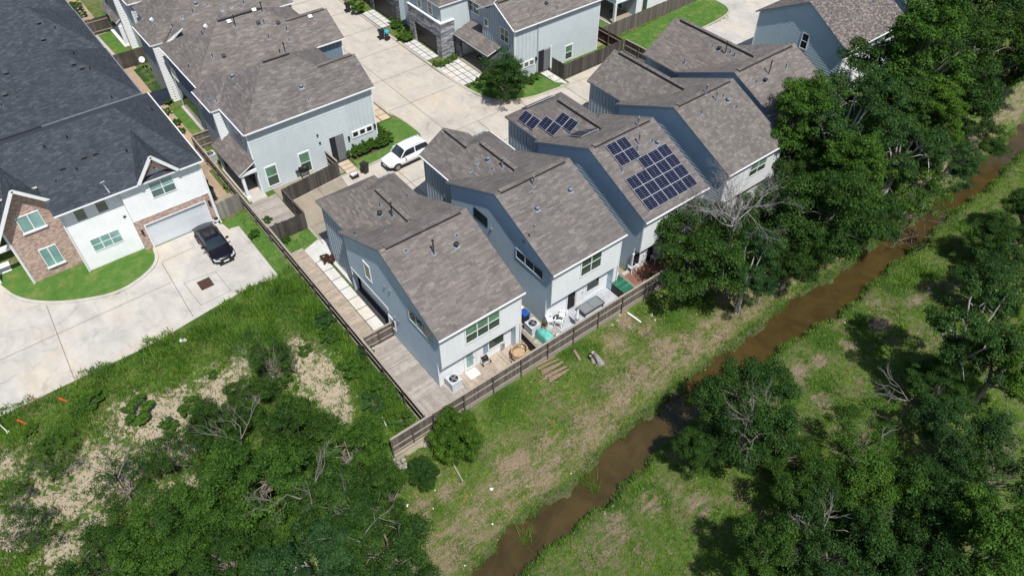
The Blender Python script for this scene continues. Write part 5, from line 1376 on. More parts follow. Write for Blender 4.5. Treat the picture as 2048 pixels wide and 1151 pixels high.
def wheelie(x, y, z, rz, label, body, lid, name='wheelie_bin'):
    t = thing(name, label, 'bin', (x, y, z), rz, 'household bins')
    g = MB(); a, c_ = .22, .26
    def ring(w, d, z_): return [(-w, -d, z_), (w, -d, z_), (w, d, z_), (-w, d, z_)]
    def q(ps): return [Vector(p) for p in ps]
    rs = [q(ring(a, a, .06)), q(ring(c_, .30, .95)), q(ring(c_+.03, .33, .96)), q(ring(c_+.03, .33, 1.0))]
    g.loft(rs, 0, smooth=False); g.poly(list(reversed(rs[0])))
    g.build('body', body, t, off=Vector((0,0,0)))
    g = MB(); g.loft([q(ring(c_+.035, .34, 1.0)), q(ring(c_+.02, .31, 1.06)), q(ring(.1, .15, 1.09))], 0, smooth=False); g.poly(q(ring(.1, .15, 1.09))); g.box((-.2, .33, .96), (.2, .38, 1.0))
    g.build('lid', lid, t, off=Vector((0,0,0)))
    for sx in (-1, 1):
        g = MB(); g.tube([(sx*.2, .27, .12), (sx*.27, .27, .12)], .12, 12); g.build('wheel', BLACK, t, off=Vector((0,0,0)))
    return t
def gxy(px, py, z=0.04): p = P(px, py, z=z); return p.x, p.y
x, y = gxy(731, 345); wheelie(x, y, .03, .3, 'black wheelie bin on the kerb in front of the white car', BLACK, BLACK)
x, y = gxy(764, 78); wheelie(x, y, .09, 1.3, 'black wheelie bin beside the bright blue bag at the far kerb', BLACK, BLACK)
x, y = gxy(697, 24); wheelie(x, y, .09, 1.2, 'black wheelie bin alone at the far kerb near the top edge', BLACK, BLACK)
x, y = gxy(428, 392); wheelie(x-.2, y, .03, .3, 'grey-green wheelie bin behind the pale grey fence panel', simple('grey_green_plastic', (.12,.2,.2), .5), BLACK)
x, y = gxy(420, 384); wheelie(x-.1, y+.5, .03, .2, 'black wheelie bin in the shade beside the brick garage', BLACK, BLACK)
wheelie(23.05, 28.0, .15, 0, 'blue wheelie bin beside the air conditioner between the first two houses', simple('navy_plastic', (.02,.03,.07), .5), BLUEP)
wheelie(23.0, 28.75, .15, 0, 'dark bin with white lid behind the blue bin between the first two houses', BLACK, WHITEP)
def blob_bag(x, y, z, r, mat, label, cat='bag', name='rubbish_bag', sq=.7):
    o = rock((x, y, z+r*sq*.7), r, label, mat, None, sq); o.name = name; o['category'] = cat; return o
x, y = gxy(775, 80); blob_bag(x, y, .08, .35, BLACK, 'black rubbish bag under the bright blue bag at the far kerb')
x, y = gxy(775, 73); blob_bag(x, y+.1, .4, .33, CYAN, 'bright blue bag heaped beside the wheelie bin at the far kerb')
x, y = gxy(709, 354)
t = thing('recycling_crate', 'small black crate of white boxes on the kerb left of the black bin', 'crate', (x, y, .03))
g = MB(); g.box((x-.35, y-.25, .03), (x+.35, y+.25, .3)); g.build('crate_body', BLACK, t)
g = MB(); g.obox((x-.1, y, .36), (.17,.05,0), (-.04,.14,0), (0,0,.09)); g.obox((x+.17, y+.02, .34), (.1,-.04,0), (.04,.1,0), (0,0,.08)); g.build('boxes', WHITEP, t)
# grill behind the alley fence
x, y = gxy(612, 354)
t = thing('barbecue', 'black barbecue grill behind the long alley fence under the sage house window', 'barbecue', (x, y+.1, .02))
g = MB()
for sx in (-.35, .35):
    for sy in (-.18, .18): g.box((x+sx-.02, y+.1+sy-.02, 0), (x+sx+.02, y+.1+sy+.02, .8))
g.build('stand', BLACK, t)
g = MB(); g.box((x-.42, y-.15, .75), (x+.42, y+.35, .95)); g.tube([(x-.42, y+.1, .97), (x+.42, y+.1, .97)], .22, 14); g.box((x-.75, y-.1, .86), (x-.44, y+.3, .9)); g.build('hood', BLACK, t)
# satellite dish
x, y = 13.6, 81.9
t = thing('satellite_dish', 'white satellite dish on a post in front of the weathered strip-garden fence', 'satellite dish', (x, y, 0))
g = MB(); g.cyl((x, y, 0), .03, 1.0, 8); g.bar((x, y, .9), (x-.5, y-.1, 1.0), .04, .04); g.build('mast', METAL, t)
g = MB()
n = Vector((-.5, -.75, .5)).normalized(); u = n.cross(Vector((0,0,1))).normalized(); w = n.cross(u)
c0 = Vector((x, y, 1.15)); rs = [[c0+n*(rr*rr*.5)+(u*math.cos(k*math.pi/8)+w*math.sin(k*math.pi/8))*rr for k in range(16)] for rr in (.02, .14, .24, .32)]
g.loft(rs); rs2 = [[p-n*.015 for p in r_] for r_ in rs]; g.loft(rs2); g.build('dish', WHITEP, t)

# deck things of the first house
def mat_box(name, label, cat, a, b_, mat): g = MB(); g.box(a, b_); return tag(g.build(name, mat), label, cat)
p = P(945, 745, z=.2); mat_box('door_mat', 'white square mat on the deck at the white door', 'mat', (p.x-.42, p.y-.42, .183), (p.x+.42, p.y+.32, .205), WHITEP)
p = P(968, 722, z=.2); x, y = p.x, p.y
t = thing('hose_cart', 'white wheeled hose cart with black hose on the wooden deck', 'hose cart', (x, y, .18))
g = MB()
for sx in (-.28, .28):
    g.tube([(x+sx, y-.3, .35), (x+sx, y+.1, .5), (x+sx, y+.3, 1.0)], .02, 6); g.tube([(x+sx, y-.3, .35), (x+sx, y+.28, .28)], .02, 6); g.tube([(x+sx, y-.1, .3), (x+sx, y, .75), (x+sx, y+.1, .5)], .018, 6)
g.tube([(x-.28, y+.3, 1.0), (x+.28, y+.3, 1.0)], .02, 6); g.tube([(x-.28, y-.3, .35), (x+.28, y-.3, .35)], .02, 6)
g.build('frame', WHITEP, t)
g = MB(); g.tube([(x-.2, y, .52), (x+.2, y, .52)], [.2, .2], 14); g.tube([(x-.24, y, .52), (x-.2, y, .52)], .26, 14); g.tube([(x+.2, y, .52), (x+.24, y, .52)], .26, 14); g.build('hose_reel', BLACK, t)
for sx in (-.33, .33):
    for sy in (-.3, .28):
        g = MB(); g.tube([(x+sx-.03, y+sy, .31), (x+sx+.03, y+sy, .31)], .13, 12); w_ = g.build('wheel', BLACK, t)
        g = MB(); g.tube([(x+sx-.035, y+sy, .31), (x+sx+.035, y+sy, .31)], .06, 10); g.build('hub', METAL, w_)
x, y = 20.65, 25.6
t = thing('wicker_chair', 'round tan wicker chair against the fence at the end of the deck', 'chair', (x, y, .18))
g = MB(); g.tube([(x,y,.2),(x,y,.3),(x,y,.6),(x,y,.62)], [.38,.5,.62,.5], 20)
for k in range(20):
    a = k/20*2*math.pi
    if -.9 < math.sin(a) : g.tube([(x+.6*math.cos(a), y+.6*math.sin(a), .6), (x+.55*math.cos(a+.25), y+.55*math.sin(a+.25), 1.0+.15*math.sin(a+2.2))], .02, 5)
g.tube([(x+.56*math.cos(k/20*2*math.pi), y+.56*math.sin(k/20*2*math.pi), 1.0+.15*math.sin(k/20*2*math.pi+2.0)) for k in range(21)], .045, 7, cap=False)
for rr, zz in ((.6,.75),(.58,.88)): g.tube([(x+rr*math.cos(k/20*2*math.pi), y+rr*math.sin(k/20*2*math.pi), zz+.1*math.sin(k/20*2*math.pi+2.0)) for k in range(21)], .025, 5, cap=False)
g.build('basket', WICKER, t)
g = MB()
for sx, sy in ((-.5,-.2),(.4,-.45),(.4,.4),(-.4,.4)): g.tube([(x+sx, y+sy, .18), (x+sx*.8, y+sy*.8, .5)], .02, 6)
g.tube([(x-.75,y-.1,.18),(x-.7,y-.05,1.0),(x-.6,y,1.05)], .022, 6); g.build('leg', BLACK, t)
g = MB(); g.tube([(18.2, 26.86, .6), (18.25, 26.6, .6), (18.3, 26.6, .2)], .03, 6); g.box((20.0, 26.75, .4), (20.25, 26.93, .95)); tag(g.build('utility_box', METAL), 'small grey meter box with pipe on the rear wall of the first house', 'meter box')
g = MB(); g.box((19.4-.9, 26.86, .95), (19.4-.55, 26.94, 1.75)); 
tag(g.build('wall_plaque', simple('blue_grey_board', (.25,.32,.42), .6)), 'blue-grey hanging board beside the white door on the first deck', 'board')

# patio of the second house
def plastic_chair(x, y, z, rz, label):
    t = thing('plastic_chair', label, 'chair', (x, y, z), rz, 'white patio chairs')
    O = Vector((0,0,0))
    g = MB(); g.loft([[Vector((-.24,-.22,.42)),Vector((.24,-.22,.42)),Vector((.22,.22,.40)),Vector((-.22,.22,.40))],[Vector((-.24,-.22,.445)),Vector((.24,-.22,.445)),Vector((.22,.22,.425)),Vector((-.22,.22,.425))]], smooth=False)
    g.poly([(-.24,-.22,.445),(.24,-.22,.445),(.22,.22,.425),(-.22,.22,.425)]); g.poly([(-.24,-.22,.42),(-.22,.22,.40),(.22,.22,.40),(.24,-.22,.42)]); g.build('seat', WHITEP, t, off=O)
    g = MB()
    for k in range(6): xx = -.2+.08*k; g.bar((xx, .22, .42), (xx*1.1, .34, .86-.02*abs(k-2.5)), .045, .015)
    g.bar((-.25,.33,.85),(.25,.33,.85),.05,.06); g.build('backrest', WHITEP, t, off=O)
    g = MB()
    for sx in (-1, 1): g.bar((sx*.28,-.22,.64),(sx*.28,.3,.66),.06,.03); g.bar((sx*.28,-.2,.42),(sx*.28,-.22,.64),.04,.04)
    g.build('armrest', WHITEP, t, off=O)
    for sx in (-1, 1):
        for sy in (-1, 1): g = MB(); g.bar((sx*.22, sy*.2, .42), (sx*.28, sy*.26, 0), .045, .045); g.build('leg', WHITEP, t, off=O)
    return t
plastic_chair(24.75, 26.15, .19, 2.2, 'white plastic patio chair nearest the air conditioner')
plastic_chair(25.35, 26.45, .19, -2.4, 'white plastic patio chair in front of the dark patio door')
plastic_chair(24.35, 26.65, .19, 1.2, 'white plastic patio chair tucked against the wall corner')
x, y = 25.05, 25.9
g = MB(); g.cyl((24.95, 26.55, .19), .04, .45, 8); g.cyl((24.95, 26.55, .62), .25, .03, 14)
tag(g.build('side_table', METALD), 'small dark round side table between the white patio chairs', 'table')
x, y = 25.75, 25.3
t = thing('patio_umbrella', 'closed white patio umbrella standing near the fence', 'umbrella', (x, y, .19))
g = MB(); g.cyl((x, y, .19), .02, 2.2, 8); g.cyl((x, y, .19), .2, .06, 14); g.build('pole', METAL, t)
g = MB(); g.tube([(x,y,.85),(x,y,.95),(x,y,1.25),(x,y,1.5),(x,y,1.95),(x,y,2.3)], [.05,.17,.19,.1,.09,.03], 10); g.build('canopy', WHITEP, t)
t = thing('lounge_table', 'long low grey mesh lounge on the pale patio', 'lounger', (27.6, 25.9, .18))
gm = simple('grey_mesh', (.19,.21,.22), .6, .1)
g = MB(); g.box((26.75, 25.5, .62), (27.65, 26.35, .66)); g.box((27.68, 25.5, .62), (28.6, 26.35, .66)); g.build('mesh_top', gm, t)
g = MB(); g.box((26.7, 25.44, .58), (28.66, 25.5, .65)); g.box((26.7, 26.35, .58), (28.66, 26.41, .65)); g.box((26.7, 25.5, .58), (26.75, 26.35, .65)); g.box((28.6, 25.5, .56), (28.72, 26.35, .62)); g.build('frame', METALD, t)
for sx in (26.78, 28.55):
    for sy in (25.5, 26.32): g = MB(); g.box((sx, sy, .18), (sx+.05, sy+.05, .6)); g.build('leg', METALD, t)
# tarp-covered thing
g = MB(); cx, cy = 23.15, 25.75
rs = []
for zz, k in ((.18,1.0),(.45,.93),(.78,.86),(.92,.72),(.97,.35),(.99,.08)):
    rs.append([Vector((cx+.46*k*math.copysign(abs(math.cos(a))**.55, math.cos(a))*(1+.07*math.sin(5*a+zz*3)), cy+.85*k*math.copysign(abs(math.sin(a))**.55, math.sin(a))*(1+.07*math.cos(6*a+zz*2)), zz+.05*math.sin(7*a+zz)*(1-k*.5)-.12*max(0, math.sin(a+.6))*min(1, zz))) for a in [j*2*math.pi/24 for j in range(24)]])
g.loft(rs); g.poly(rs[-1], 0, True)
tag(g.build('covered_grill', TEAL), 'bulky patio thing under a teal tarpaulin beside the low stained fence', 'covered grill')
x, y = 23.95, 25.15; g = MB(); g.tube([(x,y,.19),(x,y,.22),(x,y,.5),(x,y,.55)], [.28,.34,.34,.25], 16); tag(g.build('pouf', WHITEP), 'round white pouf beside the teal tarpaulin', 'pouf')
def pot_plant(x, y, z, label, leaf, r=.3, h=.5, pot=None):
    t = thing('potted_plant', label, 'potted plant', (x, y, z))
    g = MB(); g.tube([(x,y,z),(x,y,z+.28)], [.14,.2], 12); g.build('pot', pot or TERRA, t)
    g = MB()
    for k in range(60):
        a = random.uniform(0, 6.28); e = random.uniform(.2, 1.3); L = r*random.uniform(.7, 1.3)
        b_ = Vector((x, y, z+.28)); tip = b_+Vector((math.cos(a)*math.cos(e)*L, math.sin(a)*math.cos(e)*L, math.sin(e)*h)); s = Vector((-math.sin(a), math.cos(a), 0))*.03
        g.poly([b_-s*.4, b_+s*.4, (b_+tip)/2+s+Vector((0,0,.05)), tip, (b_+tip)/2-s+Vector((0,0,.05))])
    g.build('foliage', leaf, t)
pot_plant(23.75, 26.6, .19, 'bushy yellowish pot plant beside the air conditioner on the second patio', DRYM)
pot_plant(24.75, 25.05, .19, 'small green pot plant against the fence beside the pouf', L_SHRUB, .22, .35, BLACK)
x, y = 33.2, 27.05
t = thing('potted_conifer', 'small pointed conifer in a pot at the rear wall of the solar house', 'potted plant', (x, y, .28))
g = MB(); g.tube([(x,y,.28),(x,y,.5)], [.12,.16], 10); g.build('pot', BLACK, t)
g = MB()
for k in range(160):
    f_ = random.random(); a = random.uniform(0, 6.28); rr = .18*(1-f_)+.01; b_ = Vector((x+rr*math.cos(a), y+rr*math.sin(a), .5+.9*f_)); s = Vector((-math.sin(a), math.cos(a), 0))*.03
    g.poly([b_-s, b_+s, b_+Vector((math.cos(a)*.05, math.sin(a)*.05, .1))])
g.build('foliage', L_OAK, t)
# slatted green shelter beside the second patio
t = thing('slatted_bin_shelter', 'low shelter with green slatted roof between the second patio and the red deck', 'shelter', (30.8, 26.0, .18))
g = MB()
for k in range(12): g.obox((30.75, 25.15+.155*k, .98+.01*(k % 3)), (.5, 0, .02), (0, .055, 0), (0, 0, .015))
g.build('roof_slats', GREENP, t)
g = MB()
for sx in (30.3, 31.2):
    for sy in (25.1, 26.85): g.box((sx-.03, sy-.03, .1), (sx+.03, sy+.03, .95))
g.box((30.28, 25.08, .1), (30.32, 26.85, .85)); g.build('frame', FENCED, t)
x, y = 31.05, 26.9; g = MB(); g.tube([(x,y,.16),(x,y,1.25),(x,y,1.35)], [.24,.24,.05], 16); tag(g.build('water_heater', WHITEP), 'white upright tank at the corner between the second and third houses', 'tank')
for (x, y, lab) in ((33.0, 27.05, 'white chair against the rear wall at the left end of the red deck'), (35.2, 26.7, 'white chair in leaf shade on the red deck'), (35.9, 26.4, 'white chair at the shaded right end of the red deck')):
    plastic_chair(x, y-.1, .18, 3.1, lab)

# bank odds and ends
def log(a, b_, r, label, mat=None, name='log', cat='log', grp=None, ends=True):
    t = MB(); a = Vector(a); b_ = Vector(b_); m_ = (a+b_)/2+Vector((0,0,.02))
    t.tube([a, m_, b_], [r, r*.95, r*.85], 10, 0, cap=False)
    k = len(t.v)
    d = (b_-a).normalized(); u = d.cross(Vector((0,0,1))).normalized(); w = d.cross(u)
    for c_, rr, s in ((a, r, -1), (b_, r*.85, 1)): t.poly([c_+(u*math.cos(j*math.pi/5)+w*math.sin(j*math.pi/5))*rr for j in range(10)], 1)
    return tag(t.build(name, [mat or LOGM, LOGE]), label, cat, grp)
p = G(1195, 722); x, y, z = p
t = thing('tree_stump', 'grey dead tree stump standing on the creek bank below the fence', 'tree stump', (x, y, z))
g = MB(); g.tube([(x+.1,y-.3,z-.1),(x,y,z+.35),(x-.15,y+.35,z+.75)], [.25,.2,.17], 12); g.tube([(x-.25,y+.1,z-.1),(x-.35,y+.4,z+.5)], [.15,.11], 10); g.build('trunk', simple('grey_dead_wood', (.27,.25,.23), .95, .35, 5, bmp=.5), t)
g = MB(); g.cyl((x-.15, y+.36, z+.74), .155, .03, 12); g.cyl((x-.36, y+.4, z+.5), .1, .02, 12); g.build('cut_face', LOGE, t)
log(G(1160, 720, .12), G(1148, 700, .12), .13, 'short cut log end beside the dead stump')
log(G(1255, 625, .1), G(1282, 644, .1), .07, 'white fallen pole on the grass below the fence', WHITEP, 'fallen_pole', 'pole')
log(G(905, 925, .08), G(926, 962, .08), .05, 'thin tan pole lying on the grass near the vine bush', LOGE, 'fallen_pole', 'pole')
for k in range(7):
    a = G(1068+5*k+2*(k % 3), 733+5*k, .06+.04*(k % 2)); b_ = G(1108+4*k+5*(k % 3), 713+5*k, .08)
    log(a, b_, .085, 'one of the split planks heaped at the foot of the fence', grp='split planks at the fence foot', name='plank_log', cat='plank')
for k in range(5):
    a = G(1078+10*k, 765-6*k, .08); b_ = G(1094+10*k, 752-5*k, .08)
    log(a, b_, .06, 'one of the broken branches lying below the fence beside the planks', grp='broken branches below the fence', name='fallen_branch', cat='branch')
for (px, py, s_, lab) in ((983,978,.17,'white scrap of litter on the grass right of the straw patch'),(813,1011,.17,'white litter at the edge of the trees below the rubble'),(866,1016,.08,'small pale litter low on the bank'),(985,1047,.09,'white scrap of litter low on the near bank'),(930,1130,.07,'tiny white litter near the bottom edge of the bank'),(1310,640,.09,'white litter on the bank below the fallen pole'),(1304,632,.06,'small white litter beside the shrubs on the bank'),(1142,946,.07,'tiny white litter at the creek edge'),(1690,645,.08,'white litter on the far bank beside the creek'),(1857,577,.12,'pale litter on the far bank path'),(870,980,.07,'small white scrap beside the fallen tan pole')):
    p = G(px, py, .03); o = blob_bag(p.x, p.y, p.z, s_*.75, WHITEP, lab, 'litter', 'litter', .5)
for (px, py) in ((1240,628),(1225,648),(1235,640),(1303,628),(1320,610),(1258,652)):
    p = G(px, py, .03); rock((p.x, p.y, p.z-.05), .17, 'one of the pale broken rocks on the bank below the fence', grp='pale rocks on the bank')
# lot: stakes, pipes, caps
def stake(px, py, lean, h, mat, label, w=.04, name='survey_stake', cat='stake'):
    p = G(px, py); g = MB(); g.bar(p, p+Vector((lean[0], lean[1], h)), w, w); return tag(g.build(name, mat), label, cat)
stake(78, 802, (-.35,.2), .9, simple('faded_red', (.45,.18,.14), .7), 'faded red stake at the court edge, left one', .05)
stake(348, 670, (-.2,.2), .9, simple('faded_red2', (.42,.2,.16), .7), 'faded red stake at the court edge near the white caps', .04)
stake(54, 848, (-.35,.35), .45, ORANGE, 'orange stake lying in the weeds, left one', .09)
stake(134, 803, (-.3,.3), .4, ORANGE, 'orange stake lying in the weeds, right one', .09)
p = G(17, 865); g = MB(); g.tube([p, p+Vector((-.2,.5,1.0))], .03, 6); g.cyl((p.x, p.y, p.z), .12, .1, 10); tag(g.build('marker_pipe', WHITEP), 'white marker pipe leaning in the weeds at the left edge', 'pipe')
p = G(603, 950); p = G(603, 945)
p = G(773, 852); g = MB(); g.tube([p, p+Vector((-.1,.1,1.0))], .03, 6); tag(g.build('marker_pipe', WHITEP), 'short white marker post in the weeds near the fence corner', 'pipe')
for px, lab in ((363,'white round pipe cap in the weeds, left of a pair'),(371,'white round pipe cap in the weeds, right of a pair')):
    p = G(px, 682); g = MB(); g.tube([(p.x,p.y,p.z),(p.x,p.y,p.z+.18),(p.x,p.y,p.z+.28)], [.12,.12,.04], 12); tag(g.build('pipe_cap', WHITEP), lab, 'pipe cap')

# ------------------------------------------------------------------ cars
def car(label, kind, x, y, rz, paint, name):
    """nose towards local -y"""
    t = thing(name, label, 'car', (x, y, .04), rz); O = Vector((0,0,0))
    if kind == 'suv':
        L, Wd = 4.65, .92
        st = [(0,.55,.52,.70),(.03,.80,.42,.80),(.12,.88,.33,.90),(.22,.91,.30,.98),(.30,.92,.30,1.04),(.42,.92,.30,1.08),(.6,.92,.30,1.10),(.8,.92,.30,1.12),(.93,.88,.32,1.10),(.985,.80,.42,1.0),(1,.70,.5,.92)]
        gh = [(.27,.80,1.05,.0),(.40,.68,1.05,.60),(.47,.67,1.05,.645),(.62,.67,1.05,.66),(.80,.66,1.05,.64),(.90,.64,1.05,.58),(.975,.70,1.05,.05)]
        wheels = (.175, .80); wr = .36
    else:
        L, Wd = 4.85, .91
        st = [(0,.40,.45,.54),(.02,.62,.36,.64),(.05,.76,.30,.70),(.10,.86,.26,.76),(.20,.90,.24,.83),(.30,.91,.24,.88),(.42,.91,.24,.92),(.6,.91,.24,.94),(.78,.90,.24,.98),(.88,.86,.27,.97),(.95,.76,.30,.93),(.985,.62,.38,.86),(1,.42,.45,.76)]
        gh = [(.26,.80,.88,.0),(.41,.62,.88,.46),(.49,.60,.88,.51),(.62,.60,.88,.52),(.75,.58,.88,.45),(.93,.60,.90,.09)]
        wheels = (.17, .79); wr = .34
    g = MB(); rs = []
    for s_, hw, zb, zt_ in st:
        yy = (s_-.5)*L; w = hw
        rs.append([Vector(v) for v in ((-w*.86,yy,zb),(-w*.98,yy,zb+.12),(-w,yy,zb+(zt_-zb)*.55),(-w*.97,yy,zt_-.10),(-w*.86,yy,zt_-.02),(-w*.45,yy,zt_+.02),(0,yy,zt_+.03),(w*.45,yy,zt_+.02),(w*.86,yy,zt_-.02),(w*.97,yy,zt_-.10),(w,yy,zb+(zt_-zb)*.55),(w*.98,yy,zb+.12),(w*.86,yy,zb))])
    n = len(rs[0])
    g.loft(rs, 0, closed=True, mfun=lambda i, j: 1 if j in (0, 11, 12) else 0)
    g.poly(list(reversed(rs[0])), 0); g.poly(rs[-1], 0)
    g.build('body', [paint, BLACK], t, off=O)
    # glasshouse with pillars
    g = MB(); rs = []; zb0 = gh[0][2]
    for s_, hw, zb, dz in gh:
        yy = (s_-.5)*L; b0 = Wd*.88
        rs.append([Vector(v) for v in ((-b0,yy,zb-.08),(-(hw*.25+b0*.75) if dz > .3 else -b0,yy,zb+dz*.35),(-hw-.02,yy,zb+dz*.92),(-hw*.85,yy,zb+dz),(0,yy,zb+dz+.02),(hw*.85,yy,zb+dz),(hw+.02,yy,zb+dz*.92),((hw*.25+b0*.75) if dz > .3 else b0,yy,zb+dz*.35),(b0,yy,zb-.08))])
    last = len(rs)-2
    def mf(i, j):
        if i == 0: return 1
        if i == last: return 1
        return 0 if j in (2,3,4,5) else 1
    g.loft(rs, 0, closed=False, mfun=mf); g.build('cabin', [paint, glassmat('car_glass_'+kind, (.02,.03,.04), .04)], t, off=O)
    g = MB()     # pillars in body colour, a little proud of the glass
    for sx in (-1, 1):
        k = 2 if sx < 0 else 6; k1_ = 1 if sx < 0 else 7
        for i0, i1 in ((0, 1),):
            g.bar(rs[i0][k1_]+Vector((0,0,.0)), rs[i1][k]+Vector((sx*.01,0,.01)), .07, .05)
        mid = len(rs)//2
        g.bar(rs[mid][k1_]+Vector((sx*.035,0,-.2)), rs[mid][k]+Vector((sx*.015,0,0)), .09, .03)
        g.bar(rs[last][k]+Vector((sx*.01,0,.01)), rs[last+1][k1_]+Vector((sx*.02,0,0)), .13 if kind == 'suv' else .16, .05)
    g.build('pillar', paint, t, off=O)
    for fy in wheels:
        for sx in (-1, 1):
            yy = (fy-.5)*L
            g = MB(); g.tube([(sx*(Wd-.24), yy, wr), (sx*(Wd-.02), yy, wr), (sx*(Wd+.01), yy, wr)], [wr, wr, wr*.9], 22); w_ = g.build('wheel', BLACK, t, off=O)
            g = MB(); g.tube([(sx*(Wd-.02), yy, wr), (sx*(Wd+.018), yy, wr)], [wr*.68, wr*.62], 18)
            g.build('rim', METAL, w_, off=O)
            g = MB()
            for k in range(5):
                a = k*2*math.pi/5+math.pi/5; g.obox((sx*(Wd+.02), yy+math.cos(a)*wr*.38, wr+math.sin(a)*wr*.38), (.004,0,0), (0, math.cos(a)*wr*.2, math.sin(a)*wr*.2), (0, -math.sin(a)*.035, math.cos(a)*.035))
            g.build('rim_gap', BLACK, w_, off=O)
            g = MB(); pts = [(sx*(Wd+.003), yy+(wr+.06)*math.cos(a), wr+(wr+.06)*math.sin(a)) for a in [math.pi*j/12 for j in range(13)]]; g.tube(pts, .035, 5); g.build('wheel_arch', BLACK if kind == 'suv' else paint, t, off=O)
    yf = -.5*L
    for sx in (-1, 1):
        g = MB(); z0 = st[1][3]-.13
        g.poly([(sx*.46, yf+.02, z0), (sx*.84, yf+.28, z0+.06), (sx*.86, yf+.42, z0+.16), (sx*.50, yf+.09, z0+.14)], 0); g.obox((sx*.64, yf+.13, z0+.04), (.19,.11*1,0) if sx > 0 else (.19,-.11,0), (0,.05,0), (0,0,.05)); g.build('headlight', simple('headlight', (.55,.57,.6), .15, .05), t, off=O)
        g = MB(); yy = .5*L; z1 = st[-2][3]-.12; g.obox((sx*(.66 if kind == 'suv' else .56), yy-.10, z1), (.15,0,0), (0,.05,0), (0,0,.06)); g.build('tail_light', simple('tail_light', (.35,.02,.02), .25, .1), t, off=O)
        g = MB(); ym_ = (gh[1][0]-.5)*L-.12; g.obox((sx*(Wd+.12), ym_, gh[0][2]+.08), (.11,0,0), (0,.06,0), (0,0,.07)); g.bar((sx*(Wd-.08), ym_, gh[0][2]+.02), (sx*(Wd+.05), ym_, gh[0][2]+.06), .05, .04); g.build('mirror', paint, t, off=O)
    g = MB(); z0 = st[1][3]-.16; g.obox((0, yf+.01, z0), (.44,0,0), (0,.03,0), (0,0,.07)); g.obox((0, yf+.0, z0-.22), (.6,0,0), (0,.05,0), (0,0,.06)); g.build('grille', BLACK, t, off=O)
    g = MB(); g.obox((0, yf-.035, z0-.10), (.22,0,0), (0,.008,0), (0,0,.055)); g.build('number_plate', WHITEP, t, off=O)
    if kind == 'suv':
        for sx in (-1, 1):
            g = MB(); g.tube([(sx*.6, -.2, 1.70), (sx*.62, .2, 1.76), (sx*.62, 1.3, 1.74), (sx*.6, 1.6, 1.67)], .02, 6); g.build('roof_rail', METAL, t, off=O)
        g = MB()
        for sx in (-1, 1): g.obox((sx*(Wd-.01), -.05, .34), (.02,0,0), (0,1.1,0), (0,0,.07))
        g.build('sill', BLACK, t, off=O)
    else:
        g = MB(); g.obox((0, .25, 1.405), (.40,0,0), (0,.36,0), (0,0,.004)); g.build('sunroof', glassmat('roof_glass', (.015,.015,.017), .05), t, off=O)
    return t
def carpaint(name, c, r=.22):
    m, nt, b = newmat(name, c, r, .5); b.inputs['Coat Weight'].default_value = .35; b.inputs['Specular IOR Level'].default_value = .25; b.inputs['Coat Roughness'].default_value = .05; return m
car('white SUV parked beside the lawn, half behind a town house roof', 'suv', 27.0, 50.45, math.pi*1.5+.03, carpaint('white_paint', (.78,.79,.80)), 'white_car')
car('black saloon parked in front of the pale garage door', 'sedan', 8.3, 49.9, .01, carpaint('black_paint', (.006,.006,.012), .3), 'black_car')
car('dark car inside the open garage of the corner house', 'suv', 45.3, 60.6, -math.pi/2, carpaint('dark_paint', (.03,.03,.035)), 'dark_car')
# nearer nose points towards the street: local -y turned to -x
# ------------------------------------------------------------------ vegetation
def leaf_object(name, pos, nrm, size, aspect, mat, parent, r, curve=0.25):
    n = len(pos)
    nrm = nrm/np.linalg.norm(nrm, axis=1, keepdims=True)
    t = r.normal(size=(n, 3)); t -= (t*nrm).sum(1, keepdims=True)*nrm; t /= np.linalg.norm(t, axis=1, keepdims=True)+1e-9
    bt = np.cross(nrm, t); s = size[:, None]
    a = pos-t*s; b_ = pos+bt*s*aspect-nrm*s*curve*0.3; c = pos+t*s; d = pos-bt*s*aspect-nrm*s*curve*0.3
    V = np.stack([a, b_, c, d], 1).reshape(-1, 3)
    F = np.arange(4*n).reshape(-1, 4)
    me = bpy.data.meshes.new(name)
    me.vertices.add(4*n); me.vertices.foreach_set('co', V.ravel())
    me.loops.add(4*n); me.loops.foreach_set('vertex_index', F.ravel())
    me.polygons.add(n); me.polygons.foreach_set('loop_start', np.arange(n)*4); me.polygons.foreach_set('loop_total', np.full(n, 4))
    me.update(calc_edges=True)
    me.materials.append(mat)
    o = bpy.data.objects.new(name, me); COL.objects.link(o)
    if parent: o.parent = parent
    return o
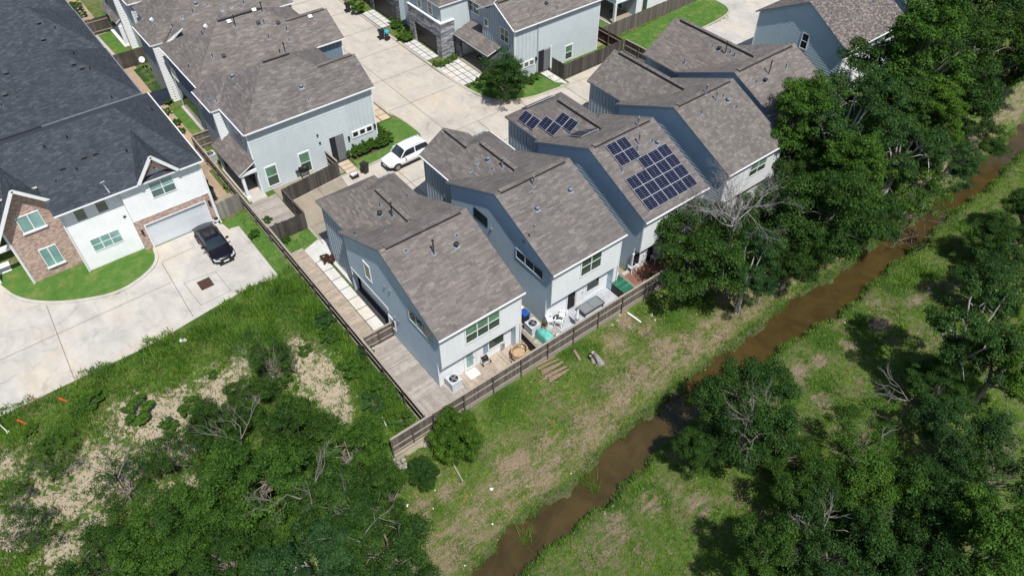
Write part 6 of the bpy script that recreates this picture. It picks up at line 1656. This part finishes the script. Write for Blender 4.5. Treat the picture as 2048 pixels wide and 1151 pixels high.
def crown_points(r, R, H, zc, nclump, per, lsize, lump=0.35, low=-0.5, thin=1.0, lobe=0):
    """clumps of leaves through the outer part of an uneven crown"""
    ph = r.uniform(0, 6.28, 6)
    C = []
    lobes = []
    nl = int(lobe)
    while len(lobes) < nl:
        d = r.normal(size=3); d /= np.linalg.norm(d)
        if d[2] < low*.7: continue
        if any(np.dot(d, q[0]) > .80 for q in lobes) and r.random() < .9: continue
        lobes.append((d, .50+.20*r.random(), .26+.14*r.random()))
    while len(C) < nclump:
        d = r.normal(size=3); d /= np.linalg.norm(d)
        if d[2] < low: continue
        if nl:
            ld, lr, ls = lobes[r.integers(nl)]
            q = ld*lr*1.0+d*np.array([1, 1, .75])*ls*(.45+.55*r.random()**.4)
            C.append((q[0]*R*1.06, q[1]*R*1.06, zc+q[2]*H*1.06, (0.075+0.085*r.random())*R*thin)); continue
        az = math.atan2(d[1], d[0])
        k = 1+lump*(0.5*math.sin(2*az+ph[0])+0.35*math.sin(3*az+ph[1]+2*d[2])+0.35*math.sin(5*az+ph[2])*math.cos(3*d[2]+ph[3]))
        rad = (0.30+0.70*r.random()**0.5)*k*0.90
        C.append((d[0]*R*rad, d[1]*R*rad, zc+d[2]*H*rad, (0.085+0.115*r.random())*R*thin))
    P_, N_ = [], []
    for cx, cy, cz, cr in C:
        m_ = int(per*(cr/(0.14*R))**2)
        d = r.normal(size=(m_, 3)); d /= np.linalg.norm(d, axis=1, keepdims=True)
        d[:, 2] = np.where(d[:, 2] < -0.35, -d[:, 2], d[:, 2])
        rr = cr*(0.45+0.6*r.random(m_)**0.5)*(1+0.25*r.normal(size=m_)*0.6)
        p = np.array([cx, cy, cz])+d*rr[:, None]*np.array([1.2, 1.2, 0.65])
        P_.append(p); N_.append(d*0.9+np.array([0, 0, 0.5])+r.normal(size=(m_, 3))*0.38)
    Pp = np.concatenate(P_); Nn = np.concatenate(N_)
    return C, Pp, Nn, lsize*(0.6+0.8*r.random(len(Pp)))
def limbs(mb, r, C, th, R, rad, nlimb, bare=0.0, mi=0):
    base = Vector((0,0,-0.4)); lean = Vector((r.uniform(-.4,.4), r.uniform(-.4,.4), 0))
    fork = Vector((lean.x*.5, lean.y*.5, th))
    mb.tube([base, Vector((lean.x*.2, lean.y*.2, th*.5)), fork], [rad*1.25, rad*.95, rad*.8], 9, mi)
    order = r.permutation(len(C))[:nlimb]
    for i in order:
        c = Vector(C[i][:3])
        if bare: c = c+(c-fork)*bare
        m1 = fork.lerp(c, .35)+Vector((r.uniform(-.3,.3), r.uniform(-.3,.3), r.uniform(-.1,.5)))*R*.12
        m2 = fork.lerp(c, .7)+Vector((r.uniform(-.3,.3), r.uniform(-.3,.3), r.uniform(-.1,.3)))*R*.1
        mb.tube([fork-Vector((0,0,th*.15*r.random())), m1, m2, c], [rad*.5, rad*.33, rad*.2, rad*.06], 6, mi)
        for q in (m1, m2):
            for _ in range(2):
                e = q+Vector(tuple(r.normal(size=3)))*R*.22; mb.tube([q, (q+e)/2+Vector((0,0,.05*R)), e], [rad*.16, rad*.1, rad*.03], 5, mi)
PROTO = {}
def proto_tree(key, seed, R, H, zc, th, nclump, per, lsize, leaf, bark, rad=.3, nlimb=14, lump=.35, low=-.45, thin=1.0, bare=0.0, aspect=.6, lobe=0):
    r = np.random.default_rng(seed)
    C, Pp, Nn, S = crown_points(r, R, H, zc, nclump, per, lsize, lump, low, thin, lobe)
    PROTO[key] = dict(R=R, H=H, zc=zc, th=th, C=C, P=Pp, N=Nn, S=S, leaf=leaf, bark=bark, rad=rad, nlimb=nlimb, bare=bare, seed=seed, aspect=aspect, obj=None)
def plant(key, x, y, z, k, label, cat='tree', name='tree', group=None, rz=None, kz=None, leaf=None):
    d = PROTO[key]
    mk = (leaf.name if leaf else None)
    src = d['obj'] if d['obj'] is None or mk is None else d.get(mk)
    if src is None:
        t = bpy.data.objects.new(name, None); COL.objects.link(t)
        r = np.random.default_rng(d['seed']+99)
        g = MB(); limbs(g, r, d['C'], d['th'], d['R'], d['rad'], d['nlimb'], d['bare']); g.build('trunk', d['bark'], t, off=Vector((0,0,0)))
        leaf_object('crown', d['P'], d['N'], d['S'], d['aspect'], leaf or d['leaf'], t, r)
        if mk: d[mk] = t
        else: d['obj'] = t
    else:
        t = copy_tree(src); t.name = name
        for kk in list(t.keys()): del t[kk]
    t.location = (x, y, z); t.scale = (k, k, kz or k); t.rotation_euler = (0, 0, rz if rz is not None else (x*7.3+y*3.1) % 6.28)
    return tag(t, label, cat, group)
#            key      seed  R   H    zc   th  clumps per  leaf
proto_tree('oak1', 1, 5.0, 4.4, 5.8, 3.0, 165, 300, .088, L_OAK, BARK, low=-.8, lobe=11)
proto_tree('oak2', 2, 5.0, 4.1, 5.5, 2.8, 145, 300, .088, L_OAK, BARK, lump=.5, low=-.8, lobe=9)
proto_tree('oak3', 3, 5.0, 4.6, 6.2, 3.2, 165, 300, .092, L_OAK, BARK, lump=.45, low=-.8, lobe=12)
proto_tree('tall1', 4, 4.0, 5.2, 6.6, 3.2, 165, 260, .085, L_LIME, BARK, lump=.4, low=-.8, lobe=11)
proto_tree('tall2', 5, 4.0, 5.2, 6.6, 3.2, 155, 260, .08, L_BLUE, BARKL, lump=.45, low=-.8, lobe=10)
proto_tree('airy1', 6, 4.5, 2.8, 4.6, 2.4, 75, 170, .085, L_OAK, BARK, rad=.12, nlimb=20, lump=.6, thin=.8, bare=.06)
proto_tree('airy2', 8, 4.5, 2.6, 4.2, 2.0, 50, 150, .085, L_SHRUB, BARK, rad=.10, nlimb=16, lump=.6, thin=.8, bare=.1)
proto_tree('feather', 9, 2.2, 2.3, 2.4, .7, 150, 130, .07, L_OAK, BARK, rad=.12, nlimb=14, lump=.3, low=-.7, thin=1.0, aspect=.4)
proto_tree('vine', 14, 2.0, 1.5, 1.5, .4, 120, 230, .052, L_SHRUB, BARK, rad=.05, nlimb=8, low=-.6)
proto_tree('shrub1', 10, 1.2, .9, .85, .3, 34, 90, .085, L_SHRUB, BARK, rad=.05, nlimb=8, low=-.3)
proto_tree('shrub2', 12, 1.2, .8, .7, .25, 30, 85, .07, L_LIME, BARK, rad=.05, nlimb=8, low=-.3, lump=.5)

def at(px, py, hc):
    """ground point under a crown whose middle is seen at this pixel, hc above the ground"""
    z = 0.0
    for _ in range(8):
        p = P(px, py, z=z+hc); z = float(terr(p.x, p.y))
    return p.x, p.y, z
def tr(key, px, py, Rpx, label, leaf=None, cat='tree', hfac=1.0, name='tree', group=None, rz=None):
    d = PROTO[key]
    if cat == 'tree' and d['R'] > 3.5 and not key.startswith('airy'): Rpx *= 1.1
    if cat == 'tree' and d['R'] > 3.5: hfac *= 0.82+0.42*((px*0.731+py*0.417) % 1.0)
    # radius in metres from its radius in pixels at that distance
    k = 1.0
    for _ in range(5):
        x, y, z = at(px, py, d['zc']*k*hfac)
        dist = (Vector((x, y, z+d['zc']*k))-Vector((0,0,CAMH))).dot(CF)
        k = Rpx*dist/FPX/d['R']
    return plant(key, x, y, z, k, label, cat, name, group, rz, k*hfac, leaf)
GN = 'trees on the town house side of the creek'
GS = 'trees on the far bank of the creek'
GL_ = 'trees at the bottom left'
tr('oak2', 1425, 500, 112, 'bushy dark tree at the end of the creek fence, bare branches over it', group=GN)
tr('tall2', 1500, 540, 62, 'small leafy tree crowded behind the fence-end tree', group=GN)
tr('oak1', 1640, 420, 112, 'large dark tree standing in front of the fine grey roof, leaning over the creek', group=GN)
tr('tall1', 1600, 240, 78, 'bright green tree touching the mottled roof of the fifth house', group=GN)
tr('tall2', 1690, 260, 85, 'bluish green tree between two brighter ones beside the fifth house', group=GN)
tr('tall1', 1700, 350, 78, 'bright tree with pale forked stem showing in its middle', group=GN)
tr('oak2', 1560, 420, 70, 'dark tree filling the gap between the twiggy grey tree and the large leaning one', group=GN)
tr('oak3', 1590, 510, 60, 'low dark tree at the creek edge below the large leaning one', group=GN)
tr('oak3', 1760, 170, 105, 'dark tree below the speckled roof house', group=GN)
tr('tall1', 1840, 110, 95, 'bright feathery tree near the top right', group=GN)
tr('oak1', 1900, 175, 95, 'broad dark tree right of the bright feathery one', group=GN)
tr('tall2', 1810, 290, 85, 'bluish tree in the middle of the wooded strip', group=GN)
tr('tall1', 1860, 250, 60, 'small yellow-green tree in the middle of the wooded strip', L_LIME, group=GN)
tr('oak2', 1990, 110, 100, 'dark tree at the top right corner', group=GN)
tr('oak3', 1960, 30, 90, 'dark tree cut by the top edge near the right corner', group=GN)
tr('oak1', 2055, 105, 80, 'dark tree cut by the right edge above the creek', group=GN)
tr('airy1', 1815, 395, 90, 'willow-like loose pale tree hanging over the creek', L_LIME, group=GN)
tr('tall2', 1880, 340, 62, 'small bluish tree at the creek side of the wooded strip', group=GN)
tr('oak3', 1740, 440, 62, 'small dark tree between the big creek tree and the willow-like one', group=GN)
tr('oak1', 1830, 190, 80, 'dark tree filling the middle of the wooded strip near the top', group=GN)
tr('oak2', 1950, 280, 55, 'low dark tree at the right end of the wooded strip above the creek', group=GN)
tr('oak3', 1620, 300, 70, 'dark tree rising behind the bright one by the fifth house', group=GN)
tr('oak2', 1590, 330, 62, 'small dark tree against the wall of the fine grey roofed house', group=GN)
tr('oak1', 1730, 80, 50, 'small tree top poking up in front of the speckled roof', group=GN)
# far bank
tr('oak2', 1512, 818, 106, 'spreading oak overhanging the creek from the far bank', group=GS)
tr('oak3', 1400, 900, 50, 'low outlying limb tree nearest the creek on the far bank', group=GS)
tr('oak1', 1575, 900, 62, 'oak behind the one overhanging the creek', group=GS)
tr('oak3', 1640, 1010, 95, 'dark oak in the middle of the far bank wood', group=GS)
tr('airy1', 1735, 880, 88, 'loose tree with pale curling bare branches on the far bank', group=GS, leaf=L_SHRUB)
tr('oak1', 1880, 770, 66, 'dark tree behind the forked dead branch', group=GS)
tr('tall2', 1960, 660, 90, 'bluish tree at the right end of the mown bank', group=GS)
tr('tall1', 2010, 720, 80, 'bright green tree at the right edge', group=GS)
tr('oak2', 2020, 560, 80, 'dark tree at the right edge above the bright one', group=GS)
tr('oak1', 2015, 475, 66, 'dark tree at the right edge shading the creek bank', group=GS)
tr('oak3', 2065, 420, 50, 'dark tree cut by the right edge near the creek', group=GS)
tr('oak2', 1930, 870, 85, 'oak in the right part of the far bank wood', group=GS, leaf=L_BLUE)
tr('airy1', 2000, 940, 110, 'loose pale-barked tree at the right edge low down', group=GS)
tr('oak1', 1760, 990, 110, 'broad oak low in the far bank wood', group=GS, leaf=L_SHRUB)
tr('oak3', 1880, 1010, 100, 'dark oak near the bottom right corner', group=GS)
tr('oak2', 1680, 1110, 110, 'oak cut by the bottom edge with pale forked limbs', group=GS)
tr('oak1', 1830, 1130, 105, 'oak cut by the bottom edge towards the right', group=GS)
tr('tall1', 1980, 1090, 100, 'brighter tree in the bottom right corner', group=GS)
tr('oak3', 1540, 1120, 85, 'dark tree at the bottom edge beside the sunny clearing', group=GS)
# bottom left
tr('airy1', 540, 715, 62, 'small loose tree with pale bare branches on the sandy lot', group=GL_)
tr('oak2', 500, 800, 52, 'small leafy tree in the middle of the sandy lot', group=GL_, leaf=L_OAK)
tr('oak1', 430, 850, 60, 'dark leafy tree beside the largest sand patch', group=GL_)
tr('oak3', 590, 865, 72, 'dark oak nearest the fence corner lot', group=GL_)
tr('oak2', 700, 905, 78, 'oak standing left of the broken concrete bank', group=GL_, leaf=L_LIME)
tr('oak1', 500, 960, 105, 'large oak low in the left lot', group=GL_, leaf=L_SHRUB)
tr('oak3', 665, 1015, 92, 'large oak above the bottom edge', group=GL_)
tr('tall1', 770, 990, 60, 'brighter tree at the edge of the grassy bank', group=GL_, leaf=L_OAK)
tr('oak2', 770, 1090, 95, 'oak at the bottom edge beside the grassy bank', group=GL_)
tr('tall2', 620, 1130, 95, 'bluish tree cut by the bottom edge', group=GL_)
tr('oak1', 450, 1110, 82, 'oak cut by the bottom edge left of the bluish one', group=GL_)
tr('oak3', 330, 1060, 95, 'brighter oak at the bottom left', group=GL_, leaf=L_SHRUB)
tr('oak1', 560, 1050, 60, 'bright rounded oak filling the gap above the bottom edge', group=GL_, leaf=L_SHRUB)
tr('airy2', 250, 960, 80, 'sparse tree with pale branches over the sand patches', L_OAK, group=GL_)
tr('airy2', 95, 920, 60, 'sparse scrubby tree near the left edge', group=GL_)
tr('airy1', 330, 910, 62, 'thin grey-branched tree in front of the sand patch', group=GL_)
tr('oak2', 200, 1130, 85, 'oak cut by the bottom edge near the left corner', group=GL_)
tr('airy2', 50, 1060, 70, 'sparse tree in the bottom left corner', L_OAK, group=GL_)
tr('airy2', 15, 1000, 50, 'thin tree cut by the left edge', L_SHRUB, group=GL_)
# street tree
tr('feather', 1010, 155, 50, 'feathery round street tree on the corner lawn', name='street_tree')
# bushes
tr('vine', 912, 872, 56, 'big vine-covered bush against the outside of the fence corner', cat='bush', name='bush', hfac=1.25)
tr('vine', 846, 945, 34, 'dark round bush on the bank below the concrete', L_OAK, cat='bush', name='bush')
GB = 'bushes in the weedy lot'
for px, py, r_, lab, lf in ((275,820,34,'bushy green shrub between the weeds and the largest sand patch',None),(338,852,25,'round bright shrub alone on the sand',L_LIME),(380,812,26,'round green shrub right of the lone bright one',None),(152,826,16,'small bright leafy plant near the orange stake',L_LIME),(500,660,12,'small leafy weed alone in the grass below the court',None),(425,748,11,'small green tuft above the sand',None),(770,770,30,'spreading shrub beside the side fence',None),(745,805,26,'dense shrub inside the lot near the fence corner',L_BLUE),(800,840,24,'leafy shrub at the inside of the fence corner',None),(700,735,30,'tall weed clump beside the side fence',L_LIME),(650,640,24,'tall reed-like weed clump near the walkway fence',L_BLUE),(655,672,20,'drooping weed clump below the reed-like one',None),(730,700,20,'weed clump near the middle of the side fence',L_BLUE),(100,890,26,'low scrub above the left sand patch',None),(60,860,16,'low scrub at the left edge below the white pipe',None),(700,880,26,'shrub under the oaks near the white marker post',None),(185,800,22,'low weed clump beside the right orange stake',None),(560,770,18,'low shrub between two sand patches',None),(610,700,16,'low clump above the sand near the loose tree',None)):
    tr('shrub2' if lf is L_LIME else 'shrub1', px, py, r_, lab, lf, 'shrub', .7, 'shrub', GB)
# garden plants
for px, py, r_, lab, lf in ((560,455,15,'vine clump at the bend of the side fence near the dark board fence',L_LIME),(570,480,11,'vine clump lower on the side fence',None),(532,440,12,'vine clump on top of the fence beside the lawn strip',None),(508,468,13,'leafy weed with pale stems on the lawn strip',L_LIME),(655,517,15,'spiky maroon bush beside the white slabs',L_RED),(337,202,10,'leafy plant in front of the navy fence panel',L_LIME),(318,196,9,'thin leafy plant at the left end of the navy fence panel',None),(333,222,11,'green plant below the navy fence panel in the strip garden',None),(352,245,11,'flowering plant in the middle of the strip garden',None),(362,262,10,'dusty plant at the near end of the strip garden',None),(150,12,16,'bushy plant at the top left strip garden',L_LIME),(160,28,12,'second bushy plant at the top left strip garden',None),(452,372,8,'creeper on the fence beside the covered porch',None),(1308,558,15,'papery-leaved bright plant over the fence beside the red deck',L_LIME),
    (790,33+10,14,'shrub at the far kerb beside the top garage',None),(713,12,20,'bushy bed plant at the top edge beside the far kerb',None),(808,70,18,'bushy bed between the two far garages',L_LIME),(795,48,13,'bright shrub by the dark pier between the garages',None),(872,128,9,'round box bush at the corner of the stone house drive',None),(885,128,10,'box bush beside the round one at the stone house drive',None),(899,120,10,'box bush in front of the stone pier',None),(908,113,9,'box bush against the stone pier',None),(958,158,7,'small box ball at the end of the slab drive',None),(946,168,5,'smallest box ball at the slab drive corner',None),(938,173,4,'tiny box ball next to the kerb',None),(972,153,13,'box bush beside the open garage',None),(990,155,12,'second box bush beside the open garage',None),(1056,160,14,'bright hedge bush under the high windows of the corner house',L_LIME),(1072,152,12,'bright hedge bush nearest the corner house entrance',L_LIME),(1040,170,12,'hedge bush half behind the street tree',None)):
    tr('shrub1', px, py, r_, lab, lf, 'shrub', .9, 'garden_shrub', 'garden shrubs')
for k in range(11):
    f_ = k/10; q = (23.4+3.6*f_, 53.75)
    plant('shrub1', q[0], q[1]+.08*(k % 2), .05, .56, 'one of the row of clipped hedge bushes in front of the sage house', 'hedge', 'hedge_bush', 'hedge bushes at the sage house', kz=.7)
for k in range(3): plant('shrub1', 26.95, 54.1+.75*k, .1, .48, 'hedge bush at the street corner of the sage house, one of three in a row', 'hedge', 'hedge_bush', 'hedge bushes round the house corner', kz=.7)

DEADW = simple('dead_bark', (.22,.205,.185), .95, .25, 6)
# dead branches that stand bare
def dead(label, px, py, hb, dirs, mat, rad=.09, seed=1, depth=3, L0=2.0, name='dead_tree', spread=.5):
    rad = rad*.42; hb = hb-1.6 if hb > 4.6 and not name == 'twig_tree' else hb; depth = max(depth, 3) if rad > .03 else depth
    if mat is BARKL: mat = DEADW
    x, y, z = at(px, py, hb); r = np.random.default_rng(seed)
    g = MB(); b0 = Vector((0,0,-.3))
    def grow(p, d, L, rd, lv):
        m_ = p+d*L*.5+Vector(tuple(r.normal(size=3)))*L*.07; e = p+d*L+Vector(tuple(r.normal(size=3)))*L*.08
        g.tube([p, m_, e], [rd, rd*.8, rd*.6], 5 if lv else 4)
        if lv == 0: return
        for _ in range(3 if lv > 1 else 4):
            dd = (d+Vector(tuple(r.normal(size=3)))*spread+Vector((0,0,.1))).normalized()
            grow(p+(e-p)*r.uniform(.45, 1.0), dd, L*r.uniform(.55, .8), rd*.55, lv-1)
    g.tube([b0, Vector((.1,.1,hb))], [rad*1.8, rad*1.3], 8)
    for d in dirs: grow(Vector((.1,.1,hb*r.uniform(.8,1.0))), Vector(d).normalized(), L0, rad, depth)
    t = bpy.data.objects.new(name, None); COL.objects.link(t); t.location = (x, y, z)
    g.build('trunk', mat, t, off=Vector((0,0,0)))
    return tag(t, label, 'dead tree')
GREYW = simple('bleached_twigs', (.27,.25,.25), .95, .2, 5)
dead('bare grey tree with a dense spray of twigs above the fence-end tree', 1472, 440, 7.4, [(-1,.4,.8),(.2,.7,1),(1,-.2,.7),(.6,.6,.9),(-.4,-.3,1),(0,.3,1.2),(1,.2,.4),(-.8,.7,.4),(.5,1,.5),(-.3,1,.6)], GREYW, .11, 4, 5, 2.1, name='twig_tree')
dead('pale forked dead branch standing clear on the far bank', 1825, 800, 3.0, [(-.9,.5,.5),(-.4,.7,.8)], BARKL, .09, 7, 2, 1.9, spread=.35)
dead('pale bare forks rising through the trees at the right', 1975, 770, 5.0, [(.2,.8,.9),(.8,.3,.9)], BARKL, .07, 9, 2, 1.2, spread=.4)
dead('pale thick bare limbs through the bottom oak', 1640, 1110, 6.0, [(-.9,.4,.6),(.1,.9,.7),(.6,.5,.8)], BARKL, .13, 12, 2, 1.5, spread=.4)
dead('bare pale limbs in the oak that overhangs the creek', 1540, 860, 6.0, [(-.7,.6,.6),(.4,.8,.9),(-1,.1,.4)], BARKL, .08, 15, 2, 1.8, spread=.4)
dead('curling pale limbs in the loose tree on the far bank', 1755, 900, 5.0, [(-.8,.2,.7),(.9,.1,.7)], BARKL, .07, 17, 2, 1.2, spread=.6)
dead('bleached bare twigs on the small loose tree on the sandy lot', 525, 735, 1.6, [(-1,.8,.5),(.1,1,.5),(-.6,.9,.8)], BARKL, .05, 19, 2, 1.5, spread=.35)
dead('bare pale branch arching at the rubble below the fence corner', 790, 935, .8, [(-1,.3,.7),(-.7,.7,.5)], BARKL, .04, 21, 2, 1.5, spread=.4)
dead('bare pale limbs through the large oak low in the left lot', 600, 1000, 6.0, [(.9,.3,.6),(-.8,.1,.7),(.1,-.6,.8)], BARKL, .08, 23, 2, 1.8, spread=.5)
dead('bare pale limbs through the oak at the bottom edge', 720, 1080, 6.0, [(.3,.9,.6),(-.8,.5,.7),(.8,-.1,.8)], BARKL, .07, 25, 2, 1.8, spread=.5)
dead('thin grey stems in the sparse tree over the sand', 225, 950, 3.0, [(-.8,.6,.7),(.8,.3,.7),(.1,.9,.8)], BARKL, .06, 27, 3, 1.5, spread=.5)
dead('thin pale fork showing inside the wooded strip', 1660, 235, 6.5, [(-.1,.4,1),(.5,.3,1)], BARKL, .08, 29, 1, 2.0, spread=.3)
dead('bare grey limbs among the oaks left of the sandy lot middle', 480, 880, 5.0, [(.9,.5,.6),(-.6,.5,.7),(.2,.9,.5)], BARKL, .07, 31, 2, 1.6, spread=.5)
dead('brush of bare twigs dipping over the creek bend', 1800, 480, 1.2, [(-1,-.3,.3),(.7,-.5,.3),(-.3,-.9,.3),(.2,.3,.6)], GREYW, .05, 33, 3, 1.6, spread=.6)

# ------------------------------------------------------------------ grass and weeds, one mass each
def blades(name, pts, h, w, mat, label, n=3, lean=.6, seed=5):
    """tufts of thin blades at the given points"""
    r = np.random.default_rng(seed); m_ = len(pts)
    base = np.repeat(pts, n, 0)+np.concatenate([r.normal(size=(m_*n, 2))*.07, np.zeros((m_*n, 1))], 1)
    a = r.uniform(0, 2*np.pi, m_*n); hh = np.repeat(h, n)*r.uniform(.5, 1.3, m_*n); ww = w*r.uniform(.6, 1.4, m_*n)
    d = np.stack([np.cos(a), np.sin(a), np.zeros_like(a)], 1); s = np.stack([-np.sin(a), np.cos(a), np.zeros_like(a)], 1)
    tip = base+d*(hh*lean*r.uniform(.3, 1.4, m_*n))[:, None]+np.stack([np.zeros_like(a), np.zeros_like(a), hh], 1)
    b0 = base-s*ww[:, None]-np.array([0,0,.03]); b1 = base+s*ww[:, None]-np.array([0,0,.03])
    V = np.stack([b0, b1, tip], 1).reshape(-1, 3); k = m_*n
    me = bpy.data.meshes.new(name); me.vertices.add(3*k); me.vertices.foreach_set('co', V.ravel())
    me.loops.add(3*k); me.loops.foreach_set('vertex_index', np.arange(3*k)); me.polygons.add(k)
    me.polygons.foreach_set('loop_start', np.arange(k)*3); me.polygons.foreach_set('loop_total', np.full(k, 3)); me.update(calc_edges=True)
    me.materials.append(mat); o = bpy.data.objects.new(name, me); COL.objects.link(o)
    return tag(o, label, 'grass', None, 'stuff')
def scatter(n, x0, x1, y0, y1, seed, keep):
    r = np.random.default_rng(seed); x = r.uniform(x0, x1, n); y = r.uniform(y0, y1, n)
    k = keep(x, y, r); x, y = x[k], y[k]
    return np.stack([x, y, terr(x, y)], 1), r
def fld(x, y, A):
    i = np.clip(np.searchsorted(gx, x)-1, 0, nx-1); j = np.clip(np.searchsorted(gy, y)-1, 0, ny-1); return A[i, j]
def low(x, y, s=1.0): return 0.5+0.25*np.sin(x*1.1*s+1.3*np.sin(y*.7*s))+0.25*np.cos(y*1.4*s+1.7*np.cos(x*.9*s))
# tall weeds of the left lot
pts, r = scatter(52000, -12, 12.1, 24.9, 44.0, 21, lambda x, y, r: (r.random(len(x)) < (0.25+0.75*low(x, y))*(1-0.86*np.clip(fld(x, y, bare)*1.2, 0, 1))) & ((y < 43.0+0.5*np.sin(x*1.3)+0.25*np.sin(x*4)) | ((x > 7.6) & (y < 44.4+.3*np.sin(x*5)))))
hgt = 0.18+0.40*low(pts[:, 0]*1.7, pts[:, 1]*1.5)*(0.4+fld(pts[:, 0], pts[:, 1], lush))
blades('weeds', pts, hgt, .03, GRASSM, 'tall green weeds over the lot between the concrete court and the fence', 4, .7)
pts, r = scatter(9000, -12, 12.1, 25, 43.0, 23, lambda x, y, r: r.random(len(x)) < .5*low(x*2, y*2))
blades('dry_weeds', pts, np.full(len(pts), .26), .02, DRYM, 'straw-coloured dry weeds among the green ones on the left lot', 3, .8)
# near bank
def bankkeep(x, y, r):
    ne = np.interp(x, NX, NY); return (y > ne+.15) & (r.random(len(x)) < (0.35+0.65*low(x*1.3, y*1.3))*(1-.8*fld(x, y, straw)))
pts, r = scatter(60000, 4, 62, 16, 24.4, 25, bankkeep)
blades('bank_grass', pts, .07+.10*low(pts[:, 0]*2, pts[:, 1]*2)+.14*fld(pts[:, 0], pts[:, 1], lush), .026, GRASSM, 'short rough green grass on the town house side of the creek', 3, 1.0)
pts, r = scatter(26000, 4, 62, 16, 24.4, 27, lambda x, y, r: (y > np.interp(x, NX, NY)+.1) & (r.random(len(x)) < .3+.6*fld(x, y, straw)))
blades('bank_straw', pts, np.full(len(pts), .08), .022, DRYM, 'dry straw lying over the town house side of the creek bank', 3, 1.9)
# far bank
pts, r = scatter(60000, 8, 80, 2, 17, 29, lambda x, y, r: (y < np.interp(x, SX, SY)-.12) & (r.random(len(x)) < (0.35+0.65*low(x*1.1, y*1.6))*(1-.8*fld(x, y, straw))))
blades('far_bank_grass', pts, .08+.10*low(pts[:, 0]*2, pts[:, 1]*2)+.14*fld(pts[:, 0], pts[:, 1], lush), .028, GRASSM, 'green grass in strips along the far bank of the creek', 3, 1.0)
pts, r = scatter(24000, 8, 80, 2, 17, 31, lambda x, y, r: (y < np.interp(x, SX, SY)-.1) & (r.random(len(x)) < .25+.6*fld(x, y, straw)))
blades('far_bank_straw', pts, np.full(len(pts), .07), .022, DRYM, 'mown dry straw along the far bank of the creek', 3, 1.9)
# water-edge fringe
def edgekeep(x, y, r):
    return ((np.abs(y-np.interp(x, NX, NY)-.12) < .3) | (np.abs(y-np.interp(x, SX, SY)+.12) < .3))
pts, r = scatter(60000, 6, 80, 12.5, 19.5, 33, edgekeep)
blades('creek_edge_grass', pts, np.full(len(pts), .17), .018, GRASSM, 'grey-green grass fringe at the water edge of the creek', 3, 1.2)
for px, py, lab in ((1050,1085,'spray of reeds leaning into the creek near the bottom edge'),(1165,965,'dark reed clump at the near edge of the water'),(1185,985,'thin reeds at the far edge of the water'),(1375,812,'pale reeds leaning out under the overhanging oak')):
    p = G(px, py); rr = np.random.default_rng(px); q = np.stack([p.x+rr.normal(size=40)*.22, p.y+rr.normal(size=40)*.18, np.full(40, max(p.z, WATER))], 1)
    o = blades('reed_clump', q, np.full(40, .6), .014, GRASSM, lab, 2, 1.0, px); o['category'] = 'reeds'; del o['kind']
# clipped lawns get a short pile
lawn_rects = [(23.4,30.0,52.2,53.8),(27.9,29.9,53.6,57.2),(-4.2,3.9,51.6,54.5),(39.4,43.0,53.6,57.4),(42.8,47.3,51.9,54.8),(10.98,12.1,43.2,52.3),(12.4,15.2,45.3,47.3),(58,74,50.9,56)]
L_ = []
for (a, b_, c, d) in lawn_rects:
    n_ = int((b_-a)*(d-c)*45); r = np.random.default_rng(int(a*10)+500); L_.append(np.stack([r.uniform(a, b_, n_), r.uniform(c, d, n_), np.full(n_, .07)], 1))
pts = np.concatenate(L_)
keep = np.ones(len(pts), bool)
for i, (x, y, z) in enumerate(pts):
    if x < 4 and y < 54.6:
        kk = [q for q in k3 if q[1] < 54]; yy = np.interp(x, [q[0] for q in kk], [q[1] for q in kk]); keep[i] = (y > yy+.25) and y < (53.3 if x > -.5 else 54.5)
    elif 38 < x < 48: keep[i] = (x-39.4)+(y-52.2)*.8 > 1.2 and not (x > 43.3 and y > 54.9)
    elif 57 < x: keep[i] = y > 50.9 and not (x > 73 and y < 52.5)
    elif 23 < x < 31: keep[i] = not (x > 28.8 and y > 55.8)
blades('lawn_pile', pts[keep], np.full(int(keep.sum()), .07), .02, leafmat('lawn_blades', (.045,.12,.015), (.07,.165,.022), (.12,.22,.04), .3), 'short mown grass of the green lawns around the houses', 3, .8)
